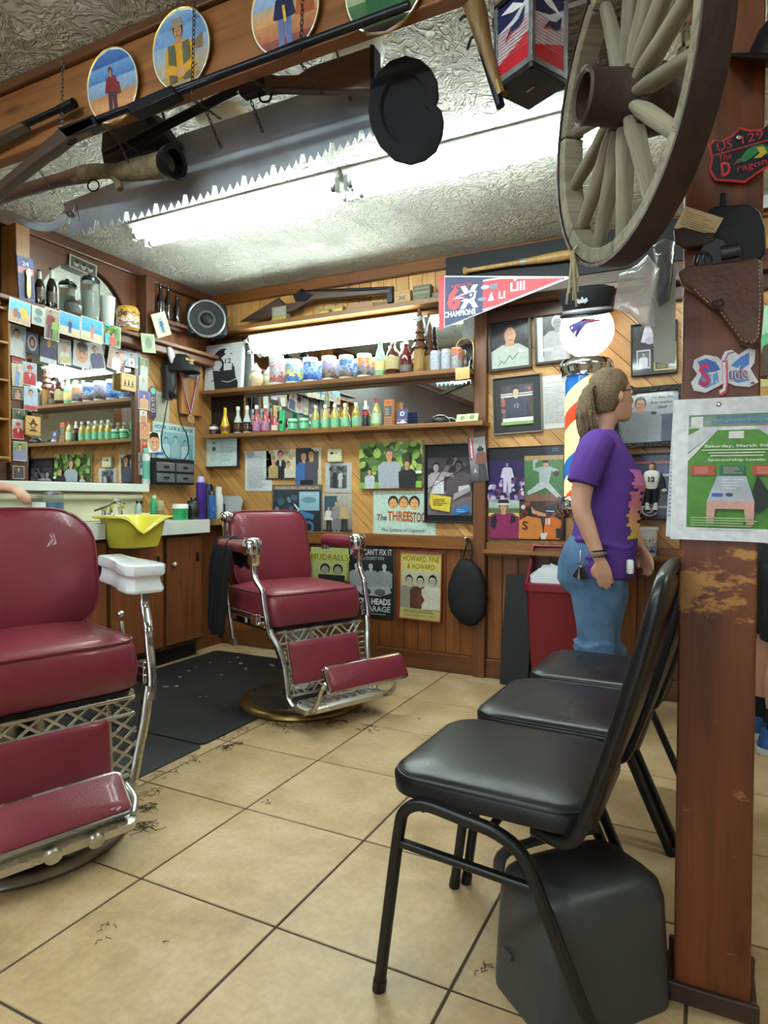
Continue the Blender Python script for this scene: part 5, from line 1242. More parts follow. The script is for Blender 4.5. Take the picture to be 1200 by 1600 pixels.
# lower signs
def sign1(A): A.rect(0, 0, 1, 1, '6a7a44', 'a8b868').rect(.05, .04, .95, .96, 'a4ac6c').text('MUDRALLS', .5, .62, .2, 'd8d048', 1.05, bold=.04).text('MUDRALLS', .5, .62, .19, '3c4020', 1.0).ell(.38, .36, .13, .16, '1c1c1a').ell(.38, .32, .10, .13, '8c8c80').ell(.72, .36, .13, .16, '1c1c1a').ell(.72, .32, .10, .13, '8c8c80').rect(.2, .0, .9, .18, '24241f')
pin('tin_sign', 'olive green comedy sign partly hidden behind the chair arm', 486, 857, 545, 905, sign1, 'sign', y=2.405)
def sign2(A):
    A.rect(0, 0, 1, 1, '1c1e22').text("IF WE CAN'T FIX IT", .5, .88, .08, 'c8ccd0', .92, bold=.01).text("YOU DON'T PAY", .5, .81, .045, 'b4b8bc', .6)
    for x in (.18, .5, .8): A.person(x, .42, .36, '8c9094', 'b0b2b4', '2a2c30', wide=1.2)
    A.poly([(.1, .42), (.9, .45), (.95, .36), (.7, .30), (.3, .32)], '9a9ea2').ell(.4, .36, .1, .05, '2a2c30').ell(.7, .36, .12, .05, '55585c').text('KNUCKLE', .24, .19, .08, 'd0d4d8', .42, bold=.03).text('HEADS', .72, .19, .08, 'd0d4d8', .42, bold=.03).text('GARAGE', .62, .09, .075, 'b8bcc0', .6, bold=.02).lines(.3, .04, .9, .07, 1, '8a8e92')
pin('tin_sign', 'black and white garage sign behind the arm of the chair', 546, 856, 617, 962, sign2, 'sign', y=2.405, tilt=1)
def howard(A):
    A.rect(0, 0, 1, 1, 'b8ac6c', 'c8bc7c').text('HOWARD, FINE', .5, .87, .08, 'd8c024', .92, bold=.05).text('HOWARD, FINE', .5, .87, .08, '4a3c14', .88).text('& HOWARD', .5, .755, .08, 'd8c024', .70, bold=.05).text('& HOWARD', .5, .755, .08, '4a3c14', .66)
    A.rect(.05, .16, .95, .72, 'a8a48c', 'b8b4a0').person(.22, .16, .5, '8c8878', 'b4ac98', '3a342c', wide=1.2).person(.5, .16, .5, '5a3a2c', 'b4ac98', '241c18', wide=1.2).person(.8, .16, .52, 'c8c4b4', 'b4ac98', '241c18', wide=1.2).poly([(.4, .3), (.5, .42), (.62, .3), (.5, .17)], '6a4432').lines(.1, .09, .9, .14, 2, '6c6434', .4).text('COLUMBIA PICTURES', .5, .04, .03, '6c6434', .8)
framed('picture', 'red-framed poster reading Howard, Fine & Howard', 622, 863, 690, 966, howard, .008, mat('red_frame', '8a3424', .45, var=.1), y=2.395, tilt=-1, cat='poster')
# black padded cover on a hook
t = thing('racket_cover', 'black teardrop-shaped padded cover hanging from a hook on the post', 'cover', (0, 0, 0))
cpx = [(728, 872), (738, 876), (752, 890), (760, 912), (763, 938), (758, 962), (746, 975), (735, 978), (720, 972), (706, 955), (701, 935), (702, 912), (710, 890), (720, 874)]
P = [WB(x, z, 2.36) for x, z in cpx]; c = sum(P, Vector()) / len(P)
mb = MB(); mb.loft([[c.lerp(p, f) + Vector((0, o, 0)) for p in P] for f, o in ((.9, .012), (1, 0), (1, -.02), (.93, -.035), (.6, -.045), (.2, -.048))]); mb.build('cover', mat('black_canvas', '101013', .7, bump=.1, bscale=200), t, smooth=60)
mb = MB(); mb.tube(bez([WB(733, 842, 2.35), WB(727, 858, 2.345), WB(722, 880, 2.34)], 4), .008, 8, sq=(.02, .006)); mb.tube(bez([WB(733, 842, 2.35), WB(737, 860, 2.345), WB(735, 880, 2.34)], 4), .008, 8, sq=(.02, .006)); mb.build('strap', BLK, t)
mb = MB(); mb.lathe([(.012, 0), (.014, .02), (.01, .045), (0, .05)], 10, WB(730, 843, 2.372), (0, -1, .2)); tag(mb.build('wall_hook', CHROME), 'chrome hook on the rail holding the black cover', 'hook')

# ================================================================== RIGHT BAY
GOLDF = wood('dark_gold_frame', '4a3828', '241a14', .4, 0, knots=False)
def portrait(A): A.rect(0, 0, 1, 1, '241c28', '2c2430').poly([(.0, 0), (1, 0), (1, .36), (.72, .50), (.3, .50), (.0, .38)], 'b8c0b8').poly([(.36, .46), (.64, .46), (.6, .58), (.4, .58)], 'c08c70').ell(.5, .72, .18, .20, '4a342a').ell(.51, .69, .15, .18, 'c8967a').ell(.46, .72, .014, .01, '2a1d18', 6).ell(.57, .72, .014, .01, '2a1d18', 6).rect(.46, .58, .57, .595, '8c5044').line([(.18, .06), (.26, .16), (.34, .10), (.5, .26), (.56, .16), (.72, .3), (.84, .34)], .012, '1c1c20').rect(.72, .30, .92, .345, 'e4e8ea')
framed('picture', 'gold-edged signed portrait of a man in a pale shirt', 764, 494, 832, 582, portrait, .016, GOLDF, y=2.398, tilt=2)
def seated(A): A.rect(0, 0, 1, 1, '8c8c90', 'b8b8bc').rect(0, .0, .2, 1, 'd0d0d4').rect(.18, .1, .26, 1, '2c2c30').rect(.26, .3, 1, 1, '34343a').person(.62, .0, .92, 'a8a8ac', '8a8a8c', 'c8c8cc', wide=1.1).poly([(.4, 0), (.9, 0), (.86, .3), (.46, .3)], 'b8b8bc').rect(.02, .22, .5, .27, 'e0e0e4')
framed('picture', 'framed black and white picture of a man in a cap beside the barber pole globe', 836, 480, 896, 571, seated, .014, GOLDF, y=2.398, tilt=2)
def player(A): A.rect(0, 0, 1, 1, '3a4a2c', '3c2c3c').foliage(0, .2, 1, .95, ['6a4a5c', '3c2c44', '8a6a74', 'a05050', '4c3c4c'], 40, .09, 9).rect(0, .76, 1, .79, 'e0dcdc').rect(0, .70, 1, .735, 'f0ecec').rect(.05, .08, 1, .17, 'e8ece8').rect(0, 0, 1, .08, '8aa860').person(.48, .18, .76, '34344c', 'd8b89c', '241814', wide=1.3).text('12', .5, .42, .1, 'b8bcd0')
framed('picture', 'wide black-mounted action photo of a football player', 771, 585, 849, 680, player, .006, mat('pale_frame', '8c8474', .4, .4), y=2.40, tilt=2, mw=.045)
pin('letter', 'white typed letter beside the black-mounted football photo', 849, 585, 890, 671, lambda A: A.rect(0, 0, 1, 1, 'd4d4d4', 'dcdcdc').rect(.2, .86, .95, .87, 'a4a4a8').lines(.1, .1, .9, .8, 18, 'b4b4b8', .35), 'paper', tilt=2)
def pitcher1(A): A.rect(0, 0, 1, 1, '38285c', '2c2050').foliage(0, 0, 1, .5, ['a494c8', '5c4c8c', 'c8bcdc', '38285c', '7c3c4c'], 60, .07, 4).person(.55, .18, .76, 'c8c0dc', '8c7cac', '241c38', 'c8c0dc', wide=1.2)
def pitcher2(A): A.rect(0, 0, 1, 1, '3c6a3c', '4a7848').rect(0, 0, 1, .16, '7c5840').rect(0, .9, 1, 1, 'a8845c').poly([(.4, .42), (.62, .42), (.95, .1), (.86, .06), (.55, .3), (.1, .14), (.06, .2)], 'b4bcbc').poly([(.38, .42), (.64, .42), (.7, .66), (.85, .6), (.88, .68), (.66, .76), (.44, .76), (.28, .72), (.28, .84), (.34, .86), (.34, .92), (.22, .9), (.22, .7), (.38, .64)], 'a4aeb4').ell(.55, .82, .08, None, 'c08c70').poly([(.46, .84), (.64, .84), (.6, .9), (.5, .9)], '24242c').ell(.82, .6, .07, None, '4a3024').rect(.86, .06, .96, .1, '1c1c20')
def golfer(A): A.rect(0, 0, 1, 1, 'b8c83c', 'c8d45c').rect(0, .62, 1, 1, '8a9c84', 'c8d4d8').rect(0, .62, 1, .74, '5c6c4c').person(.5, .0, .92, '8c2458', 'c89470', '2c201c', wide=1.5).poly([(.1, .5), (.26, .58), (.3, .4), (.2, .2), (.08, .3)], '24242c').poly([(.9, .5), (.74, .58), (.72, .36), (.88, .4)], '24242c').poly([(.3, .86), (.7, .86), (.62, .96), (.38, .96)], '24202a').rect(.28, .82, .72, .86, 'd8d8dc')
def quarterback(A): A.rect(0, 0, 1, 1, '3c1c14', '54342c').foliage(0, .3, 1, 1, ['6c2c1c', '241814', '8c4c34', '3c2c2c'], 30, .08, 6).poly([(0, 0), (0, .5), (.2, .62), (.5, .55), (.55, .2), (.45, 0)], 'c87a34').text('S', .14, .25, .22, '4a1c18', .14, bold=.03).poly([(.55, 0), (.6, .55), (.78, .62), (.96, .5), (.92, .0)], 'd06a24').ell(.72, .80, .09, .13, '24283c').line([(.62, .76), (.8, .74)], .02, 'd0d4d8').poly([(.3, .7), (.5, .62), (.62, .6), (.62, .68), (.36, .78), (.28, .88)], 'c8906c').text('18', .66, .4, .16, 'e8e4e4', .1, bold=.02).rect(.84, .04, .97, .3, '1c2030').ell(.1, .86, .05, None, 'd8d4d0').poly([(.5, 0), (.6, 0), (.66, .18), (.5, .16)], 'e0dcd8')
t = framed('photo_collage', 'big black board with four sports photos beside the barber pole', 763, 696, 884, 842, lambda A: A.rect(0, 0, 1, 1, '1a1c24').rect(.84, .94, .93, .985, '3c4c6c'), .003, y=2.40, tilt=.6)
a, b = WB(763, 842, 2.40), WB(884, 696, 2.40); W_, H_ = b.x - a.x, b.z - a.z
for nm, (x0, y0, x1, y1), fn in (('photo', (.0, .43, .49, .86), pitcher1), ('photo', (.49, .41, .985, .895), pitcher2), ('photo', (.0, .01, .42, .455), golfer), ('photo', (.42, .01, .985, .405), quarterback)):
    A = Art((x1 - x0) * W_, (y1 - y0) * H_, 'ffffff', .001); fn(A); A.build(nm, t, Matrix.Translation((x0 * W_, y0 * H_, .002 if nm else 0)), print_mat('print_glossy', .25, .4))
# ledge under the collage, dark board and trash can
t = shelf('wall_ledge', 'wooden ledge on the wall under the sports photo board', (.69, 2.30, .742), (1.75, 2.39, .762))
def rpic1(A): A.rect(0, 0, 1, 1, '1c1e24').rect(.05, .62, .95, .98, '23252c').poly([(.2, .66), (.3, .98), (.9, .98), (.85, .62), (.5, .6)], 'c4c0d4').ell(.4, .68, .1, None, 'a8a4bc').rect(.1, .12, .42, .5, 'b8b8c0').rect(.13, .15, .39, .47, '50525c').person(.26, .15, .3, 'c8c8d0', 'a0a0a8', '3a3a44').rect(.5, .06, 1, .6, 'b8a860').rect(.53, .09, .98, .57, '16181a').rect(.53, .09, .98, .22, '24221c').lines(.56, .1, .96, .2, 4, '9c905c', .4)
framed('picture', 'black framed baseball picture with gold plaque behind the clear bag', 986, 500, 1060, 589, rpic1, .006, y=2.40, tilt=1)
ORN = mat('ornate_black', '1b1718', .35, var=.3, vscale=40, bump=.9, bscale=70)
def coach(A): A.rect(0, 0, 1, 1, '3c4450', 'b8c0c8').rect(.55, 0, 1, .55, '2c3444', '3c4a68').person(.38, .0, .92, '7c848c', 'b88870', '3c2c28', wide=1.5).text('To Ben the', .74, .86, .06, '34383c', .34, shear=.3).text('Best wishes', .72, .76, .06, '34383c', .36, shear=.3).text('Bill', .74, .66, .06, '34383c', .16, shear=.3).ell(.60, .58, .05, .03, '1c1c20')
framed('picture', 'ornate dark frame with signed photo of a man wearing a headset', 958, 602, 1072, 702, coach, .028, ORN, y=2.395, depth=.03, tilt=1.5)
t = framed('display_case', 'glazed display case holding a small football figure', 970, 706, 1062, 812, lambda A: A.rect(0, 0, 1, 1, '2c2e34', '23252c').rect(0, .86, 1, .90, '8c3c44').rect(0, .7, 1, .84, '3a4064').rect(0, .66, 1, .70, 'b4b8c8').rect(0, .0, 1, .14, '1c1c20').rect(0, .16, 1, .19, 'a8acb0').ell(.5, .12, .16, .10, 'b8bcc0').ell(.5, .12, .12, .07, '2c2e34').ell(.5, .12, .08, .05, 'd0d0d4'), .012, y=2.395, cat='display case', tilt=0)
a, b = WB(970, 812, 2.395), WB(1062, 706, 2.395); t2 = thing('football_figure', 'toy football player in white number 12 jersey inside the display case', 'figurine', (WB(1018, 797, 2.375).x, 2.372, WB(1018, 797, 2.375).z))
FW, FN_ = mat('figure_white', 'd8d8d4', .5), mat('figure_navy', '1c2030', .5); FS = mat('figure_skin', 'b88868', .5)
for s in (-1, 1):
    MB().tube([(s * .016, 0, .0), (s * .018, 0, .05), (s * .014, 0, .115)], [.012, .012, .017], 10).build('leg', FN_, t2, smooth=60)
    MB().tube([(s * .018, 0, .0), (s * .018, 0, .04)], [.014, .012], 10).build('sock', FW, t2, smooth=60)
    MB().tube([(s * .038, 0, .185), (s * .052, -.004, .145), (s * .056, -.01, .105)], [.013, .011, .009], 10).build('arm', FN_, t2, smooth=60)
    MB().box((s * .018, -.008, -.004), (.02, .036, .012)).build('shoe', FN_, t2, bevel=.003)
MB().rloft([(.026, .016, .012, .11), (.03, .02, .014, .13), (.042, .024, .018, .18), (.034, .02, .016, .20), (.014, .012, .01, .208)]).build('jersey', FW, t2, smooth=60)
MB().sph((0, 0, .226), (.016, .017, .021), 12, 8).build('head', FS, t2, smooth=60); MB().sph((0, .003, .234), (.0165, .017, .015), 12, 8).build('hair', FN_, t2, smooth=60)
A = Art(.04, .04, 'd8d8d4', 0); A.text('12', .5, .2, .6, '1c2030', .8, bold=.04); o = A.build('number', t2, m_back((-.02, -.0255, .14)))
t2_ = MB().sph((.062, -.012, .10), (.018, .014, .014), 12, 8).build('helmet', mat('figure_silver', 'a8acb4', .3, .5), t2, smooth=60)
# white bucket on the ledge
t = vessel('plastic_bucket', 'white bucket with blue printed band behind the woman', 'bucket', (WB(1010, 862, 2.335).x, 2.335, .762), .055, .15, [('bucket', LIDW, [(.8, 0), (.85, .04), (.97, .9), (1.04, .9), (1.04, .97), (.98, 1), (0, 1)])], n=20)
printed_lathe(t, 'label', .05, .02, .115, [['3a4890', '2c3a80'], ['c8ccd8', '3a4890', 'd8dce0'], ['d8dce0', '3a4890', 'c8a43a'], ['c8b43a', 'd0d4d8']], 16, 2, 1.02)
# pennant
def pennant():
    p0, p1, p2 = WB(686, 431, 2.20), WB(690, 514, 2.20), WB(888, 460, 2.20)
    w, h = p2.x - p0.x, p0.z - p1.z
    A = sticker(w, h, [(0, 0), (.035, .01), (1, .60), (1, .64), (.035, .99), (0, 1)], 'd8d8dc')
    A.poly([(.05, .03), (.97, .61), (.97, .63), (.05, .96)], '28305c'); A.poly([(.36, .24), (.44, .27), (.955, .61), (.955, .625), (.5, .80), (.36, .80)], 'd8dade').poly([(.36, .27), (.46, .30), (.95, .612), (.95, .623), (.5, .77), (.36, .77)], 'c82c40')
    A.rect(0, .0, .045, 1, 'c8283c').text('SUPER BOWL', .19, .74, .05, 'c8283c', .18, bold=.02)
    A.text('6', .125, .35, .36, 'd0303f', .11, bold=.05).text('X', .25, .35, .36, 'd4d8dc', .15, bold=.06)
    A.poly([(.11, .53), (.2, .60), (.27, .63), (.31, .62), (.30, .5), (.275, .36), (.245, .44), (.18, .47), (.23, .51)], 'e4e6ea').poly([(.12, .535), (.2, .575), (.27, .61), (.295, .60), (.285, .52), (.25, .48), (.19, .54)], '28305c').line([(.13, .54), (.22, .55)], .006, 'c82c40').ell(.265, .56, .012, None, 'f0f0f2', 6).poly([(.245, .45), (.285, .49), (.272, .38)], 'b0b4bc')
    A.text('CHAMPIONS', .175, .20, .10, 'e4e6ec', .26, bold=.03)
    A.text('LIII', .63, .52, .15, 'e4e6ec', .11, bold=.03).text('LI', .51, .42, .12, 'e4e6ec', .05, bold=.03).ell(.61, .72, .012, .035, 'e4e6ec').ell(.38, .66, .035, .04, 'b4b8c4').rect(.42, .60, .475, .70, '6c7088').ell(.355, .45, .035, .035, '7c8098').poly([(.40, .40), (.45, .40), (.43, .56)], 'e4e6ec')
    o = A.build('pennant', None, m_back((p0.x, 2.20, p1.z), 0)); tag(o, 'red, white and navy pennant reading Champions above the portraits', 'pennant')
pennant()
# dark board with a baseball bat
tag(MB().bb((WB(697, 400, 2.375).x, 2.372, 2.275), (1.75, 2.384, 2.49)).build('dark_board', mat('black_board', '1c1e22', .6, var=.1), smooth=0), 'black board below the ceiling behind the baseball bat', 'board')
t = thing('baseball_bat', 'wooden baseball bat mounted on the black board', 'bat', (0, 0, 0)); BATW = wood('ash_bat', 'b8925c', '94703c', .4, 2, scale=2, knots=False)
b0, b1 = WB(724, 424, 2.335), WB(890, 398, 2.335); L = (b1 - b0).length
MB().lathe([(.0, 0), (.022, .004), (.024, .014), (.016, .022), (.0125, .03), (.0125, L * .45), (.018, L * .62), (.026, L * .85), (.03, L * 1.25), (.024, L * 1.29), (0, L * 1.3)], 16, b0, b1 - b0).build('bat_body', BATW, t, smooth=50)
for f in (.56,): MB().lathe([(.0185, 0), (.0185, .03)], 16, b0 + (b1 - b0) * f, b1 - b0).build('bat_clip', mat('clip_grey', 'a0a0a8', .3, .6), t)
# barber pole with globe
PC = WB(915, 680, 2.25)
def lit_stripes():
    m = bpy.data.materials.new('lit_stripes'); m.use_nodes = True; nt = m.node_tree; b = nt.nodes['Principled BSDF']; N = nt.nodes.new; K = nt.links.new
    tc = N('ShaderNodeTexCoord'); sp = N('ShaderNodeSeparateXYZ'); K(tc.outputs['Object'], sp.inputs[0])
    at = N('ShaderNodeMath'); at.operation = 'ARCTAN2'; K(sp.outputs[1], at.inputs[0]); K(sp.outputs[0], at.inputs[1])
    a1 = N('ShaderNodeMath'); a1.operation = 'MULTIPLY'; a1.inputs[1].default_value = 1 / (2 * PI); K(at.outputs[0], a1.inputs[0])
    z1 = N('ShaderNodeMath'); z1.operation = 'MULTIPLY'; z1.inputs[1].default_value = -1.43 / .62; K(sp.outputs[2], z1.inputs[0])
    s1 = N('ShaderNodeMath'); s1.operation = 'ADD'; K(a1.outputs[0], s1.inputs[0]); K(z1.outputs[0], s1.inputs[1])
    s2 = N('ShaderNodeMath'); s2.operation = 'ADD'; s2.inputs[1].default_value = .30; K(s1.outputs[0], s2.inputs[0])
    fr = N('ShaderNodeMath'); fr.operation = 'FRACT'; K(s2.outputs[0], fr.inputs[0])
    r = N('ShaderNodeValToRGB'); r.color_ramp.interpolation = 'CONSTANT'; e = r.color_ramp.elements
    e[0].position = 0; e[0].color = (*lin('2464ac'), 1); e[1].position = .2; e[1].color = (*lin('f4e0a0'), 1)
    for p_, c_ in ((.42, 'd0452c'), (.62, 'f4e0a0')): q = e.new(p_); q.color = (*lin(c_), 1)
    K(fr.outputs[0], r.inputs[0]); K(r.outputs[0], b.inputs['Base Color']); K(r.outputs[0], b.inputs['Emission Color']); b.inputs['Emission Strength'].default_value = .5; b.inputs['Roughness'].default_value = .12; return m
t = thing('barber_pole', 'lit striped barber pole with white globe lamp behind the woman', 'barber pole', (PC.x, 2.25, 0))
def zz(py): return WB(915, py, 2.25).z
GLOBE = mat('lit_globe', 'fff8f0', .3, emit=2.2)
gc = zz(517); gr = 41 / F_PX * dist(915, 517, 2.25)
MB().sph((0, 0, gc), gr, 32, 20).build('globe', GLOBE, t, smooth=60)
MB().lathe([(gr * .62, zz(562)), (gr * .9, zz(564)), (gr * 1.0, zz(570)), (gr * 1.0, zz(577)), (gr * .92, zz(583)), (gr * .92, zz(590)), (gr * .7, zz(592))][::-1], 32, cap0=True).build('top_cap', CHROME, t, smooth=40)
zt_, zb_ = zz(590), zz(776); rp_ = gr * .78
MB().lathe([(rp_, zb_), (rp_, zt_)], 48).build('striped_cylinder', lit_stripes(), t, smooth=40)
MB().lathe([(gr * .5, zz(812)), (gr * .95, zz(806)), (gr * 1.0, zz(800)), (gr * 1.0, zz(782)), (gr * .9, zz(776)), (gr * .7, zz(774))], 32).build('bottom_cap', CHROME, t, smooth=40)
MB().lathe([(.03, zz(830)), (.05, zz(822)), (gr * .5, zz(811))], 20).build('finial', CHROME, t, smooth=40)
for py in (575, 795): MB().bb((-.03, gr * .8, zz(py) - .02), (.03, .168, zz(py) + .02)).build('wall_bracket', BLACKM, t, bevel=.003)
# emblem on the globe, cut into small cells so that it follows the curve
def inside(x, y, P):
    r = False
    for i in range(len(P)):
        (x0, y0), (x1, y1) = P[i - 1], P[i]
        if (y0 > y) != (y1 > y) and x < (x1 - x0) * (y - y0) / (y1 - y0) + x0: r = not r
    return r
EMB = [([(0, .70), (.12, .78), (.30, .86), (.45, 1), (.7, .94), (1, .88), (.72, .78), (.52, .70), (.42, .48), (.22, 0), (.12, .3), (.05, .5)], '3c2f86'), ([(.42, .97), (.62, .92), (.97, .84), (.6, .84), (.46, .86)], 'b83c4c'), ([(.07, .58), (.12, .66), (.17, .58), (.12, .5)], 'f4f0f4'), ([(.14, .3), (.26, .44), (.2, .1)], 'e0dcea')]
mb = MB(); NX, NY = 64, 36; ew, eh = .18, .09
for i in range(NX):
    for j in range(NY):
        c = None
        for P_, cc in EMB:
            if inside((i + .5) / NX, (j + .5) / NY, P_): c = cc
        if c:
            def gp(u, v):
                x, z = (u / NX - .5) * ew, (v / NY - .5) * eh; q = x / gr + .12; e = z / gr - .12; r = gr + .001
                return (r * math.cos(e) * math.sin(q), -r * math.cos(e) * math.cos(q), gc + r * math.sin(e))
            mb.add([gp(i, j), gp(i + 1, j), gp(i + 1, j + 1), gp(i, j + 1)], [(0, 1, 2, 3)], [lin(c)])
mb.build('emblem', PRINT, t, smooth=0)
t = thing('captain_hat', 'black captain hat with silver badge on top of the barber pole globe', 'hat', (PC.x, 2.25, gc + gr * .66))
Mh = Matrix.Rotation(math.radians(14), 4, 'X'); HB_ = mat('black_felt', '15161c', .75)
mb = MB(Mh); mb.lathe([(gr * .88, 0), (gr * .88, .045), (gr * 1.04, .095), (gr * 1.02, .115), (gr * .6, .135), (0, .14)], 28); mb.build('crown', HB_, t, smooth=50)
mb = MB(Mh); mb.lathe([(gr * .895, .002), (gr * .9, .008), (gr * .9, .018), (gr * .89, .022)], 28); mb.build('band', mat('hat_braid', 'b0b0b8', .4, .4), t, smooth=50)
mb = MB(Mh)
pk = [(gr * 1.0 * math.cos(a), -gr * 1.0 * math.sin(a) - (.035 * math.sin(a) ** 2), -.005 - .012 * math.sin(a)) for a in [PI * k / 14 for k in range(15)]]; pi_ = [(gr * .86 * math.cos(a), -gr * .86 * math.sin(a), .01) for a in [PI * k / 14 for k in range(15)]]
mb.add([*pk, *pi_], [(k, k + 1, 16 + k, 15 + k) for k in range(14)]); mb.build('peak', BLK, t, smooth=60, solid=.004)
A = Art(.056, .04, 'ffffff', 0); A.ell(.5, .5, .2, None, 'b8bcc4').poly([(.3, .1), (.0, .4), (.1, .85), (.36, .6)], 'a8acb4').poly([(.7, .1), (1, .4), (.9, .85), (.64, .6)], 'a8acb4').rect(.47, .2, .53, .95, '7c8088').ell(.5, .85, .08, None, 'c8ccd0')
o = A.build('badge', t); o.matrix_local = Mh @ m_back((-.026, -gr * .985 - .012, .04), 0, math.radians(-8))
# red trash can with white bag, dark panel leaning beside it
t = thing('trash_can', 'red plastic trash can with swing-lid hood beside the woman', 'trash can', (WF(876, 1082).x, WF(876, 1082).y, 0), math.radians(4)); REDPL = mat('red_plastic', '7c1626', .38, var=.06)
MB().rloft([(.13, .12, .03, 0), (.135, .125, .03, .01), (.168, .152, .035, .55), (.175, .158, .038, .565), (.182, .165, .04, .57), (.182, .165, .04, .605), (.17, .152, .035, .61)], n=5).build('body', REDPL, t, smooth=40)
mb = MB(); rg = []
for k in range(9):
    x = -.17 + .34 * k / 8; rg.append([Vector((x, y, z)) for y, z in ((.16, .60), (.16, .70), (.14, .775), (.09, .80), (.085, .79), (.12, .765), (.14, .70), (.14, .60))])
mb.loft(rg)
for s in (-1, 1): mb.prism([(.16, .60), (.16, .70), (.14, .775), (.09, .80), (.02, .70), (-.06, .635), (-.12, .605)][::1], -.006, .006, Matrix(((0, 0, 1, s * .172), (1, 0, 0, 0), (0, 1, 0, 0), (0, 0, 0, 1))))
mb.build('hood', REDPL, t, smooth=30)
R_ = random.Random(5); mb = MB(); rgs = []
for f, z in ((1, .60), (.95, .64), (.75, .675), (.45, .69), (.1, .68)):
    rgs.append([Vector((x * f + R_.uniform(-.008, .008), y * f * .8 - .02, z + R_.uniform(-.014, .014))) for x, y in rr(.155, .14, .04, 4)])
mb.loft(rgs); tag(mb.build('bin_liner', mat('white_liner', 'c8ccd2', .35, alpha=.95), t, smooth=30))
P0, P1 = WF(778, 1070), WF(812, 1078); 
t = thing('floor_mat_roll', 'black panel leaning on the wall between post and trash can', 'panel', (0, 0, 0))
mb = MB(); a0, a1 = on(776, 1073, 1, 2.30), on(822, 1078, 1, 2.30)
mb.loft([[Vector((x0, y, z)), Vector((x1, y, z)), Vector((x1, y + .015, z)), Vector((x0, y + .015, z))] for x0, x1, y, z in ((.80, .96, 2.30, .002), (.815, .985, 2.365, .62))]); mb.build('panel', mat('black_rubber_panel', '17191c', .6, var=.08), t, smooth=0, bevel=.004)

pin('poster', 'bright green and yellow poster on the back wall right of the pillar', 1172, 470, 1262, 606, lambda A: A.rect(0, 0, 1, 1, '8ac89c', 'b8e0c8').rect(0, 0, 1, .35, 'c8bc84').rect(0, .35, 1, .4, '6c5c44').poly([(0, .4), (1, .55), (1, .8), (0, .6)], '5cae80'), 'poster')
pin('poster', 'pale ringed panel standing in for a bright window glimpse high on the back wall right of the pillar', 1164, 200, 1250, 330, lambda A: A.rect(0, 0, 1, 1, 'd8dce0', 'e8ecf0').ell(.3, .4, .25, None, '6c5c50').ell(.3, .4, .2, None, 'c8ccd0').rect(0, .8, 1, .9, '8c9098'), 'poster', y=2.33)  # pale sheet put where a bright bit of window shows
# ================================================================== LEFT WALL: fascia, arch mirror, big mirror, counter
FASC = wood('fascia_wood', '6e3f26', '502a18', .42, 1, knots=False); LEDW = wood('ledge_wood', '7a4a26', '55301a', .42, 1, knots=False)
def trimL(n, lo, hi, mt=LEDW, bevel=.004): return trim(n, lo, hi, mt, bevel)
trimL(9, (XL, YF, 2.445), (-1.372, YB, ZC), FASC, .008)
trimL(10, (XL, .45, 1.985), (-1.305, 2.38, 2.035), FASC, .008)
trimL(11, (XL, 1.69, 1.14), (-1.392, 1.742, 1.985), wood('stile_wood', '6a3f22', '472614', .42, 2, knots=False))
trimL(12, (XL, .872, 1.14), (-1.398, .972, 1.985), wood('stile_wood', '6a3f22', '472614', .42, 2, knots=False))
trimL(13, (XL, .972, 1.905), (-1.395, 1.69, 1.985), FASC)
trimL(14, (XL, 1.70, 2.06), (-1.30, 1.772, 2.445), wood('stile_wood', '6a3f22', '472614', .42, 2, knots=False))
_y0, _y1 = WL(25, 400, -1.3).y, WL(47, 400, -1.3).y
trimL(15, (XL, _y0, 2.06), (-1.30, _y1, 2.445), wood('post_pine', '9a6a34', '7a4e22', .45, 2, knots=False))
t = thing('wall_ledge', 'long dark ledge above the barber mirror with bottles, jar and mug on it', 'shelf', (-1.345, 1.42, 2.035))
MB().box((0, 0, .0125), (.15, 1.94, .025)).build('board', LEDW, t, smooth=0, bevel=.004)
arc = [(1.335 + .30 * math.cos(PI - PI * k / 20), 2.10 + .295 * math.sin(PI * k / 20)) for k in range(21)]
P = [(_y1, 2.061), (1.035, 2.061)] + arc + [(1.635, 2.061), (1.70, 2.061), (1.70, 2.444), (_y1, 2.444)]
ML = Matrix(((0, 0, 1, 0), (1, 0, 0, 0), (0, 1, 0, 0), (0, 0, 0, 1)))
mb = MB(ML); mb.prism(P[::-1] if sum(P[i - 1][0] * P[i][1] - P[i][0] * P[i - 1][1] for i in range(len(P))) < 0 else P, -1.405, -1.388)
struct(mb.build('trim_16', FASC, smooth=0))
tag(MB().bb((-1.4185, 1.0, 2.062), (-1.4105, 1.69, 2.42)).build('arched_mirror', MIR, smooth=0), 'arched mirror in the dark fascia above the ledge', 'mirror')
tag(MB().bb((-1.4185, .974, 1.145), (-1.4105, 1.688, 1.903)).build('barber_mirror', MIR, smooth=0), 'large wall mirror behind the barber counter reflecting the shelves', 'mirror')
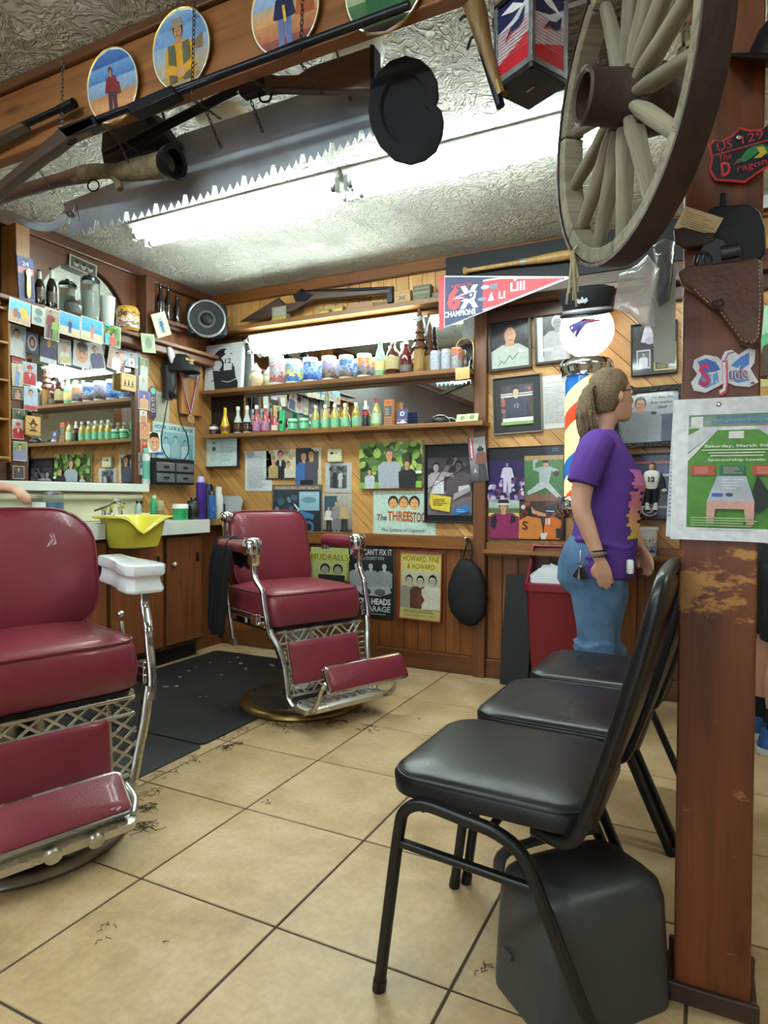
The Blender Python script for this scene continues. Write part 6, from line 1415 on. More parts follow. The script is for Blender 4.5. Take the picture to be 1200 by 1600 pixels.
def dplanks_left(y0, y1, z0, z1, x, w, mt, ang=45, t=.01):
    a = math.radians(ang); d = (math.cos(a), math.sin(a)); nrm = (-d[1], d[0]); p = [yy * nrm[0] + z * nrm[1] for yy in (y0, y1) for z in (z0, z1)]; k = math.floor(min(p) / w)
    while k * w < max(p):
        s0, s1 = k * w + .0015, (k + 1) * w - .0015; k += 1
        P = clip_poly([(nrm[0] * s + d[0] * q, nrm[1] * s + d[1] * q) for s, q in ((s0, -9), (s0, 9), (s1, 9), (s1, -9))], y0, z0, y1, z1)
        if len(P) < 3: continue
        cy, cz = sum(q[0] for q in P) / len(P), sum(q[1] for q in P) / len(P)
        loc = [((yy - cy) * d[0] + (z - cz) * d[1], (yy - cy) * nrm[0] + (z - cz) * nrm[1]) for yy, z in P]
        ar = sum(loc[i - 1][0] * loc[i][1] - loc[i][0] * loc[i - 1][1] for i in range(len(loc)))
        if abs(ar) < 3e-4: continue
        o = MB().prism(loc if ar > 0 else loc[::-1], -t / 2, t / 2).build('plank', mt, wl, smooth=0)
        o.matrix_local = Matrix(((0, 0, 1, x - t / 2), (d[0], nrm[0], 0, cy), (d[1], nrm[1], 0, cz), (0, 0, 0, 1)))
dplanks_left(1.742, YB, .92, 1.985, -1.412, .1, PINE, -45)
dplanks_left(1.775, YB, 2.06, 2.445, -1.412, .1, PINE_DK, 90)
# small shelf for the three bottles, corner bracket and speaker
t = thing('small_shelf', 'small bracket shelf with three dark bottles beside the speaker', 'shelf', (-1.36, 1.93, 2.20)); MB().box((0, 0, 0), (.12, .27, .022)).build('board', LEDW, t, smooth=0, bevel=.004); MB().box((-.02, 0, -.02), (.08, .26, .02)).build('moulding', FASC, t, smooth=0, bevel=.004)
SPC = on(323, 498, 0, -1.20)
t = thing('speaker', 'round black speaker with silver ring in the ceiling corner', 'speaker', SPC); sd = (CAM - SPC); sd = Vector((sd.x, sd.y, -.12)).normalized()
Ms = rot_to(sd); MS_ = mat('speaker_grille', '15171a', .5, var=.2, vscale=40, bump=.4, bscale=160)
mb = MB(Ms); mb.rloft([(.10, .10, .03, -.16), (.125, .10, .03, -.15), (.135, .105, .03, -.02), (.12, .10, .03, -.01)]); mb.build('cabinet', BLACKM, t, smooth=40)
mb = MB(Ms); mb.lathe([(.108, -.02), (.124, -.015), (.127, .0), (.124, .012), (.118, .015), (.113, .01)], 40, cap0=False, cap1=False); mb.build('ring', mat('silver_ring', 'b4b8bc', .3, .4), t, smooth=50)
mb = MB(Ms); mb.lathe([(.115, -.012), (.113, .004), (.08, -.004), (.045, -.014), (.04, -.004), (.03, .006), (.0, .010)], 40); mb.build('cone', MS_, t, smooth=50)
MB().tube([(0, 0, -.02), Vector((-.10, .06, -.03)), Vector((-.215, .10, -.03))], .012, 8).build('bracket', BLACKM, t)
# ---- counter, backsplash, cabinet
WHT = mat('white_laminate', 'dfe3dd', .35, var=.03); CREAM = mat('cream_panel', 'd6d0b4', .5, var=.05)
YC0, YC1 = -.4, 2.07
t = thing('counter', 'white laminate counter top along the mirror wall', 'counter', (-1.27, (YC0 + YC1) / 2, .825)); _sy = WL(214, 845, -1.06).y - (YC0 + YC1) / 2; _h = (YC1 - YC0) / 2; mb = MB(); mb.bb((-.15, -_h, 0), (.15, _sy - .165, .086)); mb.bb((-.15, _sy + .165, 0), (.15, _h, .086)); mb.bb((-.15, _sy - .165, 0), (.03, _sy + .165, .086)); mb.build('top', WHT, t, smooth=0)
tag(MB().bb((-1.419, YC0, .915), (-1.409, 1.74, 1.09)).build('backsplash', CREAM, smooth=0), 'cream backsplash panel under the mirror ledge', 'backsplash')
t = thing('mirror_ledge', 'narrow white ledge running under the barber mirror', 'shelf', (-1.38, (YC0 + 1.76) / 2, 1.09)); MB().box((0, 0, .025), (.075, 1.76 - YC0, .05)).build('board', WHT, t, smooth=0, bevel=.004)
MB().cyl((-.005, -1.05, -.03), (-.005, 1.05, -.03), .018, n=14).build('rounded_strip', CREAM, t, smooth=60)
CABD = wood('cabinet_door_wood', '8d5230', '653a1f', .36, 2, coat=.25)
t = thing('base_cabinet', 'stained wooden cabinet under the white counter', 'cabinet', (-1.29, (YC0 + YC1) / 2, 0))
MB().box((-.01, 0, .46), (.23, YC1 - YC0 - .02, .72)).build('body', TRIMV, t, smooth=0); MB().box((-.03, 0, .05), (.19, YC1 - YC0 - .04, .10)).build('kick_board', BLACKM, t, smooth=0)
KN = mat('porcelain_knob', 'e6e2da', .2, coat=.4); yc = (YC0 + YC1) / 2
for k, (a, b) in enumerate(((-.38, .02), (.04, .44), (.46, .86), (.88, 1.28), (1.30, 1.705), (1.725, 2.05))):
    d_ = MB().box((0, 0, 0), (.018, b - a - .012, .68)).build('door', CABD, t, smooth=0, bevel=.004, loc=(.115, (a + b) / 2 - yc, .465))
    MB().lathe([(.006, 0), (.006, .008), (.014, .014), (.015, .02), (.008, .026), (0, .027)], 12, (.009, (-(b - a) / 2 + .055), .17), (1, 0, 0)).build('knob', KN, d_, smooth=60)
    MB().rloft([(.03, .012, .003, -.004), (.03, .012, .003, .004)]).build('hinge_plate', BLACKM, d_, loc=(.010, (b - a) / 2 - .05, .2), rot=(0, math.radians(90), 0))
tag(MB().bb((-1.418, 2.08, .0), (-1.30, 2.40, .86)).build('wall_panel', TRIMV, smooth=0), 'dark wooden panel closing the corner right of the counter', 'panel')
t = thing('corner_board', 'worn wooden board carrying spray cans at the end of the counter', 'shelf', (-1.30, 2.235, .865)); MB().box((0, 0, .022), (.22, .31, .044)).build('board', PINE, t, smooth=0, bevel=.004)
# ---- floor mats
RUB = mat('black_rubber', '1c1d20', .55, var=.35, vscale=5, bump=.2, bscale=90)
t = thing('floor_mat', 'black rubber mat in front of the cabinet under the far barber chair', 'mat', (-.61, 1.50, 0)); MB().rloft([(.55, .68, .03, .0), (.55, .68, .03, .008), (.54, .67, .03, .012)]).build('mat_sheet', RUB, t)
t = thing('floor_mat', 'second black rubber mat lapping under the first near the porcelain-armed chair', 'mat', (-.60, .32, 0)); MB().rloft([(.55, .495, .03, .0), (.55, .495, .03, .005), (.54, .485, .03, .008)]).build('mat_sheet', mat('grey_rubber', '26272a', .5, var=.35, vscale=4, bump=.2, bscale=90), t)
# ---- yellow sink
SKY_ = WL(214, 845, -1.06).y
t = thing('shampoo_sink', 'yellow shampoo bowl with dipped front rim set in the counter', 'sink', (-1.085, SKY_, .82)); SKM = mat('yellow_fibreglass', 'dccf4a', .3, var=.05, coat=.3)
def bowl(scale, z, dip=0.0, hx=.165, hy=.205, fwd=0.0):
    out = []
    for j in range(40):
        th = 2 * PI * j / 40; c, s = math.cos(th), math.sin(th); e = 2 / 3.2
        x = hx * scale * math.copysign(abs(c) ** e, c); y = hy * scale * math.copysign(abs(s) ** e, s)
        # th = 0 is the front (+x); the neck dip sits a little towards the far end
        g = math.exp(-((((th + .30 + PI) % (2 * PI)) - PI) / .34) ** 2)
        out.append(Vector((x + fwd * g, y, z - dip * g)))
    return out
mb = MB(); mb.loft([bowl(.50, -.05), bowl(.62, -.045), bowl(.74, .03), bowl(.80, .10, .06), bowl(.84, .115, .085, fwd=.02), bowl(1.0, .118, .085, fwd=.02), bowl(1.03, .124, .086, fwd=.02), bowl(1.02, .132, .086, fwd=.02), bowl(.86, .134, .086, fwd=.02), bowl(.80, .12, .082), bowl(.70, .02), bowl(.55, -.025), bowl(.1, -.035)]); mb.build('bowl', SKM, t, smooth=50)
mb = MB(); mb.tube(bez([(-.16, -.02, .13), (-.155, -.02, .19), (-.12, -.02, .215), (-.06, -.02, .19)], 5), .011, 10); mb.lathe([(.022, .125), (.02, .145), (.012, .15)], 14, (-.16, -.02, 0)); mb.build('faucet', CHROME, t, smooth=60)
for dy in (-.07, .05): mb = MB(); mb.lathe([(.014, .13), (.012, .16), (.02, .165), (.02, .18), (0, .185)], 12, (-.16, dy, 0)); mb.build('tap_handle', CHROME, t, smooth=60)
mb = MB(); mb.tube(bez([(-.13, -.16, .16), (-.10, -.10, .185), (-.12, -.03, .205), (-.10, .03, .20)], 5), .005, 8); mb.build('spray_hose', BLK, t, smooth=60)
# ---- things on the counter and ledge
def atL(px, py, x, z): p = on(px, py, 0, x); return Vector((x, p.y, z))
def dL(px, py, x): return (on(px, py, 0, x) - CAM).dot(CF)
def stand(name, label, cat, px, bot, top, wpx, x, z, segs, group=None, n=16):
    d = dL(px, bot, x); return vessel(name, label, cat, atL(px, bot, x, z), wpx / 2 / F_PX * d, (bot - top) / F_PX * d, segs, group, n)
ZCT = .911
CLR = mat('clear_glass', 'e4f0ee', .03, trans=.9, ior=1.3); BLUE = mat('blue_disinfectant', '0d72b0', .08, coat=.5)
STL = mat('steel_rod', 'b0b4b8', .25, .9)
d = dL(83, 790, -1.33); t = stand('disinfectant_jar', 'glass comb jar half full of blue liquid on the counter', 'jar', 83, 800, 748, 31, -1.30, ZCT, [('liquid', BLUE, [(.93, .02), (.93, .66), (0, .66)]), ('glass', CLR, [(1, 0), (1, .88)]), ('lid', STL, [(1.03, .88), (1.03, .95), (.3, .97), (.3, 1.0), (0, 1.0)])])
stand('white_cup', 'plain white cup beside the blue comb jar', 'cup', 61, 800, 765, 20, -1.30, ZCT, [('cup', LIDW, [(.9, 0), (1, 1), (.9, 1), (.82, .1), (0, .1)])])
def cap_bottle(bm_, cm, lm=None, neck=.35, sh=.78):
    s = [('bottle', bm_, [(.93, 0), (1, .03), (1, sh - .1), (.8, sh - .03), (neck, sh)]), ('cap', cm, [(neck + .05, sh), (neck + .05, .98), (neck, 1), (0, 1)])]
    if lm: s.append(('label', lm, [(1.02, .15), (1.02, sh - .2)]))
    return s
GRN = mat('green_plastic', '1f8f5a', .3); BLUEC = mat('blue_cap', '3a74b8', .4); PURP = mat('purple_can', '4a2c8c', .3, .3); CYANC = mat('blue_can', '3c74b8', .3, .2); DKB = mat('dark_blue_can', '1c2048', .35, .2); GREYB = mat('grey_white', 'c8ccc8', .4)
stand('white_bottle', 'tall white bottle with teal cap standing behind the black drawers', 'bottle', 228, 768, 712, 13, -1.385, 1.14, cap_bottle(GREYB, mat('teal_cap', '6ab8a8', .4), mat('teal_label', '5aa890', .5), .6, .85))
t = thing('drawer_organizer', 'black desktop drawer organizer with clear drawers on the mirror ledge', 'organizer', atL(266, 768, -1.37, 1.141)); dd = dL(266, 768, -1.37); OW, OH = 56 / F_PX * dd, 42 / F_PX * dd * .95
MB().box((0, 0, OH / 2), (.09, OW * 1.5, OH)).build('case', BLACKM, t, smooth=0, bevel=.004)
for i in range(2):
    for j in range(2):
        dr = MB().box((.047, (j - .5) * OW * .72, OH * (.25 + .42 * i)), (.012, OW * .66, OH * .34)).build('drawer', mat('smoky_drawer', '5c6064', .2, coat=.3), t, smooth=0, bevel=.003); MB().box((.055, (j - .5) * OW * .72, OH * (.25 + .42 * i)), (.008, OW * .16, OH * .08)).build('pull', BLACKM, dr)
stand('pill_jar', 'small jar with blue cap on the black drawers', 'jar', 250, 723, 713, 13, -1.385, 1.141 + OH, cap_bottle(GREYB, BLUEC, None, .8, .5))
t = stand('spray_bottle', 'clear spray bottle with black trigger on the mirror ledge end', 'bottle', 216, 795, 765, 11, -1.31, ZCT, [('bottle', mat('clear_plastic', 'c8dcd4', .1, trans=.5), [(.95, 0), (1, .04), (1, .8), (.4, .92), (.4, 1)])]); MB().box((.0, .01, .115), (.016, .05, .016)).build('trigger_head', BLACKM, t, bevel=.004); MB().tube([(0, .02, .11), (0, .035, .085)], .004, 6).build('trigger', BLACKM, t)
t = stand('spray_bottle', 'green spray bottle with pale nozzle in front of the drawers', 'bottle', 241, 812, 772, 13, -1.22, ZCT, [('bottle', GRN, [(.95, 0), (1, .04), (1, .72), (.4, .86), (.35, .92)]), ('nozzle', mat('pale_nozzle', '9cd8b8', .4), [(.45, .88), (.45, .96), (.2, 1), (0, 1)])])
A = Art(.062, .05, 'd8dad8', .05); A.rect(.12, .3, .26, .85, '3a3c40').ell(.75, .2, .12, None, 'c8584a'); tag(A.build('small_carton', None, m_left(atL(222, 812, -1.19, ZCT))), 'small white carton with dark stripe at the sink edge', 'box')
t = stand('brush_jar', 'clear jar holding an orange-handled brush on the counter', 'jar', 250, 812, 780, 12, -1.19, ZCT, [('jar', CLR, [(1, 0), (1, .75)]), ('handle', mat('orange_handle', 'c8703c', .4), [(.7, .05), (.75, .5)]), ('bristles', mat('bristle', 'c8b48c', .9), [(.7, .5), (.95, 1), (0, 1)])])
stand('gel_jar', 'round green gel jar with white lid on the counter', 'jar', 282, 812, 787, 24, -1.19, ZCT, [('jar', GJAR, [(.95, 0), (1, .05), (1, .72)]), ('lid', LIDW, [(1.02, .72), (1.02, .96), (.95, 1), (0, 1)])])
t = stand('gel_bottle', 'black bottle with white block lettering on the counter', 'bottle', 302, 811, 776, 19, -1.19, ZCT, cap_bottle(BLK, BLK, None, .4, .86)); A = Art(.03, .05, '1a1a1c', .0005); 
for k in range(4): A.rect(.2, .08 + k * .24, .8, .25 + k * .24, 'b8bcc0')
A.build('label', t, m_left((.0335, -.015, .02)))
t = stand('hairspray_can', 'tall purple hairspray can with pink lettering', 'can', 314, 808, 741, 14, -1.17, ZCT, [('can', PURP, [(.95, 0), (1, .02), (1, .86)]), ('cap', mat('lilac_cap', 'b0a8d8', .3), [(.85, .86), (.85, .92), (.6, 1), (0, 1)])]); printed_lathe(t, 'label', .0262, .05, .14, [['c83c7c', '4a2c8c', 'd85c94']] * 4, 10, 2, 1.02)
stand('hairspray_can', 'dark blue can behind the tall purple can', 'can', 326, 796, 743, 15, -1.30, .911, [('can', DKB, [(1, 0), (1, .9), (.7, 1), (0, 1)])])
t = stand('cooling_spray', 'blue spray can with white lettering beside the purple can', 'can', 331, 806, 762, 13, -1.18, .911, [('can', CYANC, [(.95, 0), (1, .02), (1, .84)]), ('cap', BLK, [(.9, .84), (.8, .94), (.4, 1), (0, 1)])]); A = Art(.04, .04, '3c74b8', .0004); A.text('COOL', .5, .58, .26, 'e0e8f0', .85, bold=.03).text('CARE', .5, .22, .26, 'e0e8f0', .85, bold=.03); A.build('label', t, m_left((.0262, -.02, .045)))
stand('lotion_bottle', 'slim white lotion bottle between blue can and black box', 'bottle', 342, 803, 754, 13, -1.22, .911, cap_bottle(LIDW, LIDW, None, .7, .8))
A = Art(.04, .10, '1c1c20', .03); A.rect(.4, .12, .75, .3, 'c8ccd0'); tag(A.build('clipper_box', None, m_left(atL(346, 804, -1.2, .911))), 'small black clipper box next to the leaning papers', 'box')
for k in range(5):
    A = Art(.24, .16, ['b8bcc0', 'a8acb0', 'c4c8ca', '9a9ea2', 'b0b4b8'][k], .002); M_ = m_back((-1.36 + .012 * k, 2.36 - .012 * k, .912), math.radians(-1 - k), math.radians(-10)); tag(A.build('paper_folder', None, M_), ['rearmost grey folder leaning in the counter corner', 'second grey folder from the back in the counter corner', 'middle grey folder leaning in the counter corner', 'fourth grey folder from the back in the counter corner', 'front grey folder leaning in the counter corner'][k], 'folder', 'grey folders in the corner')
t = thing('eyeglasses', 'black-rimmed glasses lying on the mirror ledge beside the clippers', 'glasses', atL(262, 786, -1.32, .99)); mb = MB()
for dy in (-.03, .03): mb.tube([(0, dy + .024 * math.cos(q), .017 * math.sin(q)) for q in [2 * PI * j / 12 for j in range(12)]], .0022, 5, closed=True)
mb.tube([(0, -.006, .003), (0, .006, .003)], .002, 5); mb.build('rims', BLK, t)
t.location.z = .93; mb = MB(); mb.tube([(0, .053, .005), (-.06, .058, .0)], .002, 5); mb.tube([(0, -.053, .005), (-.06, -.056, .0)], .002, 5); mb.build('temples', BLK, t)
t = thing('white_towel', 'folded grey and white towel behind the counter bottles', 'towel', atL(293, 782, -1.36, 1.0)); t.location.z = .912
MB().rloft([(.035, .07, .02, 0), (.04, .075, .03, .01), (.04, .075, .03, .07), (.03, .06, .03, .085), (.01, .03, .01, .09)]).build('towel_fold', mat('towel_cloth', 'b8bab8', .95, var=.15, vscale=20, bump=.5, bscale=80), t, smooth=60)
# ---- things on the long ledge
ZL = 2.061
BEER = mat('dark_beer_glass', '1c1210', .1, coat=.7); FOIL = mat('pale_foil', 'd8dcd4', .35)
for px, bot, top, lab in ((62, 484, 428, 'dark beer bottle with pale neck nearest the bottle-opener card'), (81, 488, 424, 'dark beer bottle with picture label, right one of the pair on the ledge')):
    t = stand('beer_bottle', lab, 'bottle', px, bot, top, 16, -1.31, ZL, [('bottle', BEER, [(.95, 0), (1, .03), (1, .52), (.75, .64), (.44, .74)]), ('neck', FOIL, [(.44, .72), (.36, .95)]), ('crown_cap', BLK, [(.45, .95), (.45, .99), (.3, 1), (0, 1)])], 'beer bottles on the ledge')
    printed_lathe(t, 'label', .028, .03, .09, [['2c2824', '5c5448', '3c342c', '7c7464']] * 4, 12, px, 1.02)
stand('glass_jar', 'tall clear straw dispenser jar with dark lid on the ledge', 'jar', 141, 500, 428, 28, -1.315, ZL, [('jar', CLR, [(.95, 0), (1, .03), (1, .8), (.9, .84)]), ('lid', mat('dark_chrome', '4c5450', .2, .9), [(1.02, .82), (1.02, .88), (.7, .94), (.2, .96), (.2, 1), (0, 1)]), ('insert', mat('pale_straws', 'c8d0c4', .5), [(.62, .03), (.66, .62), (0, .62)])])
stand('white_tumbler', 'plain white tumbler on the ledge beside the tall jar', 'cup', 168, 506, 462, 24, -1.315, ZL, [('tumbler', LIDW, [(.72, 0), (.75, .03), (1, 1), (.92, 1), (.7, .06), (0, .06)])])
stand('glass_dish', 'small faceted glass dish on the ledge before the tall jar', 'dish', 114, 496, 470, 28, -1.30, ZL, [('dish', mat('grey_glass', '9aa4a0', .1, trans=.5), [(.7, 0), (.9, .1), (1, .6), (.95, .62)]), ('contents', mat('dark_contents', '3c3830', .7, bump=.5), [(.85, .3), (.8, .7), (.3, .95), (0, 1)])])
t = stand('sports_mug', 'yellow mug with football player picture on the ledge', 'mug', 200, 523, 486, 32, -1.31, ZL, [('mug', mat('yellow_mug', 'c8962c', .3, coat=.3), [(.9, 0), (1, .05), (1, .9), (.85, 1), (.75, .95), (0, .95)])]); printed_lathe(t, 'label', .0675, .015, .12, [['e8e4e0', '4c6ca8', 'c89a3c'], ['5c3c2c', 'd8a480', 'e4e0dc'], ['d8a480', 'c8962c', '3c2c24'], ['2c241c', 'c8962c', 'd0a040']], 14, 9, 1.01)
for px, bot, top, lab in ((251, 493, 440, 'dark bottle on the small bracket shelf, nearest the post'), (263, 496, 443, 'middle dark bottle on the small bracket shelf'), (277, 500, 456, 'shorter pale-labelled bottle on the bracket shelf by the speaker')):
    t = stand('dark_bottle', lab, 'bottle', px, bot, top, 12.5, -1.335, 2.212, [('bottle', BEER, [(.95, 0), (1, .03), (1, .55), (.7, .68), (.48, .76), (.46, .94), (.5, .95), (.5, 1), (0, 1)])], 'bottles on the bracket shelf')
    printed_lathe(t, 'label', .0255, .02, .10, [['8c8a80', '2c2a28', 'b8b4a8']] * 4 if px < 270 else [['c8c0ac', 'a8a08c']] * 4, 10, px, 1.03)
# ---- photographs and cards
def pinL(name, label, x0, y0, x1, y1, fn, X=-1.388, tilt=0.0, cat='photo', paper='efece6', thick=.0012, lean=0.0):
    a, b = on(x0, (y0 + y1) / 2, 0, X), on(x1, (y0 + y1) / 2, 0, X); w = b.y - a.y
    za, zb = on((x0 + x1) / 2, y1, 0, X).z, on((x0 + x1) / 2, y0, 0, X).z
    A = Art(w, zb - za, paper, thick); fn(A); return tag(A.build(name, None, m_left((X, a.y, za), math.radians(tilt), math.radians(lean))), label, cat)
def P1(bg, bg2, top, skin='d8a884', hair='2c201a', h=.85, x=.5, wide=1.1, extra=None):
    def f(A):
        A.rect(.03, .03, .97, .97, bg, bg2); A.person(x, .03, h, top, skin, hair, wide=wide)
        if extra: extra(A)
    return f
def grad(bg, bg2): return lambda A: (A.rect(.03, .03, .97, .97, bg, bg2), A.person(.5, .03, .8, 'b82030', 'd8a480', '2c1c18', wide=1.3), A.poly([(.24, .78), (.5, .70), (.76, .78), (.5, .90)], 'c02434'), A.poly([(.4, .5), (.5, .3), (.6, .5)], 'e8e4e0'))
def beach(fig, sand='c8b890'): return lambda A: (A.rect(.03, .03, .97, .97, '2f86c8', '5ab0e0'), A.rect(.03, .03, .97, .38, sand, 'd8ccb0'), A.rect(.03, .38, .97, .5, '3a9cc8'), A.person(.5, .12, .62, fig, 'b07850', '2a1c18', fig))
LX = -1.262
pinL('photo', 'beach photo with a yellow sand figure hanging from the ledge', 13, 468, 47, 505, lambda A: (A.rect(.03, .03, .97, .97, '58b0dc', '7cc8ec'), A.rect(.03, .03, .97, .45, 'c8a484'), A.ell(.66, .5, .22, .22, 'd8b848'), A.ell(.3, .42, .12, .2, 'a85c4c'), A.ell(.45, .35, .1, .15, '5c7a9c')), LX, -3)
pinL('photo', 'pale grey photo with two faint shapes hanging from the ledge', 49, 478, 69, 508, lambda A: (A.rect(0, 0, 1, 1, 'a8b4a8', 'c0c8bc'), A.ell(.55, .7, .3, .2, '6c7c7c'), A.ell(.5, .3, .3, .16, '748484')), LX, -2)
pinL('photo', 'tall photo of a couple in red and green hanging from the ledge', 69, 482, 92, 531, lambda A: (A.rect(.03, .03, .97, .97, '6c5c50', 'a89c8c'), A.person(.38, .03, .9, '7c2c34', 'b88468', '241814', '54303a'), A.person(.66, .0, .72, '7aa848', 'c89070', '5c3424', '6c8c48')), LX, -2)
pinL('photo', 'beach photo of a crouching child in dark blue hanging from the ledge', 92, 489, 125, 524, beach('2c3c78'), LX, -2)
pinL('photo', 'beach photo of a child in pink and blue hanging from the ledge', 126, 497, 160, 533, beach('c87c84'), LX, -2)
pinL('photo', 'photo of a family before green leaves hanging from the ledge', 161, 507, 188, 540, lambda A: (A.rect(.03, .03, .97, .97, '3c6a2c', '6c9c4c'), A.foliage(.1, .2, .9, .95, ['4c7c34', '2c4c20', '84a85c'], 24, .09, 3), A.person(.25, .03, .7, '4ca8b8', 'c89474', '4c3424'), A.person(.5, .03, .62, 'c84c3c', 'c89474', '2c1c18'), A.rect(.02, .85, .3, .98, '5ab8d8')), LX, -2)
rows = [((10, 507, 39, 556), P1('7c98a0', 'b8c8cc', 'd8d8d8', hair='241a18'), 'school photo of a boy in white at the mirror corner'),
        ((41, 520, 60, 552), lambda A: (A.rect(0, 0, 1, 1, '2c3058', '6c74a0'), A.ell(.5, .5, .38, .4, 'c8c4cc'), A.ell(.5, .52, .26, .3, '5c2c34'), A.ell(.5, .5, .14, .18, 'c89c80')), 'navy card with a round head emblem on the mirror top'),
        ((62, 527, 88, 567), lambda A: (A.rect(0, 0, 1, 1, '4c4440', '6c645c'), A.person(.5, .1, .85, '34305c', 'c8a04c', '8c6c34', wide=1.4), A.rect(0, 0, 1, .2, 'c8ccd0')), 'photo of a figure in a dark vest with yellow face on the mirror top'),
        ((91, 531, 112, 570), P1('a8a4a0', 'd8d4d0', 'e4ded8', 'd89c84', 'b88c70', .7, extra=lambda A: A.ell(.5, .2, .36, .14, 'c8b880')), 'baby photo with a cream cushion on the mirror top'),
        ((113, 533, 140, 573), lambda A: (A.rect(0, 0, 1, 1, 'c8c8cc', 'e0e0e4'), A.ell(.5, .55, .36, .38, 'd89c7c'), A.ell(.5, .8, .32, .2, '5c4030'), A.ell(.38, .58, .04, .03, '2c1c18'), A.ell(.62, .58, .04, .03, '2c1c18'), A.rect(.4, .36, .6, .4, 'b0584c')), 'close-up photo of a baby face on the mirror top'),
        ((142, 539, 166, 580), P1('c8b8b0', 'e4dcd8', '3c3468', hair='1c1414', wide=1.3), 'photo of a girl in a purple vest on the mirror top'),
        ((167, 541, 194, 576), P1('a87c74', 'd8c4bc', 'e4e0dc', 'd8a088', '3c2420', .8, extra=lambda A: A.poly([(.7, .0), (1, .0), (1, .7)], '6c2c34')), 'photo of a baby wrapped in white on the mirror top'),
        ((196, 551, 215, 574), P1('8c9cb4', 'b8c4d4', 'e0d8dc', extra=lambda A: A.rect(.4, .2, .6, .4, 'b84c5c')), 'small photo of a person in a white shirt at the mirror edge')]
for k, (r_, f_, lab) in enumerate(rows): pinL('photo', lab, *r_, f_, -1.378 - .002 * (k % 2), (-2, 1, -3, 2, -4, 12, -8, 1)[k])
col = [((19, 541, 34, 566), grad('b8a48c', 'd8ccbc'), 'small red-gown graduation photo highest on the left stile'),
       ((35, 566, 57, 602), grad('8c9cb8', 'c4ccd8'), 'larger graduation photo in red gown with black bow'),
       ((19, 568, 36, 604), lambda A: (A.rect(0, 0, 1, 1, 'c8b8a4', 'dcd4c4'), A.poly([(.2, .02), (.6, .02), (.75, .6), (.4, .75)], '7c98c8'), A.ell(.5, .8, .14, None, 'd8a484')), 'photo of a person in pale blue on the left stile'),
       ((19, 606, 36, 624), P1('4c3c34', '6c5448', 'b89880'), 'dark head photo of a girl on the left stile'),
       ((37, 604, 58, 641), P1('7c9cc4', 'b4c8e0', 'b8c8e0', hair='1c1614', wide=1.3, extra=lambda A: A.rect(.03, .03, .97, .2, 'b83c44')), 'photo of a smiling boy in pale blue shirt on the left stile'),
       ((20, 639, 39, 656), P1('3c4c38', '5c6c54', '2c4a3c', hair='5c4434'), 'small photo of a person in dark green on the left stile'),
       ((19, 656, 37, 686), grad('a89c94', 'd4ccc4'), 'small red-gown graduation photo under the green-shirt photo'),
       ((20, 690, 42, 720), P1('4c5c34', '8c9c6c', '8c8cb4', hair='241814', wide=1.4), 'photo of a smiling boy in a striped shirt low on the left stile'),
       ((20, 728, 38, 748), P1('3c342c', '5c5044', '4c4c54', hair='241814'), 'lowest dark photo on the left stile')]
for k, (r_, f_, lab) in enumerate(col): pinL('photo', lab, *r_, f_, -1.388, (0, -1, 2, 0, -1, 1, 0, -1, 0)[k])
col = [((218, 560, 232, 588), P1('3c6a34', '5c8c4c', 'd8dcd8', hair='c8a878'), 'photo with green background at the right mirror stile'),
       ((217, 588, 231, 612), P1('a8b0a4', 'c8ccc4', 'b8bcb8', hair='a89c8c'), 'pale grey photo on the right mirror stile'),
       ((216, 611, 234, 640), P1('3c3a8c', '5c58a8', 'c8966c', hair='1c1414', wide=1.3), 'school photo of a boy on purple at the right stile'),
       ((218, 641, 229, 661), P1('d0ccc8', 'e4e0dc', 'b8845c', hair='2c1c14'), 'narrow white photo of a boy on the right stile'),
       ((219, 661, 234, 688), P1('b86c54', 'd08c74', 'c8946c', hair='2c1c14', wide=1.3), 'orange-toned photo of a bare-chested boy on the right stile'),
       ((220, 687, 231, 706), P1('8c5c3c', 'a87454', 'c8342c', hair='3c2418'), 'tiny photo of a child in a red robe on the right stile'),
       ((217, 708, 236, 722), P1('3c4448', '6c7478', 'a8a4a0'), 'small dark photo low on the right stile'),
       ((217, 724, 229, 742), P1('4c3c5c', '6c5c7c', 'c8c4c8'), 'lowest purple-grey photo on the right stile')]
for k, (r_, f_, lab) in enumerate(col): pinL('photo', lab, *r_, f_, -1.388, (0, 1, 0, -2, 1, 0, 2, 0)[k])
# wooden plaques with burnt drawings
PLQ = 'c89c58'
pinL('wood_plaque', 'square wooden plaque with burnt face drawing hung on the mirror', 40, 650, 63, 680, lambda A: (A.rect(0, 0, 1, 1, 'c0924e', 'd0a868'), A.poly([(.15, .66), (.3, .6), (.5, .9), (.7, .62), (.86, .6), (.7, .5), (.6, .36), (.4, .36), (.3, .5)], '3c2410'), A.ell(.5, .5, .12, None, 'c0924e'), A.poly([(.2, .2), (.8, .2), (.66, .32), (.34, .32)], '3c2410')), -1.37, -1, 'plaque', PLQ, .012)
pinL('wood_plaque', 'square wooden plaque with three burnt pine trees hung on the mirror', 190, 584, 212, 610, lambda A: (A.rect(0, 0, 1, 1, 'd0aa6c', 'dcba80'), [A.poly([(x, .3), (x + .16, .3), (x + .08, .72)], '34200f') for x in (.16, .42, .68)], A.rect(.1, .22, .9, .26, '34200f'), A.line([(.2, .82), (.5, .88), (.8, .82)], .03, '8c6434')), -1.37, -1, 'plaque', PLQ, .012)
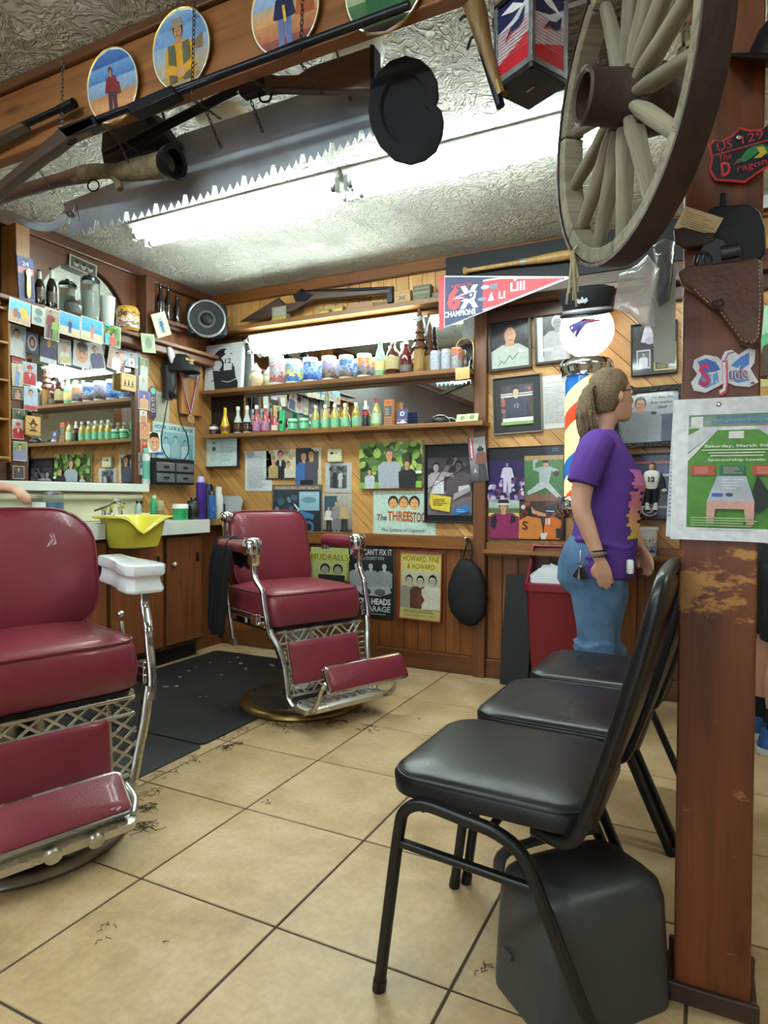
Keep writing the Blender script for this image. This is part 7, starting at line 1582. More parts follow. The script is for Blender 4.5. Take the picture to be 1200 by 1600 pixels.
# loose cards, letters, fish poster
pinL('bottle_opener_card', 'blue card with a gold bottle opener hanging on the pine post', 30, 404, 55, 470, lambda A: (A.rect(0, 0, 1, 1, '3c4a88', '34448c'), A.rect(.02, .62, .98, .76, 'c87c84'), A.text('24', .5, .80, .1, 'c8d0e4', .4, bold=.02), A.rect(.3, .92, .7, .97, '1c2040'), A.rect(.12, .06, .9, .6, '24284c')), -1.285, 3, 'card', '3c4a88', .002)
_p = on(44, 440, 0, -1.278); t = thing('bottle_opener', 'gold bottle opener on the blue card', 'bottle opener', _p); mb = MB(ML); mb.loft([[Vector((x, y, z)) for x, y in pts_] for z, pts_ in ((0, [(q[0], q[1]) for q in ((-.016, .05), (-.01, .02), (-.012, -.03), (-.01, -.075), (0, -.085), (.01, -.075), (.012, -.03), (.01, .02), (.016, .05), (.0, .065))][::-1]), (.006, [(q[0] * .9, q[1]) for q in ((-.016, .05), (-.01, .02), (-.012, -.03), (-.01, -.075), (0, -.085), (.01, -.075), (.012, -.03), (.01, .02), (.016, .05), (.0, .065))][::-1]))]); mb.build('opener_body', mat('gold_metal', 'b89c5c', .3, .9), t, smooth=30)
pinL('novelty_bill', 'black and white novelty bill tucked at the top of the arched mirror', 108, 404, 151, 424, lambda A: (A.rect(0, 0, 1, 1, 'a8a8a0', 'b8b8b0'), A.rect(.05, .1, .95, .9, '4c4c48'), [A.ell(x, .5, .1, .3, 'a8a49c') for x in (.25, .5, .75)], [A.ell(x, .62, .09, .16, '24241f') for x in (.25, .5, .75)]), -1.375, -3, 'paper')
pinL('ribbon', 'purple award ribbon reading DAD on the right stile', 235, 604, 244, 652, lambda A: (A.rect(0, 0, 1, 1, '3a3268', '4a4078'), A.ell(.5, .86, .42, None, '5ac08c'), A.text('D', .5, .52, .13, 'd8d048', .6), A.text('A', .5, .34, .13, 'd8d048', .6), A.text('D', .5, .16, .13, 'd8d048', .6)), -1.386, 0, 'ribbon')
pinL('letter', 'handwritten yellowed sheet pinned on the boards beside the ribbon', 241, 612, 264, 664, lambda A: (A.rect(0, 0, 1, 1, 'b8b4a4', 'c8c4b4'), A.lines(.1, .1, .9, .9, 14, '8c887c', .3)), -1.402, -2, 'paper')
pinL('fishing_poster', 'pale blue poster titled Hook, Line & Sinker behind the hanging cords', 238, 662, 304, 722, lambda A: (A.rect(0, 0, 1, 1, '8cb4bc', 'b8d0d4'), A.text('HOOK, LINE & SINKER', .5, .84, .09, '34484c', .9, bold=.02), A.rect(.05, .1, .95, .78, '5a8c98', '84b0b8'), A.person(.3, .12, .52, 'b0c8cc', 'a0b8bc', '3c5860'), A.person(.52, .12, .58, '90b0b8', 'a8c0c4', '3c5860'), A.person(.74, .12, .5, 'a8c4c8', 'a0b8bc', '3c5860')), -1.400, -1, 'poster')
pinL('photo_cutout', 'cut-out photo of a smiling boy before the fishing poster', 232, 676, 252, 708, lambda A: (A.ell(.5, .48, .42, .46, 'd8a078'), A.poly([(.08, .5), (.1, .85), (.4, 1), (.8, .95), (.94, .55), (.8, .72), (.4, .76), (.2, .7)], '241814'), A.ell(.36, .52, .05, .03, '24140f'), A.ell(.66, .52, .05, .03, '24140f'), A.poly([(.36, .28), (.64, .28), (.5, .2)], 'e8e4e0')), -1.39, 4)
pinL('postcard', 'cream postcard with a blue figure tilted above the cap', 247, 496, 270, 532, lambda A: (A.rect(0, 0, 1, 1, 'd0ccac', 'd8d4b8'), A.rect(.28, .15, .72, .8, '9cb4b0'), A.person(.5, .15, .6, '3a5c84', 'b8a488', '5c5448', '3a5c84')), -1.26, 24, 'card')
pinL('banknote', 'curled green banknote hanging from the ledge', 223, 524, 244, 553, lambda A: (A.rect(0, 0, 1, 1, '9cac84', 'b4c09c'), A.rect(.1, .1, .9, .9, '8c9c78'), A.ell(.5, .5, .26, .3, '5c6c54')), LX, 8, 'note')
# ---- plaque with medal, cap and cords
t = thing('wood_plaque', 'long wooden award plaque with metal plate under the veteran cap', 'plaque', on(295, 605, 0, -1.40)); h_ = 88 / F_PX * dL(295, 605, -1.4); w_ = .20
MB().box((.015, 0, 0), (.03, w_, h_)).build('plaque_board', wood('light_plaque', 'a87440', '84562a', .4, 2), t, smooth=0, bevel=.004)
A = Art(w_ * .72, .10, '4c4c50', .002); A.lines(.1, .15, .9, .9, 5, '7c7c80', .4); A.build('plate', t, m_left((.032, -w_ * .36, h_ * .5 - .14)))
for s in (-1, 1): pass
t = thing('medal', 'wooden medal on a red, white and blue ribbon hanging over the plaque', 'medal', on(298, 653, 0, -1.355))
for y0_, y1_ in ((-.10, 0), (.075, 0)):
    top = .30
    for k, c in enumerate(('a8485c', 'd8d8dc', '4c5c9c')):
        mb = MB(); o_ = (k - 1) * .008; mb.tube([(0, y0_ + o_, top), (0, y1_ + o_ * .5, .03)], .001, 4, sq=(.008, .002), up=(0, 1, 0)); mb.build('ribbon_stripe', mat('ribbon_' + c, c, .7), t, smooth=0)
mb = MB(); mb.lathe([(.036, 0), (.036, .008), (.028, .012), (0, .012)], 8, (0, 0, -.01), (1, 0, 0)); mb.build('medallion', wood('medal_wood', 'b08a60', '8c6840', .5, 0), t, smooth=20)
t = thing('baseball_hat', 'black cap with gold lettering hanging above the plaque', 'cap', on(282, 580, 0, -1.31))
Mc = Matrix.Rotation(math.radians(8), 4, 'X'); BKC = mat('black_cotton', '14151a', .85, bump=.1, bscale=300)
mb = MB(Mc); mb.lathe([(.092, 0), (.092, .03), (.08, .075), (.05, .105), (.0, .115)], 24); mb.build('crown', BKC, t, smooth=50)
mb = MB(Mc); R0, R1 = [], []
for k in range(13):
    a_ = PI * (k / 12 - .5); R0.append(Vector((.03 + .062 * math.cos(a_) * 1.0, .05 + .09 * math.sin(a_) * .0 + .0, 0)))
pk = [(.085 * math.sin(q), .055 + .10 * math.cos(q), -.004 - .012 * math.cos(q)) for q in [PI * (k / 12 - .5) for k in range(13)]]
mb.add(pk + [(.088 * math.sin(q), .02 + .06 * math.cos(q), .004) for q in [PI * (k / 12 - .5) for k in range(13)]], [(k, k + 1, 14 + k, 13 + k) for k in range(12)]); mb.build('peak', BKC, t, smooth=60, solid=.005)
A = Art(.09, .05, '14151a', 0); A.text('RED ALERT', .5, .6, .24, 'c8a83a', .9, bold=.03, rot=-.15).text('USS', .6, .2, .24, 'c8a83a', .4, bold=.03, rot=-.1); o = A.build('lettering', t); o.matrix_local = Mc @ Matrix.Translation((.093, -.045, .03)) @ Matrix(((0, 0, 1, 0), (1, 0, 0, 0), (0, 1, 0, 0), (0, 0, 0, 1)))
t = thing('hair_dryer', 'black hair dryer hanging in its holder beside the plaque', 'hair dryer', on(262, 600, 0, -1.36)); mb = MB(); mb.tube([(0, .01, .12), (0, .015, .0), (0, .0, -.10)], [.05, .045, .032], 14); mb.build('barrel', BLACKM, t, smooth=60); mb = MB(); mb.tube([(.02, 0, -.06), (.07, .0, -.09)], [.022, .018], 10); mb.build('handle', BLACKM, t, smooth=60)
q0 = on(272, 600, 0, -1.33)
mb = MB(); mb.tube(bez([on(272, 560, 0, -1.345), on(258, 650, 0, -1.345), on(252, 690, 0, -1.345), on(262, 715, 0, -1.345), on(280, 722, 0, -1.345), on(294, 708, 0, -1.345), on(292, 680, 0, -1.345), on(280, 650, 0, -1.345), on(272, 560, 0, -1.345)], 6), .004, 6); tag(mb.build('power_cord', BLK, smooth=60), 'looped black cord hanging over the fishing poster', 'cord')
t = thing('white_glove', 'white cloth glove hanging between postcard and cap', 'glove', on(268, 555, 0, -1.30)); mb = MB(); mb.loft([[Vector((r * .5 * math.cos(q), y + r * math.sin(q), z)) for q in [2 * PI * j / 10 for j in range(10)]] for r, y, z in ((.012, -.02, .055), (.022, -.015, .04), (.03, .0, .0), (.026, .012, -.04), (.012, .02, -.065))]); mb.build('glove', mat('white_cloth', 'd4d4dc', .85, var=.1, bump=.5, bscale=50), t, smooth=60)
# ---- pigeonhole rack at the far left, with plates in it
t = thing('pigeonhole_rack', 'honey-coloured wooden pigeonhole rack at the left picture edge', 'rack', (-1.33, .62, 1.25)); HON = wood('honey_pine', 'b07a38', '8c5a24', .45, 2, knots=False)
y1 = on(17, 600, 0, -1.28).y
zs = [on(8, yy, 0, -1.28).z for yy in (482, 535, 594, 655, 715)]; z0, z1 = zs[-1] - .02, zs[0] + .02
for y in (y1, y1 - .19, y1 - .38): MB().bb((-.05, y - .62 - .012, z0 - 1.25), (.05, y - .62, z1 - 1.25)).build('upright', HON, t, smooth=0, bevel=.003)
for z in zs: MB().bb((-.05, y1 - .38 - .62, z - 1.25 - .006), (.05, y1 - .62, z - 1.25 + .006)).build('shelf_board', HON, t, smooth=0, bevel=.003)
MB().bb((-.07, y1 - .38 - .62, z0 - 1.25), (-.062, y1 - .62, z1 - 1.25)).build('back_board', wood('rack_back', '8a5426', '6a3a16', .5, 2), t, smooth=0)
for k, z in enumerate(zs[1:]):
    hz = [.10, .12, .09, .10][k]; yy = y1 - .10
    vessel('rack_ornament', ['amber glass ornament in the top pigeonhole', 'round silver plate standing in the second pigeonhole', 'brown stein in the third pigeonhole', 'straw ornament in the lowest pigeonhole'][k], 'ornament', (-1.315, yy, z + .006), .04, hz, [('body', [mat('amber_thing', '8a5a24', .4, var=.3, vscale=20), mat('silver_plate', 'b4b8bc', .25, .8), mat('brown_stein', '5a3c24', .4), mat('straw', 'a88448', .8, var=.2, vscale=40)][k], [(.6, 0), (1, .2), (.8, .7), (.4, .9), (.5, 1), (0, 1)])])
# ================================================================== ON AND UNDER THE BEAM
PLM = print_mat('print_plate', .12, .6)
def plate(label, px, py, fn, y=.172, R=.112):
    c = on(px, py, 1, y); t = thing('collector_plate', label, 'plate', c, 0, 'collector plates on the beam')
    t.matrix_world = Matrix.Translation(c) @ Matrix(((1, 0, 0, 0), (0, 0, -1, 0), (0, 1, 0, 0), (0, 0, 0, 1))) @ Matrix.Rotation(math.radians(6), 4, 'X')
    MB().lathe([(.0, -.010), (R * .6, -.010), (R * .97, -.002), (R, .001), (R * .98, .0025), (R * .6, .0), (0, -.001)], 40).build('china', mat('plate_china', 'e6e2d6', .1, coat=.6), t, smooth=50)
    A = Art(2 * R * .94, 2 * R * .94, 'ffffff', 0); fn(A)
    # keep the picture inside the round rim
    r = .47 * 2 * R
    A.mb.v = [(x - r, y_ - r, z) for x, y_, z in A.mb.v]
    A.mb.v = [((x, y_) if math.hypot(x, y_) < r else (x * r / math.hypot(x, y_), y_ * r / math.hypot(x, y_))) + (z + .003,) for x, y_, z in A.mb.v]
    A.mb.build('picture', PLM, t, smooth=0)
    MB().tube([(R * .99 * math.cos(q), R * .99 * math.sin(q), .0022) for q in [2 * PI * j / 40 for j in range(40)]], .0018, 5, closed=True).build('gold_rim', mat('gold_rim', 'b8944c', .25, .9), t, smooth=60)
    for a in (-.5, .5, PI): MB().tube([(R * .9 * math.sin(a), -R * .9 * math.cos(a), -.008), (R * 1.02 * math.sin(a), -R * 1.02 * math.cos(a), 0), (R * .97 * math.sin(a), -R * .97 * math.cos(a), .006)], .0016, 5).build('wire_clip', BRASS, t)
def disc(A, rows):
    """horizontal bands clipped to a circle"""
    n = len(rows)
    for i, (c0, c1) in enumerate(rows):
        y0, y1 = i / n, (i + 1) / n; m = 4
        for k in range(m):
            ya, yb = y0 + (y1 - y0) * k / m, y0 + (y1 - y0) * (k + 1) / m; xa, xb = [math.sqrt(max(0, .25 - (q - .5) ** 2)) for q in (ya, yb)]
            ca = [lin(c0)[j] + (lin(c1)[j] - lin(c0)[j]) * (k + .5) / m for j in range(3)]
            A.mb.add([((.5 - xa) * A.w, ya * A.h, A.z), ((.5 + xa) * A.w, ya * A.h, A.z), ((.5 + xb) * A.w, yb * A.h, A.z), ((.5 - xb) * A.w, yb * A.h, A.z)], [(0, 1, 2, 3)], [tuple(ca)])
    A.z += A.STEP; return A
def cowboy(A, shirt, vest, hat, x=.5, legs=None, h=.78, y=.08):
    A.person(x, y, h, shirt, 'b88460', '3c2a1c', legs, wide=1.25)
    hd = h * (.145 if legs else .30); yt = y + h
    A.poly([(x - hd * .75, yt - hd * .30), (x + hd * .75, yt - hd * .30), (x + hd * .4, yt - hd * .18), (x + hd * .3, yt + hd * .2), (x - hd * .3, yt + hd * .2), (x - hd * .4, yt - hd * .18)], hat)
    if vest:
        for s in (-1, 1): A.poly([(x + s * hd * .28, y), (x + s * hd * .9, y), (x + s * hd * .85, yt - hd * 1.2), (x + s * hd * .3, yt - hd * 1.25)], vest)
plate('round plate with a standing cowboy in red on desert sand', 176, 135, lambda A: (disc(A, [('b8744c', 'c88858'), ('c89468', 'b07850'), ('7a8ca8', '8ca8c8'), ('4a74b0', '6c98cc'), ('3a5ca0', '4c78b8')]), A.poly([(.55, .36), (.68, .36), (.66, .52), (.6, .55)], '6c3c34'), cowboy(A, '7c2c34', None, '5c3c2c', .5, '4c3444', .62, .12)))
plate('round plate with a cowboy in yellow shirt and grey vest', 283, 78, lambda A: (disc(A, [('8c7c64', 'a89478'), ('b0a084', 'a8a098'), ('98a4b0', '8ca4c0'), ('6c94c4', '7ca0cc'), ('5c88c0', '8cacd0')]), A.poly([(.62, .45), (.9, .42), (.92, .62), (.78, .56)], '8c7058'), cowboy(A, 'c8922c', '5c5c50', '8c8474', .48, None, .76, .1), A.poly([(.2, .24), (.5, .14), (.8, .24), (.7, .34), (.5, .26), (.3, .34)], 'c8922c'), A.ell(.5, .2, .08, None, 'b88460')))
plate('round plate with a cavalry rider in dark blue coat by red cliffs', 445, 18, lambda A: (disc(A, [('5c3c54', '8c4c3c'), ('a8684c', 'b88058'), ('c88c5c', 'b8a088'), ('8ca4c8', '9cb4d4'), ('7c9ccc', 'a8bcd8')]), A.poly([(.66, .4), (.96, .38), (.94, .62), (.7, .6)], 'a85c34'), cowboy(A, '20284c', None, '3c3428', .5, '5c6c9c', .74, .06), A.line([(.5, .56), (.52, .36)], .04, 'd0a43c')))
plate('round plate with a green-clad figure, cut by the top picture edge', 600, -22, lambda A: (disc(A, [('4c3c34', '5c4838'), ('3c5c3c', '4c6c4c'), ('8c9c7c', 'a8b098'), ('b8c0b8', 'c8d0d0'), ('a8b8c8', 'b8c8d8')]), cowboy(A, '2c5c3c', None, '8c4c5c', .5, None, .7, .1)))
# ---- guns hung on chains
def chains_for(pts, y, up, tag_):
    for k, (px, py) in enumerate(pts):
        a = on(px, py, 1, y); chain('hanging_chain', tag_[k], a + Vector((0, 0, -.012)), Vector((a.x + .01, y if y < .18 else min(y, .225), up)), .016, .0018, group='thin chains under the beam')
long_gun('shotgun', 'long dark shotgun hanging along the front of the beam', [(-60, 345), (0, 290), (60, 240), (66, 232), (98, 205), (150, 184), (158, 200), (128, 214), (112, 222), (84, 244), (70, 252), (0, 308), (-40, 340)],
         [((150, 188), (640, 8), .011), ((215, 172), (480, 62), .009)], [('receiver', [(96, 204), (152, 183), (160, 200), (112, 220)], .018), ('trigger_guard', [(96, 216), (106, 226), (118, 222), (120, 212)], 0), ('fore_end', [(205, 168), (275, 138), (282, 152), (212, 184)], .02)], .145)
long_gun('air_rifle', 'thin dark gun barrel hanging at the upper left on the beam', [(-60, 240), (40, 192), (44, 200), (-50, 250)], [((0, 212), (112, 162), .011), ((94, 172), (116, 161), .016)], [], .15)
long_gun('lever_rifle', 'lever-action rifle with brown stock hanging under the beam', [(412, 116), (440, 122), (470, 121), (490, 108), (586, 76), (588, 146), (500, 146), (440, 144), (414, 146)],
         [((165, 240), (392, 126), .010), ((190, 236), (370, 144), .008)], [('receiver', [(372, 134), (408, 108), (418, 112), (420, 142), (380, 154)], .018), ('trigger_guard', [(404, 146), (408, 158), (420, 158), (425, 146)], 0), ('hammer', [(416, 104), (424, 102), (424, 116), (416, 116)], .006), ('butt_plate', [(583, 75), (590, 77), (590, 147), (583, 148)], .022)], .37)
FUR = mat('rawhide', '6c5c44', .9, var=.4, vscale=30, bump=.9, bscale=50)
t = thing('blunderbuss', 'old bell-mouthed gun wrapped in rawhide hanging at the left', 'gun', (0, 0, 0), 0, 'long guns'); y_ = .33
def q_(x, z): return on(x, z, 1, y_)
mb = MB(); mb.tube(bez([q_(-40, 318), q_(20, 302), q_(80, 285), q_(130, 272)], 4), [.03, .03, .03, .028, .026, .024, .024, .024, .024, .024, .026, .028, .03], 10); mb.build('stock', GUNW, t, smooth=60)
mb = MB(); mb.tube(bez([q_(118, 276), q_(150, 268), q_(190, 268), q_(230, 262), q_(262, 256)], 4), [.026, .028, .03, .028, .026, .024, .024, .026, .03, .034, .036, .038, .038, .04, .042, .042, .044], 10); mb.build('wrapping', FUR, t, smooth=60)
mb = MB(); mb.lathe([(.042, 0), (.052, .02), (.056, .045), (.05, .05), (.04, .045), (.03, .0)], 20, q_(258, 257), q_(282, 250) - q_(250, 258)); mb.build('muzzle', GUNM, t, smooth=50)
mb = MB(); mb.tube(bez([q_(168, 262), q_(182, 280), q_(188, 296)], 4), [.014, .016, .017, .016, .015, .014, .014, .013, .012], 10); mb.build('hammer', FUR, t, smooth=60)
mb = MB(); mb.tube([q_(146 + 9 * math.cos(a), 290 + 9 * math.sin(a)) for a in [2 * PI * j / 12 for j in range(12)]], .003, 6, closed=True); mb.build('trigger_ring', GUNM, t)
chains_for([(96, 206), (300, 150), (470, 72)], .145, 2.47, ['chain holding the shotgun near its trigger', 'chain holding the shotgun fore-end', 'chain holding the shotgun barrel'])
chains_for([(215, 232), (345, 180), (430, 140), (505, 140)], .37, 2.265, ['chain at the muzzle of the lever rifle', 'chain at the barrel of the lever rifle', 'chain at the trigger of the lever rifle', 'chain round the stock of the lever rifle'])
chains_for([(85, 295), (212, 275)], .33, 2.262, ['chain holding the stock of the rawhide gun', 'chain holding the muzzle of the rawhide gun'])
# ---- two-man saw
y_ = .47; SAW = mat('saw_steel', 'a3acb9', .42, .35, var=.25, vscale=7, rvar=.12)
top = [(100, 318), (180, 285), (280, 212), (420, 165), (560, 118), (622, 98)]; bot0, bot1 = (112, 372), (640, 190)
P = [q_(*p) for p in top]; P = [(p.x, p.z) for p in P]
n = 46; B = []
for k in range(n + 1):
    f = k / n; x, z = bot0[0] + (bot1[0] - bot0[0]) * f, bot0[1] + (bot1[1] - bot0[1]) * f + 12 * math.sin(PI * f)
    e = q_(x, z); B.append((e.x, e.z))
    if k < n:
        x2, z2 = bot0[0] + (bot1[0] - bot0[0]) * (f + .5 / n), bot0[1] + (bot1[1] - bot0[1]) * (f + .5 / n) + 12 * math.sin(PI * f) - 13
        if k % 4 != 3: e = q_(x2, z2); B.append((e.x, e.z))
        else: e = q_(x2 - 3, z2 - 4); B.append((e.x, e.z)); e = q_(x2 + 3, z2 - 4); B.append((e.x, e.z))
t = thing('crosscut_saw', 'long crosscut saw with grey blade hanging flat under the beam', 'saw', (0, 0, 0))
poly = P + B[::-1]
ar = sum(poly[i - 1][0] * poly[i][1] - poly[i][0] * poly[i - 1][1] for i in range(len(poly)))
mb = MB(Matrix(((1, 0, 0, 0), (0, 0, -1, y_), (0, 1, 0, 0), (0, 0, 0, 1)))); mb.prism(poly if ar > 0 else poly[::-1], -.002, .002); mb.build('blade', SAW, t, smooth=0)
mb = MB(); mb.tube(bez([q_(-60, 345), q_(0, 334), q_(30, 342), q_(60, 354), (q_(88, 352)), q_(108, 328)], 5), .014, 10, sq=(.035, .012), up=(0, 1, 0)); mb.build('handle', SAW, t, smooth=60)
mb = MB(); mb.tube([q_(118, 318), q_(108, 352), q_(126, 344), q_(118, 318)], .004, 6); mb.lathe([(.012, 0), (.012, .014), (.006, .016), (.006, .024), (0, .024)], 6, on(112, 336, 1, y_ - .008), (0, -1, 0)); mb.build('bolt_fitting', STEELDK, t)
chains_for([(345, 225), (410, 200), (548, 150)], .462, 2.508, ['chain holding the left part of the saw', 'chain holding the middle of the saw', 'chain holding the right part of the saw'])
# ---- hats and pouch
t = thing('black_hat', 'black felt hat with dented brim hanging under the beam, seen from below', 'hat', on(634, 170, 1, .33)); hp = [(632, 84), (655, 90), (672, 105), (682, 125), (684, 150), (680, 162), (688, 170), (692, 188), (690, 210), (680, 235), (662, 250), (640, 257), (615, 250), (592, 228), (578, 200), (573, 170), (576, 140), (588, 112), (608, 92)]
o_ = t.location; P = [on(x, z, 1, .33) - o_ for x, z in hp]; FELT = mat('black_felt2', '0f0f14', .9, var=.1)
mb = MB(); mb.loft([[p * f + Vector((0, dy, 0)) for p in P] for f, dy in ((.3, .015), (.62, .012), (.66, .0), (.97, .002), (1.0, .008), (.98, .014), (.7, .016), (.62, .06), (.5, .085), (.2, .09))]); mb.build('hat_body', FELT, t, smooth=50)
t = thing('black_pouch', 'black leather pouch hanging behind the lever rifle barrel', 'pouch', (0, 0, 0)); P = [on(x, z, 1, .43) for x, z in ((162, 206), (186, 190), (246, 180), (262, 200), (280, 228), (270, 240), (240, 240), (200, 256), (164, 262), (160, 240))]; c = sum(P, Vector()) / len(P)
mb = MB(); mb.loft([[c.lerp(p, f) + Vector((0, dy, 0)) for p in P] for f, dy in ((.9, .03), (1, .02), (1, .0), (.9, -.02), (.4, -.03))]); mb.build('pouch_body', LEAB, t, smooth=40); mb = MB(); mb.tube(bez([on(228, 190, 1, .40), on(236, 172, 1, .40), on(252, 172, 1, .40), on(258, 196, 1, .40)], 5), .005, 6, sq=(.012, .004)); mb.tube([on(244, 174, 1, .40), Vector((on(244, 174, 1, .40).x, .225, 2.262))], .0015, 5); mb.build('loop', LEAB, t)
# ---- on the ceiling
def dome(name, label, px, py, R, H, mt, cat): 
    c = on(px, py, 2, ZC); t = thing(name, label, cat, (c.x, c.y, ZC)); MB().lathe([(R * .55, -H), (R * .8, -H * .92), (R * .97, -H * .5), (R, 0)], 32).build('cover', mt, t, smooth=50); MB().lathe([(R * .4, -H * 1.06), (R * .42, -H * .98)], 24).build('vent_disc', mat('dome_grey', 'a8a8a0', .6), t, smooth=50)
dome('smoke_alarm', 'round white smoke alarm on the ceiling behind the rifle stock', 560, 78, .085, .05, WHITEM, 'smoke alarm')
dome('ceiling_rose', 'round beige ceiling disc behind the lever rifle barrel', 350, 182, .11, .03, mat('beige_disc', 'a8987c', .6, var=.1), 'ceiling disc')
t = thing('ceiling_vent', 'grey louvred ceiling vent behind the lantern and wheel', 'vent', on(905, 62, 2, ZC)); VN = mat('vent_grey', '7c7c7c', .5, .3)
for k in range(9): MB().box((0, -.16 + .04 * k, -.02), (.40, .03, .004), (math.radians(35), 0, 0)).build('slat', VN, t, smooth=0)
for x in (-.21, .21): MB().box((x, 0, -.015), (.02, .40, .03)).build('vent_frame', VN, t, smooth=0)
for y in (-.2, .2): MB().box((0, y, -.015), (.44, .02, .03)).build('vent_frame', VN, t, smooth=0)
# ---- lantern and toy gun hanging before the wheel
ZLn = 2.04
qa, qb, qc, qd = [on(x, z, 2, ZLn) for x, z in ((773, 147), (839, 100), (885, 132), (820, 175))]
t = thing('lantern', 'square hanging lantern with navy, white and red football emblem panels', 'lantern', ((qa + qc) / 2)); ax = (qa - qb); ang = math.atan2(ax.y, ax.x); t.rotation_euler = (0, 0, ang); LS = (ax.length + (qc - qb).length) / 2; hh = .20
SILV = mat('brushed_silver', '9aa0a4', .35, .8, var=.3, vscale=60)
MB().box((0, 0, .008), (LS, LS, .016)).build('bottom_plate', BLACKM, t, smooth=0, bevel=.002); MB().box((0, 0, hh), (LS, LS, .012)).build('top_plate', BLACKM, t, smooth=0, bevel=.002)
MB().box((0, 0, .001), (LS * .18, LS * .05, .004)).build('switch', SILV, t)
for a, b in ((1, 1), (1, -1), (-1, 1), (-1, -1)): MB().box((a * (LS / 2 - .006), b * (LS / 2 - .006), hh / 2), (.012, .012, hh)).build('corner_post', SILV, t, smooth=0, bevel=.002)
for k in range(4):
    A = Art(LS - .026, hh - .03, 'd8d8dc', .002)
    A.rect(0, 0, 1, 1, 'c8ccd4').poly([(0, 1), (1, 1), (1, .9), (.5, .72), (0, .66)], '232a54').poly([(.1, .9), (.5, .95), (.9, .8), (.5, .82)], 'e8e8ec').poly([(0, 0), (1, 0), (1, .42), (0, .22)], 'b8202f')
    for i in range(9): A.rect(0, .26 + .045 * i, 1, .272 + .045 * i, 'b86068')
    A.poly([(.25, .48), (.45, .62), (.7, .66), (.9, .78), (.85, .6), (.7, .54), (.5, .56)], '232a54').line([(.28, .47), (.5, .56)], .03, 'c8303c')
    Mk = Matrix.Rotation(PI / 2 * k, 4, 'Z') @ m_back((-(LS - .026) / 2, -LS / 2 + .003, .018)); A.build('panel', t, Mk, print_mat('print_glossy', .25, .4))
    o = MB().box((0, -LS / 2 + .003, .018), (LS, .010, .014)).build('frame_rail', SILV, t, smooth=0); o.matrix_local = Matrix.Rotation(PI / 2 * k, 4, 'Z')
MB().tube([(0, 0, hh), (0, 0, hh + .03)], .004, 6).build('hook', BLACKM, t)
t = thing('toy_rifle', 'wooden toy rifle hanging muzzle down beside the lantern', 'toy gun', (0, 0, 0)); y_ = .24; WTOY = wood('toy_wood', '94703c', '5c4028', .5, 2, scale=2, knots=False)
mb = MB(); mb.tube([q_(728, -30), q_(745, 20), q_(760, 80), q_(782, 150)], [.03, .026, .017, .012], 10); mb.build('stock', WTOY, t, smooth=60); MB().cyl(q_(736, 20), q_(782, 166), .011, n=12).build('barrel', GUNM, t, smooth=50); MB().tube([q_(742, 24), q_(724, 26), q_(718, 32)], .004, 6).build('hammer', GUNM, t); MB().tube([q_(742, 56), q_(736, 60), q_(730, 78)], .0035, 6).build('trigger', GUNM, t); MB().cyl(q_(779, 128), q_(785, 148), .014, n=10).build('band', BRASS, t)
# ================================================================== PEOPLE
def skinmat(n, c): return mat(n, c, .5, var=.06, vscale=14, bump=.05, bscale=200)
def remesh(o, vox=.009, it=6):
    m = o.modifiers.new('remesh', 'REMESH'); m.mode = 'VOXEL'; m.voxel_size = vox; m.use_smooth_shade = True
    s = o.modifiers.new('smooth', 'SMOOTH'); s.iterations = it; s.factor = .5
    return o
def eloft(mb, rings, n=24):
    """stack of ellipses (z, centre x, centre y, half x, half y)"""
    return mb.loft([[Vector((cx + hx * math.cos(2 * PI * j / n), cy + hy * math.sin(2 * PI * j / n), z)) for j in range(n)] for z, cx, cy, hx, hy in rings])
def limb(mb, pts, rad, n=14): return mb.tube(bez(pts, 4), [rad[min(int(i / 4), len(rad) - 1)] + (rad[min(int(i / 4) + 1, len(rad) - 1)] - rad[min(int(i / 4), len(rad) - 1)]) * ((i % 4) / 4) for i in range(4 * (len(pts) - 1) + 1)], n)
def hand(mb, wrist, d, palm_n, curl=.35, s=1.0, thumb=1):
    """palm and five unequal, bent fingers; d = direction of the hand, palm_n = the side the palm faces"""
    w, d, n = Vector(wrist), Vector(d).normalized(), Vector(palm_n); n = (n - d * n.dot(d)).normalized(); a = d.cross(n) * thumb
    R = []
    for f, hw, th in ((0, .022, .018), (.03, .032, .017), (.06, .04, .014), (.085, .04, .012)):
        c = w + d * f * s; R.append([c + a * (hw * s * math.cos(q)) + n * (th * s * math.sin(q)) for q in [2 * PI * j / 14 for j in range(14)]])
    mb.loft(R)
    for off, L, st in ((.030, .064, .078), (.010, .074, .084), (-.010, .069, .083), (-.029, .054, .076)):
        p = w + d * st * s + a * off * s; pts = [p - d * .012 * s, p]; ang = 0
        for k, q in enumerate((.42, .33, .25)):
            ang += curl * (.7 if k == 0 else 1.0); p = p + (d * math.cos(ang) + n * math.sin(ang)) * (L * q * s); pts.append(p)
        mb.tube(pts, [.0095 * s, .0092 * s, .0085 * s, .0078 * s, .0062 * s], 9)
    p = w + d * .03 * s + a * .028 * s; mb.tube([p - a * .01 * s, p + d * .018 * s + a * .016 * s + n * .006 * s, p + d * .045 * s + a * .02 * s + n * .018 * s, p + d * .064 * s + a * .014 * s + n * .026 * s], [.012 * s, .0115 * s, .010 * s, .0075 * s], 9)

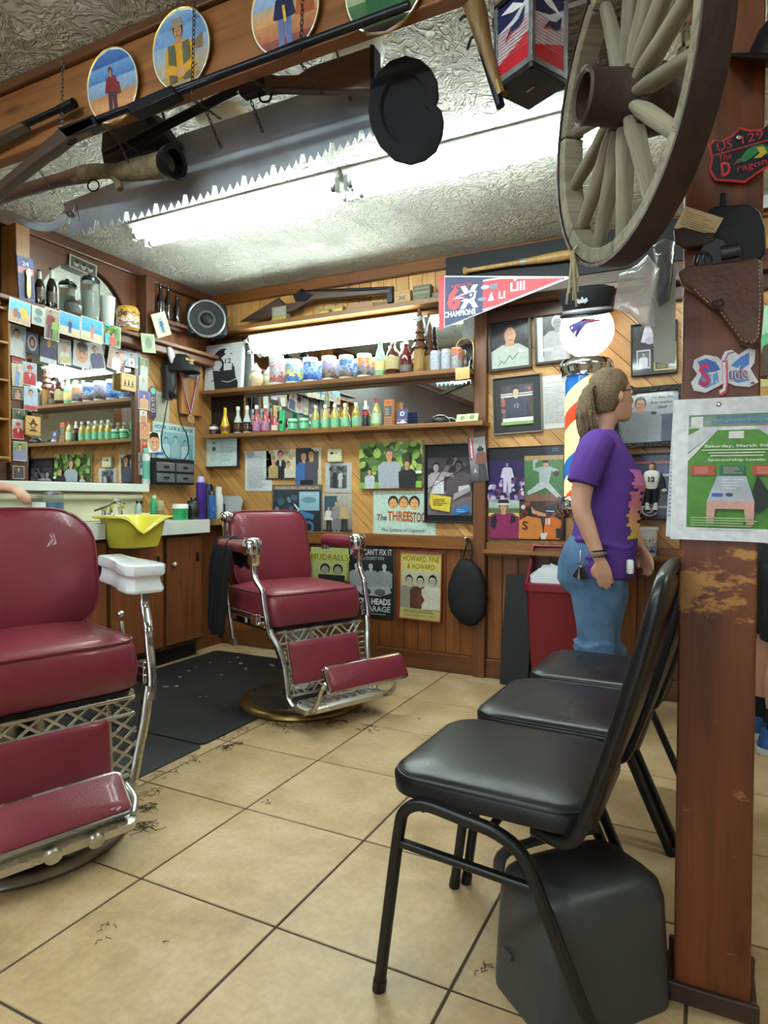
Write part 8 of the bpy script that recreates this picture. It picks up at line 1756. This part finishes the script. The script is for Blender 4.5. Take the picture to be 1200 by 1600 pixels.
def head(mb, c, M, s=1.0):
    """skull, jaw, nose, ears; M turns it (local y = face)"""
    def p(x, y, z): return c + M @ Vector((x * s, y * s, z * s))
    rings = []
    for z, cy, hx, hy in ((-.125, .035, .030, .035), (-.115, .03, .045, .058), (-.09, .02, .056, .075), (-.05, .008, .066, .086), (0, .0, .073, .094), (.04, -.004, .074, .096), (.08, -.008, .065, .084), (.105, -.01, .046, .06), (.12, -.01, .018, .025)):
        rings.append([p(hx * math.cos(q), cy + hy * math.sin(q), z) for q in [2 * PI * j / 24 for j in range(24)]])
    mb.loft(rings)
    mb.tube([p(0, .088, .012), p(0, .106, -.022), p(0, .112, -.034), p(0, .094, -.044)], [.008 * s, .012 * s, .014 * s, .010 * s], 8)
    for q in (-1, 1): mb.sph(p(q * .074, -.012, -.012), (.010 * s, .018 * s, .03 * s), 10, 8, M.to_4x4() if hasattr(M, 'to_4x4') else M)
    mb.tube([p(-.022, .088, -.070), p(0, .096, -.068), p(.022, .088, -.070)], .008 * s, 8)
    mb.sph(p(0, .07, -.108), (.026 * s, .022 * s, .018 * s), 10, 8)
def face_bits(t, c, M, s=1.0, iris='3a2c20'):
    def p(x, y, z): return c + M @ Vector((x * s, y * s, z * s))
    for q in (-1, 1):
        MB().sph(p(q * .031, .078, .006), .0125 * s, 10, 8).build('eye', mat('eye_white', 'e8e4de', .2), t, smooth=60); MB().sph(p(q * .032, .0865, .006), .006 * s, 8, 6).build('iris', mat('iris_' + iris, iris, .2), t, smooth=60)
        MB().tube([p(q * .05, .078, .026), p(q * .032, .088, .031), p(q * .014, .090, .027)], .004 * s, 6).build('eyebrow', mat('brow', '4a3626', .8), t, smooth=60)
    MB().tube([p(-.02, .0945, -.070), p(0, .101, -.069), p(.02, .0945, -.070)], .0045 * s, 6).build('lips', mat('lip', '9c5a50', .45), t, smooth=60)

# ---- the woman in the purple shirt; local y = the way she faces, local x = her right (towards the camera)
WP = WF(934, 1133); fx, fy = CR.x, CR.y
t = thing('person', 'woman with ponytail in purple t-shirt and jeans standing by the barber pole', 'person', (WP.x, WP.y, 0), math.atan2(-fx, fy) - .30)
SK = skinmat('skin_fair', 'c99a84'); HM = Matrix.Rotation(math.radians(38), 3, 'Z') @ Matrix.Rotation(math.radians(6), 3, 'X'); HC = Vector((.0, .045, 1.535))
mb = MB(); eloft(mb, [(.10, .09, -.02, .035, .04), (.45, .09, -.01, .05, .055), (.75, .05, 0, .12, .11), (.9, 0, .01, .14, .12), (1.1, 0, .02, .13, .11), (1.28, 0, 0, .15, .08), (1.36, 0, 0, .06, .055)])
eloft(mb, [(.10, -.09, .03, .035, .04), (.45, -.09, .03, .05, .055), (.8, -.06, .0, .08, .09)])
eloft(mb, [(1.33, 0, -.005, .062, .06), (1.38, 0, .005, .05, .053), (1.44, 0, .025, .05, .055), (1.48, 0, .03, .045, .05)])
limb(mb, [(.175, -.01, 1.31), (.205, -.055, 1.20), (.225, -.085, 1.04), (.235, -.05, .92), (.24, -.005, .80)], [.05, .052, .043, .036, .026]); hand(mb, (.24, -.004, .805), (-.02, .22, -1), (-.9, .25, 0), .32, .98, -1)
limb(mb, [(-.175, -.01, 1.31), (-.205, -.02, 1.18), (-.21, .02, 1.04), (-.16, .13, .92), (-.12, .19, .83)], [.05, .05, .043, .035, .026]); hand(mb, (-.12, .19, .83), (.1, .35, -.9), (.5, -.4, -.2), .3, .95, 1)
head(mb, HC, HM); remesh(mb.build('body', SK, t, smooth=60), .0065, 4)
face_bits(t, HC, HM)
PURPT = mat('purple_cotton', '553089', .85, var=.06, vscale=9, bump=.25, bscale=9)
mb = MB(); eloft(mb, [(.70, 0, -.006, .176, .158), (.74, 0, -.004, .180, .162), (.84, 0, .012, .172, .150), (.93, 0, .025, .166, .143), (1.03, 0, .032, .166, .143), (1.12, 0, .042, .172, .152), (1.19, 0, .03, .18, .138), (1.26, 0, .012, .192, .120), (1.315, 0, 0, .19, .100), (1.352, 0, -.008, .14, .084), (1.372, 0, -.006, .088, .074)], 32)
for s, pts in ((1, [(.14, -.005, 1.305), (.19, -.03, 1.275), (.212, -.058, 1.20), (.224, -.08, 1.12)]), (-1, [(-.14, -.005, 1.305), (-.19, -.012, 1.275), (-.207, -.015, 1.2), (-.214, -.012, 1.12)])): limb(mb, pts, [.07, .074, .072, .067])
# three soft folds round the waist
for z, y in ((.80, .0), (.86, .01), (.775, -.01)): mb.tube([(.174 * math.cos(q), y + .152 * math.sin(q), z + .018 * math.sin(2.5 * q + z * 40)) for q in [-.9 + 1.9 * k / 12 for k in range(13)]], .009, 6)
remesh(mb.build('t_shirt', PURPT, t, smooth=60), .0075, 5)
# printed skyline on the shirt front: blocks of pink, coral and yellow on the chest
mb = MB(); R_ = random.Random(4); prof = [(.80, 0, .172, .150), (.93, .025, .166, .143), (1.03, .032, .166, .143), (1.12, .042, .172, .152), (1.19, .03, .18, .138), (1.26, .012, .188, .116)]
def surf(q, z):
    for a, b in zip(prof, prof[1:]):
        if z <= b[0] or b is prof[-1]:
            f = (z - a[0]) / (b[0] - a[0]); cy, hx, hy = [a[i] + (b[i] - a[i]) * f for i in (1, 2, 3)]; return ((hx + .004) * math.cos(q), cy + (hy + .004) * math.sin(q), z)
for i in range(22):
    z0, z1 = .88 + .014 * i, .88 + .014 * (i + 1); f = i / 21
    c0, c1 = ('d8bc50', 'd07a8c') if f < .5 else ('d07a8c', 'c070b0'); g = (f * 2) % 1 if f < 1 else 1
    edge = .05 + .20 * abs(math.sin(i * .9)) + (.25 if f < .15 else 0) + (.18 if f > .85 else 0)
    n0 = 9
    for k in range(n0):
        qa, qb = PI / 2 - (1.05 - edge * .6) + 2 * (1.05 - edge * .6) * k / n0, PI / 2 - (1.05 - edge * .6) + 2 * (1.05 - edge * .6) * (k + 1) / n0
        if R_.random() < .08: continue
        cc = tuple(lin(c0)[j] + (lin(c1)[j] - lin(c0)[j]) * g for j in range(3)); mb.add([surf(qa, z0), surf(qb, z0), surf(qb, z1), surf(qa, z1)], [(0, 1, 2, 3)], [cc])
mb.build('shirt_print', print_mat(), t, smooth=0)
JEAN = mat('blue_denim', '4d6c90', .85, var=.4, vscale=7, bump=.2, bscale=300)
mb = MB(); eloft(mb, [(.90, 0, .0, .14, .12), (.84, 0, -.015, .164, .146), (.76, 0, -.03, .174, .158), (.68, 0, -.034, .172, .156), (.63, 0, -.022, .16, .14)])
for s, y0, y1 in ((1, -.012, -.03), (-1, .025, .06)): eloft(mb, [(.70, s * .082, y0 * .5 - .01, .088, .125), (.60, s * .086, y0, .084, .11), (.50, s * .088, y0 - .002, .074, .09), (.42, s * .088, y0 - .004, .068, .078), (.38, s * .088, y0 - .012, .074, .088), (.35, s * .088, y1 * .8, .066, .08), (.25, s * .09, y1, .062, .072), (.10, s * .09, y1, .062, .07), (.04, s * .09, y1, .066, .075)])
for z in (.37, .34, .40): mb.tube([(.088 + .072 * math.cos(q), -.02 + .086 * math.sin(q), z + .012 * math.sin(3 * q)) for q in [2 * PI * k / 16 for k in range(16)]], .010, 6, closed=True)
jn = remesh(mb.build('jeans', JEAN, t, smooth=60), .0075, 4)
for y in (-.115,): mb = MB(); mb.tube([(.118, y, .80), (.142, y + .03, .80), (.15, y + .045, .70), (.13, y, .675), (.10, y - .012, .70), (.10, y - .01, .80), (.118, y, .80)], .003, 5); mb.build('pocket_seam', mat('seam', '45607c', .8), jn, smooth=60)
for s, y1 in ((1, -.03), (-1, .06)): MB().rloft([(.042, .12, .04, 0, s * .09, y1 + .045), (.045, .125, .042, .02, s * .09, y1 + .045), (.04, .10, .04, .06, s * .09, y1 + .02), (.034, .05, .03, .085, s * .09, y1 - .015)], n=5).build('shoe', mat('dark_shoe', '2a2a30', .6), t, smooth=50)
HAIR = mat('light_brown_hair', '6f5a44', .55, var=.35, vscale=18, bump=.8, bscale=120)
def hp(x, y, z): return HC + HM @ Vector((x, y, z))
mb = MB(); rings = []
for z, cy, hx, hy in ((-.075, -.045, .05, .06), (-.04, -.036, .07, .078), (0, -.026, .080, .088), (.04, -.016, .082, .094), (.08, -.014, .073, .09), (.108, -.012, .052, .066), (.126, -.012, .018, .024)):
    rings.append([hp(hx * math.cos(q), cy + hy * math.sin(q), z) for q in [2 * PI * j / 24 for j in range(24)]])
mb.loft(rings); hr = mb.build('hair', HAIR, t, smooth=60)
# ponytail: many locks falling from the tie
mb = MB(); R_ = random.Random(2)
for k in range(26):
    a, b, c_ = R_.uniform(-.025, .025), R_.uniform(-.03, .03), R_.uniform(-.05, .02)
    mb.tube(bez([hp(a * .6, -.105 + b * .2, .02 + b * .5), hp(a, -.145 + b * .5, .01 + b), hp(a * 1.3, -.165 + b, -.06), hp(a * 1.4, -.155 + b * 1.3 + c_ * .3, -.13 + c_ * .5), hp(a * 1.1, -.145 + b * 1.5 - c_ * .4, -.19 + c_ * 1.4)], 4), [.010] * 10 + [.008] * 4 + [.005] * 2 + [.002], 6)
mb.build('ponytail', HAIR, t, smooth=60); mb = MB(); mb.tube([hp(.03 * math.cos(q), -.112, .012 + .03 * math.sin(q)) for q in [2 * PI * j / 12 for j in range(12)]], .006, 6, closed=True); mb.build('hair_tie', mat('tie', '5a4a3a', .8), t)
mb = MB()
for q in (-1, 1):
    mb.tube([hp(q * .031 + .026 * math.cos(u), .102, .008 + .018 * math.sin(u)) for u in [2 * PI * j / 12 for j in range(12)]], .0022, 5, closed=True); mb.tube([hp(q * .058, .10, .014), hp(q * .078, .05, .014), hp(q * .082, -.01, .008)], .0028, 5)
mb.tube([hp(-.006, .104, .012), hp(.006, .104, .012)], .002, 5); mb.build('glasses', BLK, t, smooth=60)
for k, z in enumerate((.835, .822, .812)): mb = MB(); mb.tube([(.2385 + .030 * math.cos(q), -.013 + .012 * k * .4 + .031 * math.sin(q), z + .004 * math.sin(q)) for q in [2 * PI * j / 14 for j in range(14)]], .0038, 6, closed=True); mb.build('bracelet', [BLK, mat('bead_grey', '7a7270', .5), BLK][k], t, smooth=60)
# keys clipped to the belt loop and a small canister on the front pocket
kx, ky, kz = .178, -.085, .80
mb = MB(); mb.tube([(kx + .002, ky, kz + .03), (kx + .004, ky, kz - .02)], .003, 6); mb.tube([(kx + .004, ky + .012 * math.cos(q), kz - .03 + .012 * math.sin(q)) for q in [2 * PI * j / 12 for j in range(12)]], .002, 5, closed=True); mb.build('key_clip', CHROME, t)
R_ = random.Random(8)
for k in range(6):
    a = -.9 + .34 * k; o = MB().box((0, 0, -.03), (.006, .016, .055)).build('key', [GUNM, BLK, STL, BLK, GUNM, BLK][k], t, bevel=.002, loc=(kx + .006 + .003 * k, ky + .004, kz - .04), rot=(a * .6, 0, 0))
mb = MB(); mb.lathe([(.014, -.035), (.016, -.03), (.016, .02), (.01, .026), (0, .026)], 12, (.135, .125, .765)); mb.build('canister', LIDW, t, smooth=50)

# ---- two people mostly outside the picture: plain standing figures built the same way
def standing(label, loc, rz, shirt, trousers, short, arm=None, hairc='3a2a20', shoe=None, sock=None):
    t = thing('person', label, 'person', loc, rz); c = Vector((0, .02, 1.62)); I = Matrix.Identity(3); SKM2 = skinmat('skin_tan', 'c4917a')
    mb = MB()
    for s in (1, -1): eloft(mb, [(.06, s * .10, -.02, .036, .042), (.12, s * .10, -.02, .038, .045), (.30, s * .10, -.025, .054, .06), (.46, s * .10, -.005, .055, .06), (.62, s * .10, 0, .072, .08), (.9, s * .08, 0, .09, .11)])
    eloft(mb, [(.85, 0, 0, .15, .11), (1.05, 0, .01, .14, .11), (1.3, 0, .01, .17, .11), (1.42, 0, -.01, .13, .08), (1.47, 0, 0, .06, .06), (1.55, 0, .015, .05, .055)])
    if arm is None: arm = {1: [(.19, -.01, 1.38), (.24, -.03, 1.22), (.25, -.02, 1.08), (.25, .04, .95), (.25, .08, .84)]}
    for s in (1, -1):
        pts = arm.get(s) or [(s * .19, -.01, 1.38), (s * .24, -.03, 1.22), (s * .25, -.02, 1.08), (s * .25, .04, .95), (s * .25, .08, .84)]
        limb(mb, pts, [.055, .054, .045, .038, .028]); d = Vector(pts[-1]) - Vector(pts[-2])
        if arm.get(s) and len(arm) > 1 or arm.get('dir'): hand(mb, pts[-1], arm['dir'] if s == arm['side'] else d, arm['pn'] if s == arm['side'] else (-s, 0, 0), arm.get('curl', .35) if s == arm['side'] else .35, 1.0, s if s != arm['side'] else arm['th'])
        else: hand(mb, pts[-1], d, (-s, 0, 0), .35, 1.0, -s)
    head(mb, c, I); remesh(mb.build('body', SKM2, t, smooth=60), .008, 4); face_bits(t, c, I)
    mb = MB(); eloft(mb, [(.82, 0, .0, .18, .135), (.95, 0, .01, .178, .14), (1.15, 0, .015, .18, .14), (1.32, 0, .01, .2, .13), (1.40, 0, -.005, .175, .10), (1.45, 0, -.005, .10, .08)], 28)
    for s in (1, -1): 
        pts = arm.get(s) or [(s * .19, -.01, 1.38), (s * .24, -.03, 1.22)]
        limb(mb, [(s * .16, 0, 1.38)] + [Vector(pts[0]).lerp(Vector(pts[1]), f) for f in (.5, 1.0)], [.075, .075, .068])
    remesh(mb.build('shirt', shirt, t, smooth=60), .009, 4)
    mb = MB(); eloft(mb, [(.92, 0, 0, .165, .13), (.80, 0, -.01, .18, .14), (.70, 0, -.005, .165, .12)])
    for s in (1, -1): eloft(mb, [(.78, s * .09, 0, .10, .12), (.6, s * .10, 0, .098, .11), (short, s * .105, 0, .09 if short > .2 else .07, .10 if short > .2 else .08)])
    remesh(mb.build('shorts' if short > .2 else 'trousers', trousers, t, smooth=60), .009, 3)
    mb = MB(); mb.loft([[c + Vector((hx * math.cos(q), cy + hy * math.sin(q), z)) for q in [2 * PI * j / 20 for j in range(20)]] for z, cy, hx, hy in ((-.04, -.035, .07, .075), (.0, -.025, .079, .088), (.05, -.012, .082, .098), (.09, -.012, .07, .085), (.125, -.012, .02, .03))]); mb.build('hair', mat('hair_' + hairc, hairc, .6, var=.3, vscale=20, bump=.6, bscale=100), t, smooth=60)
    for s in (1, -1):
        sh_ = MB().rloft([(.046, .14, .045, 0, s * .10, .035), (.05, .145, .048, .012, s * .10, .035), (.05, .145, .048, .03, s * .10, .035)], n=6).build('shoe', [mat('white_sole', 'd8dce0', .5)], t, smooth=50)
        MB().rloft([(.047, .14, .045, .03, s * .10, .035), (.044, .13, .042, .055, s * .10, .03), (.04, .08, .036, .085, s * .10, -.01), (.038, .06, .034, .10, s * .10, -.025)], n=6).build('upper', shoe or BLK, sh_, smooth=50)
        if sock: eloft(MB(), []) if False else eloft_build(t, s, sock)
    return t
def eloft_build(t, s, sock): mb = MB(); eloft(mb, [(.08, s * .10, -.02, .043, .05), (.13, s * .10, -.02, .042, .049), (.19, s * .10, -.022, .046, .053)]); mb.build('sock', sock, t, smooth=60)
# the barber whose hand rests on the near barber chair
HP = Vector((-.395, .14, 1.098))
bx = Vector((-.86, -.10, 0))
rz = math.atan2(-.93, .37)
Mi = (Matrix.Translation(bx) @ Matrix.Rotation(rz, 4, 'Z')).inverted(); hl = Mi @ HP; rgt = Mi.to_3x3() @ CR; dn = Vector((0, 0, -1))
s_ = 1
arm = {1: [(.19, -.01, 1.38), (.25, .05, 1.24), (.22, .17, 1.12), Vector((.2, .3, 1.11)).lerp(hl, .45), hl], 'dir': rgt * .95 + dn * .18, 'pn': dn, 'curl': .55, 'side': 1, 'th': 1}
standing('barber just outside the frame resting a hand on the near chair back', bx, rz, mat('grey_shirt', '6a7078', .8), mat('dark_trousers', '24262c', .8), .06, arm)
lp = WF(1214, 1166)
standing('person in black shorts and blue running shoes half hidden behind the pillar', (lp.x, lp.y, 0), math.atan2(-CR.x, CR.y) - .25, mat('navy_shirt', '1c2230', .8), mat('black_shorts', '16181c', .8, var=.5, vscale=10), .47, None, '4a3a2c', mat('blue_trainer', '2c5488', .5, var=.4, vscale=30), mat('black_sock', '101014', .9))
# ---- hair clippings swept against chairs and mats
mb = MB(); R_ = random.Random(11)
def clump(px, py, n, spread, L):
    c = WF(px, py)
    for _ in range(int(n * .7)):
        a, q = R_.uniform(0, 2 * PI), R_.uniform(0, 2 * PI); p = c + Vector((R_.gauss(0, spread), R_.gauss(0, spread), 0)); d = Vector((math.cos(a), math.sin(a), 0)) * L * R_.uniform(.4, 1); e = Vector((math.cos(q), math.sin(q), 0)) * L * .3
        z = R_.uniform(.001, .006); mb.tube([p + Vector((0, 0, z)), p + d * .5 + e + Vector((0, 0, z + .002)), p + d + Vector((0, 0, .001))], .0009, 3)
for px, py, n, sp, L in ((222, 1262, 40, .02, .05), (228, 1292, 40, .018, .05), (238, 1240, 14, .015, .04), (355, 1168, 40, .014, .03), (372, 1163, 20, .01, .025), (375, 1138, 30, .03, .03), (345, 1150, 24, .025, .03), (300, 1188, 20, .03, .03), (262, 1208, 20, .03, .03), (416, 1256, 8, .008, .02), (440, 1133, 50, .05, .03), (520, 1128, 60, .04, .03), (560, 1112, 50, .03, .03), (575, 1140, 30, .03, .03), (655, 1122, 5, .008, .02), (172, 1450, 6, .01, .02), (150, 1465, 5, .02, .02), (258, 1484, 4, .02, .015), (756, 1512, 10, .006, .02), (1080, 1095, 40, .06, .03)): clump(px, py, n, sp, L)
tag(mb.build('hair_clippings', mat('hair_clipping', '2a1d14', .8), smooth=0), 'scattered dark hair clippings on the tiles around the barber chairs', 'hair clippings', kind='stuff')
mb = MB(); R_ = random.Random(12)
for _ in range(26):
    p = Vector((R_.uniform(-1.1, -.25), R_.uniform(.9, 2.1), .0125)); r = R_.uniform(.004, .02)
    P = [(p.x + r * R_.uniform(.4, 1.3) * math.cos(2 * PI * k / 8), p.y + r * R_.uniform(.3, .8) * math.sin(2 * PI * k / 8)) for k in range(8)]
    mb.prism(P, .0122, .0128 + r * .25)
tag(mb.build('lint', mat('grey_lint', '77777a', .9), smooth=0), 'pale tufts of cut hair lying on the black rubber mat', 'hair clippings', kind='stuff')
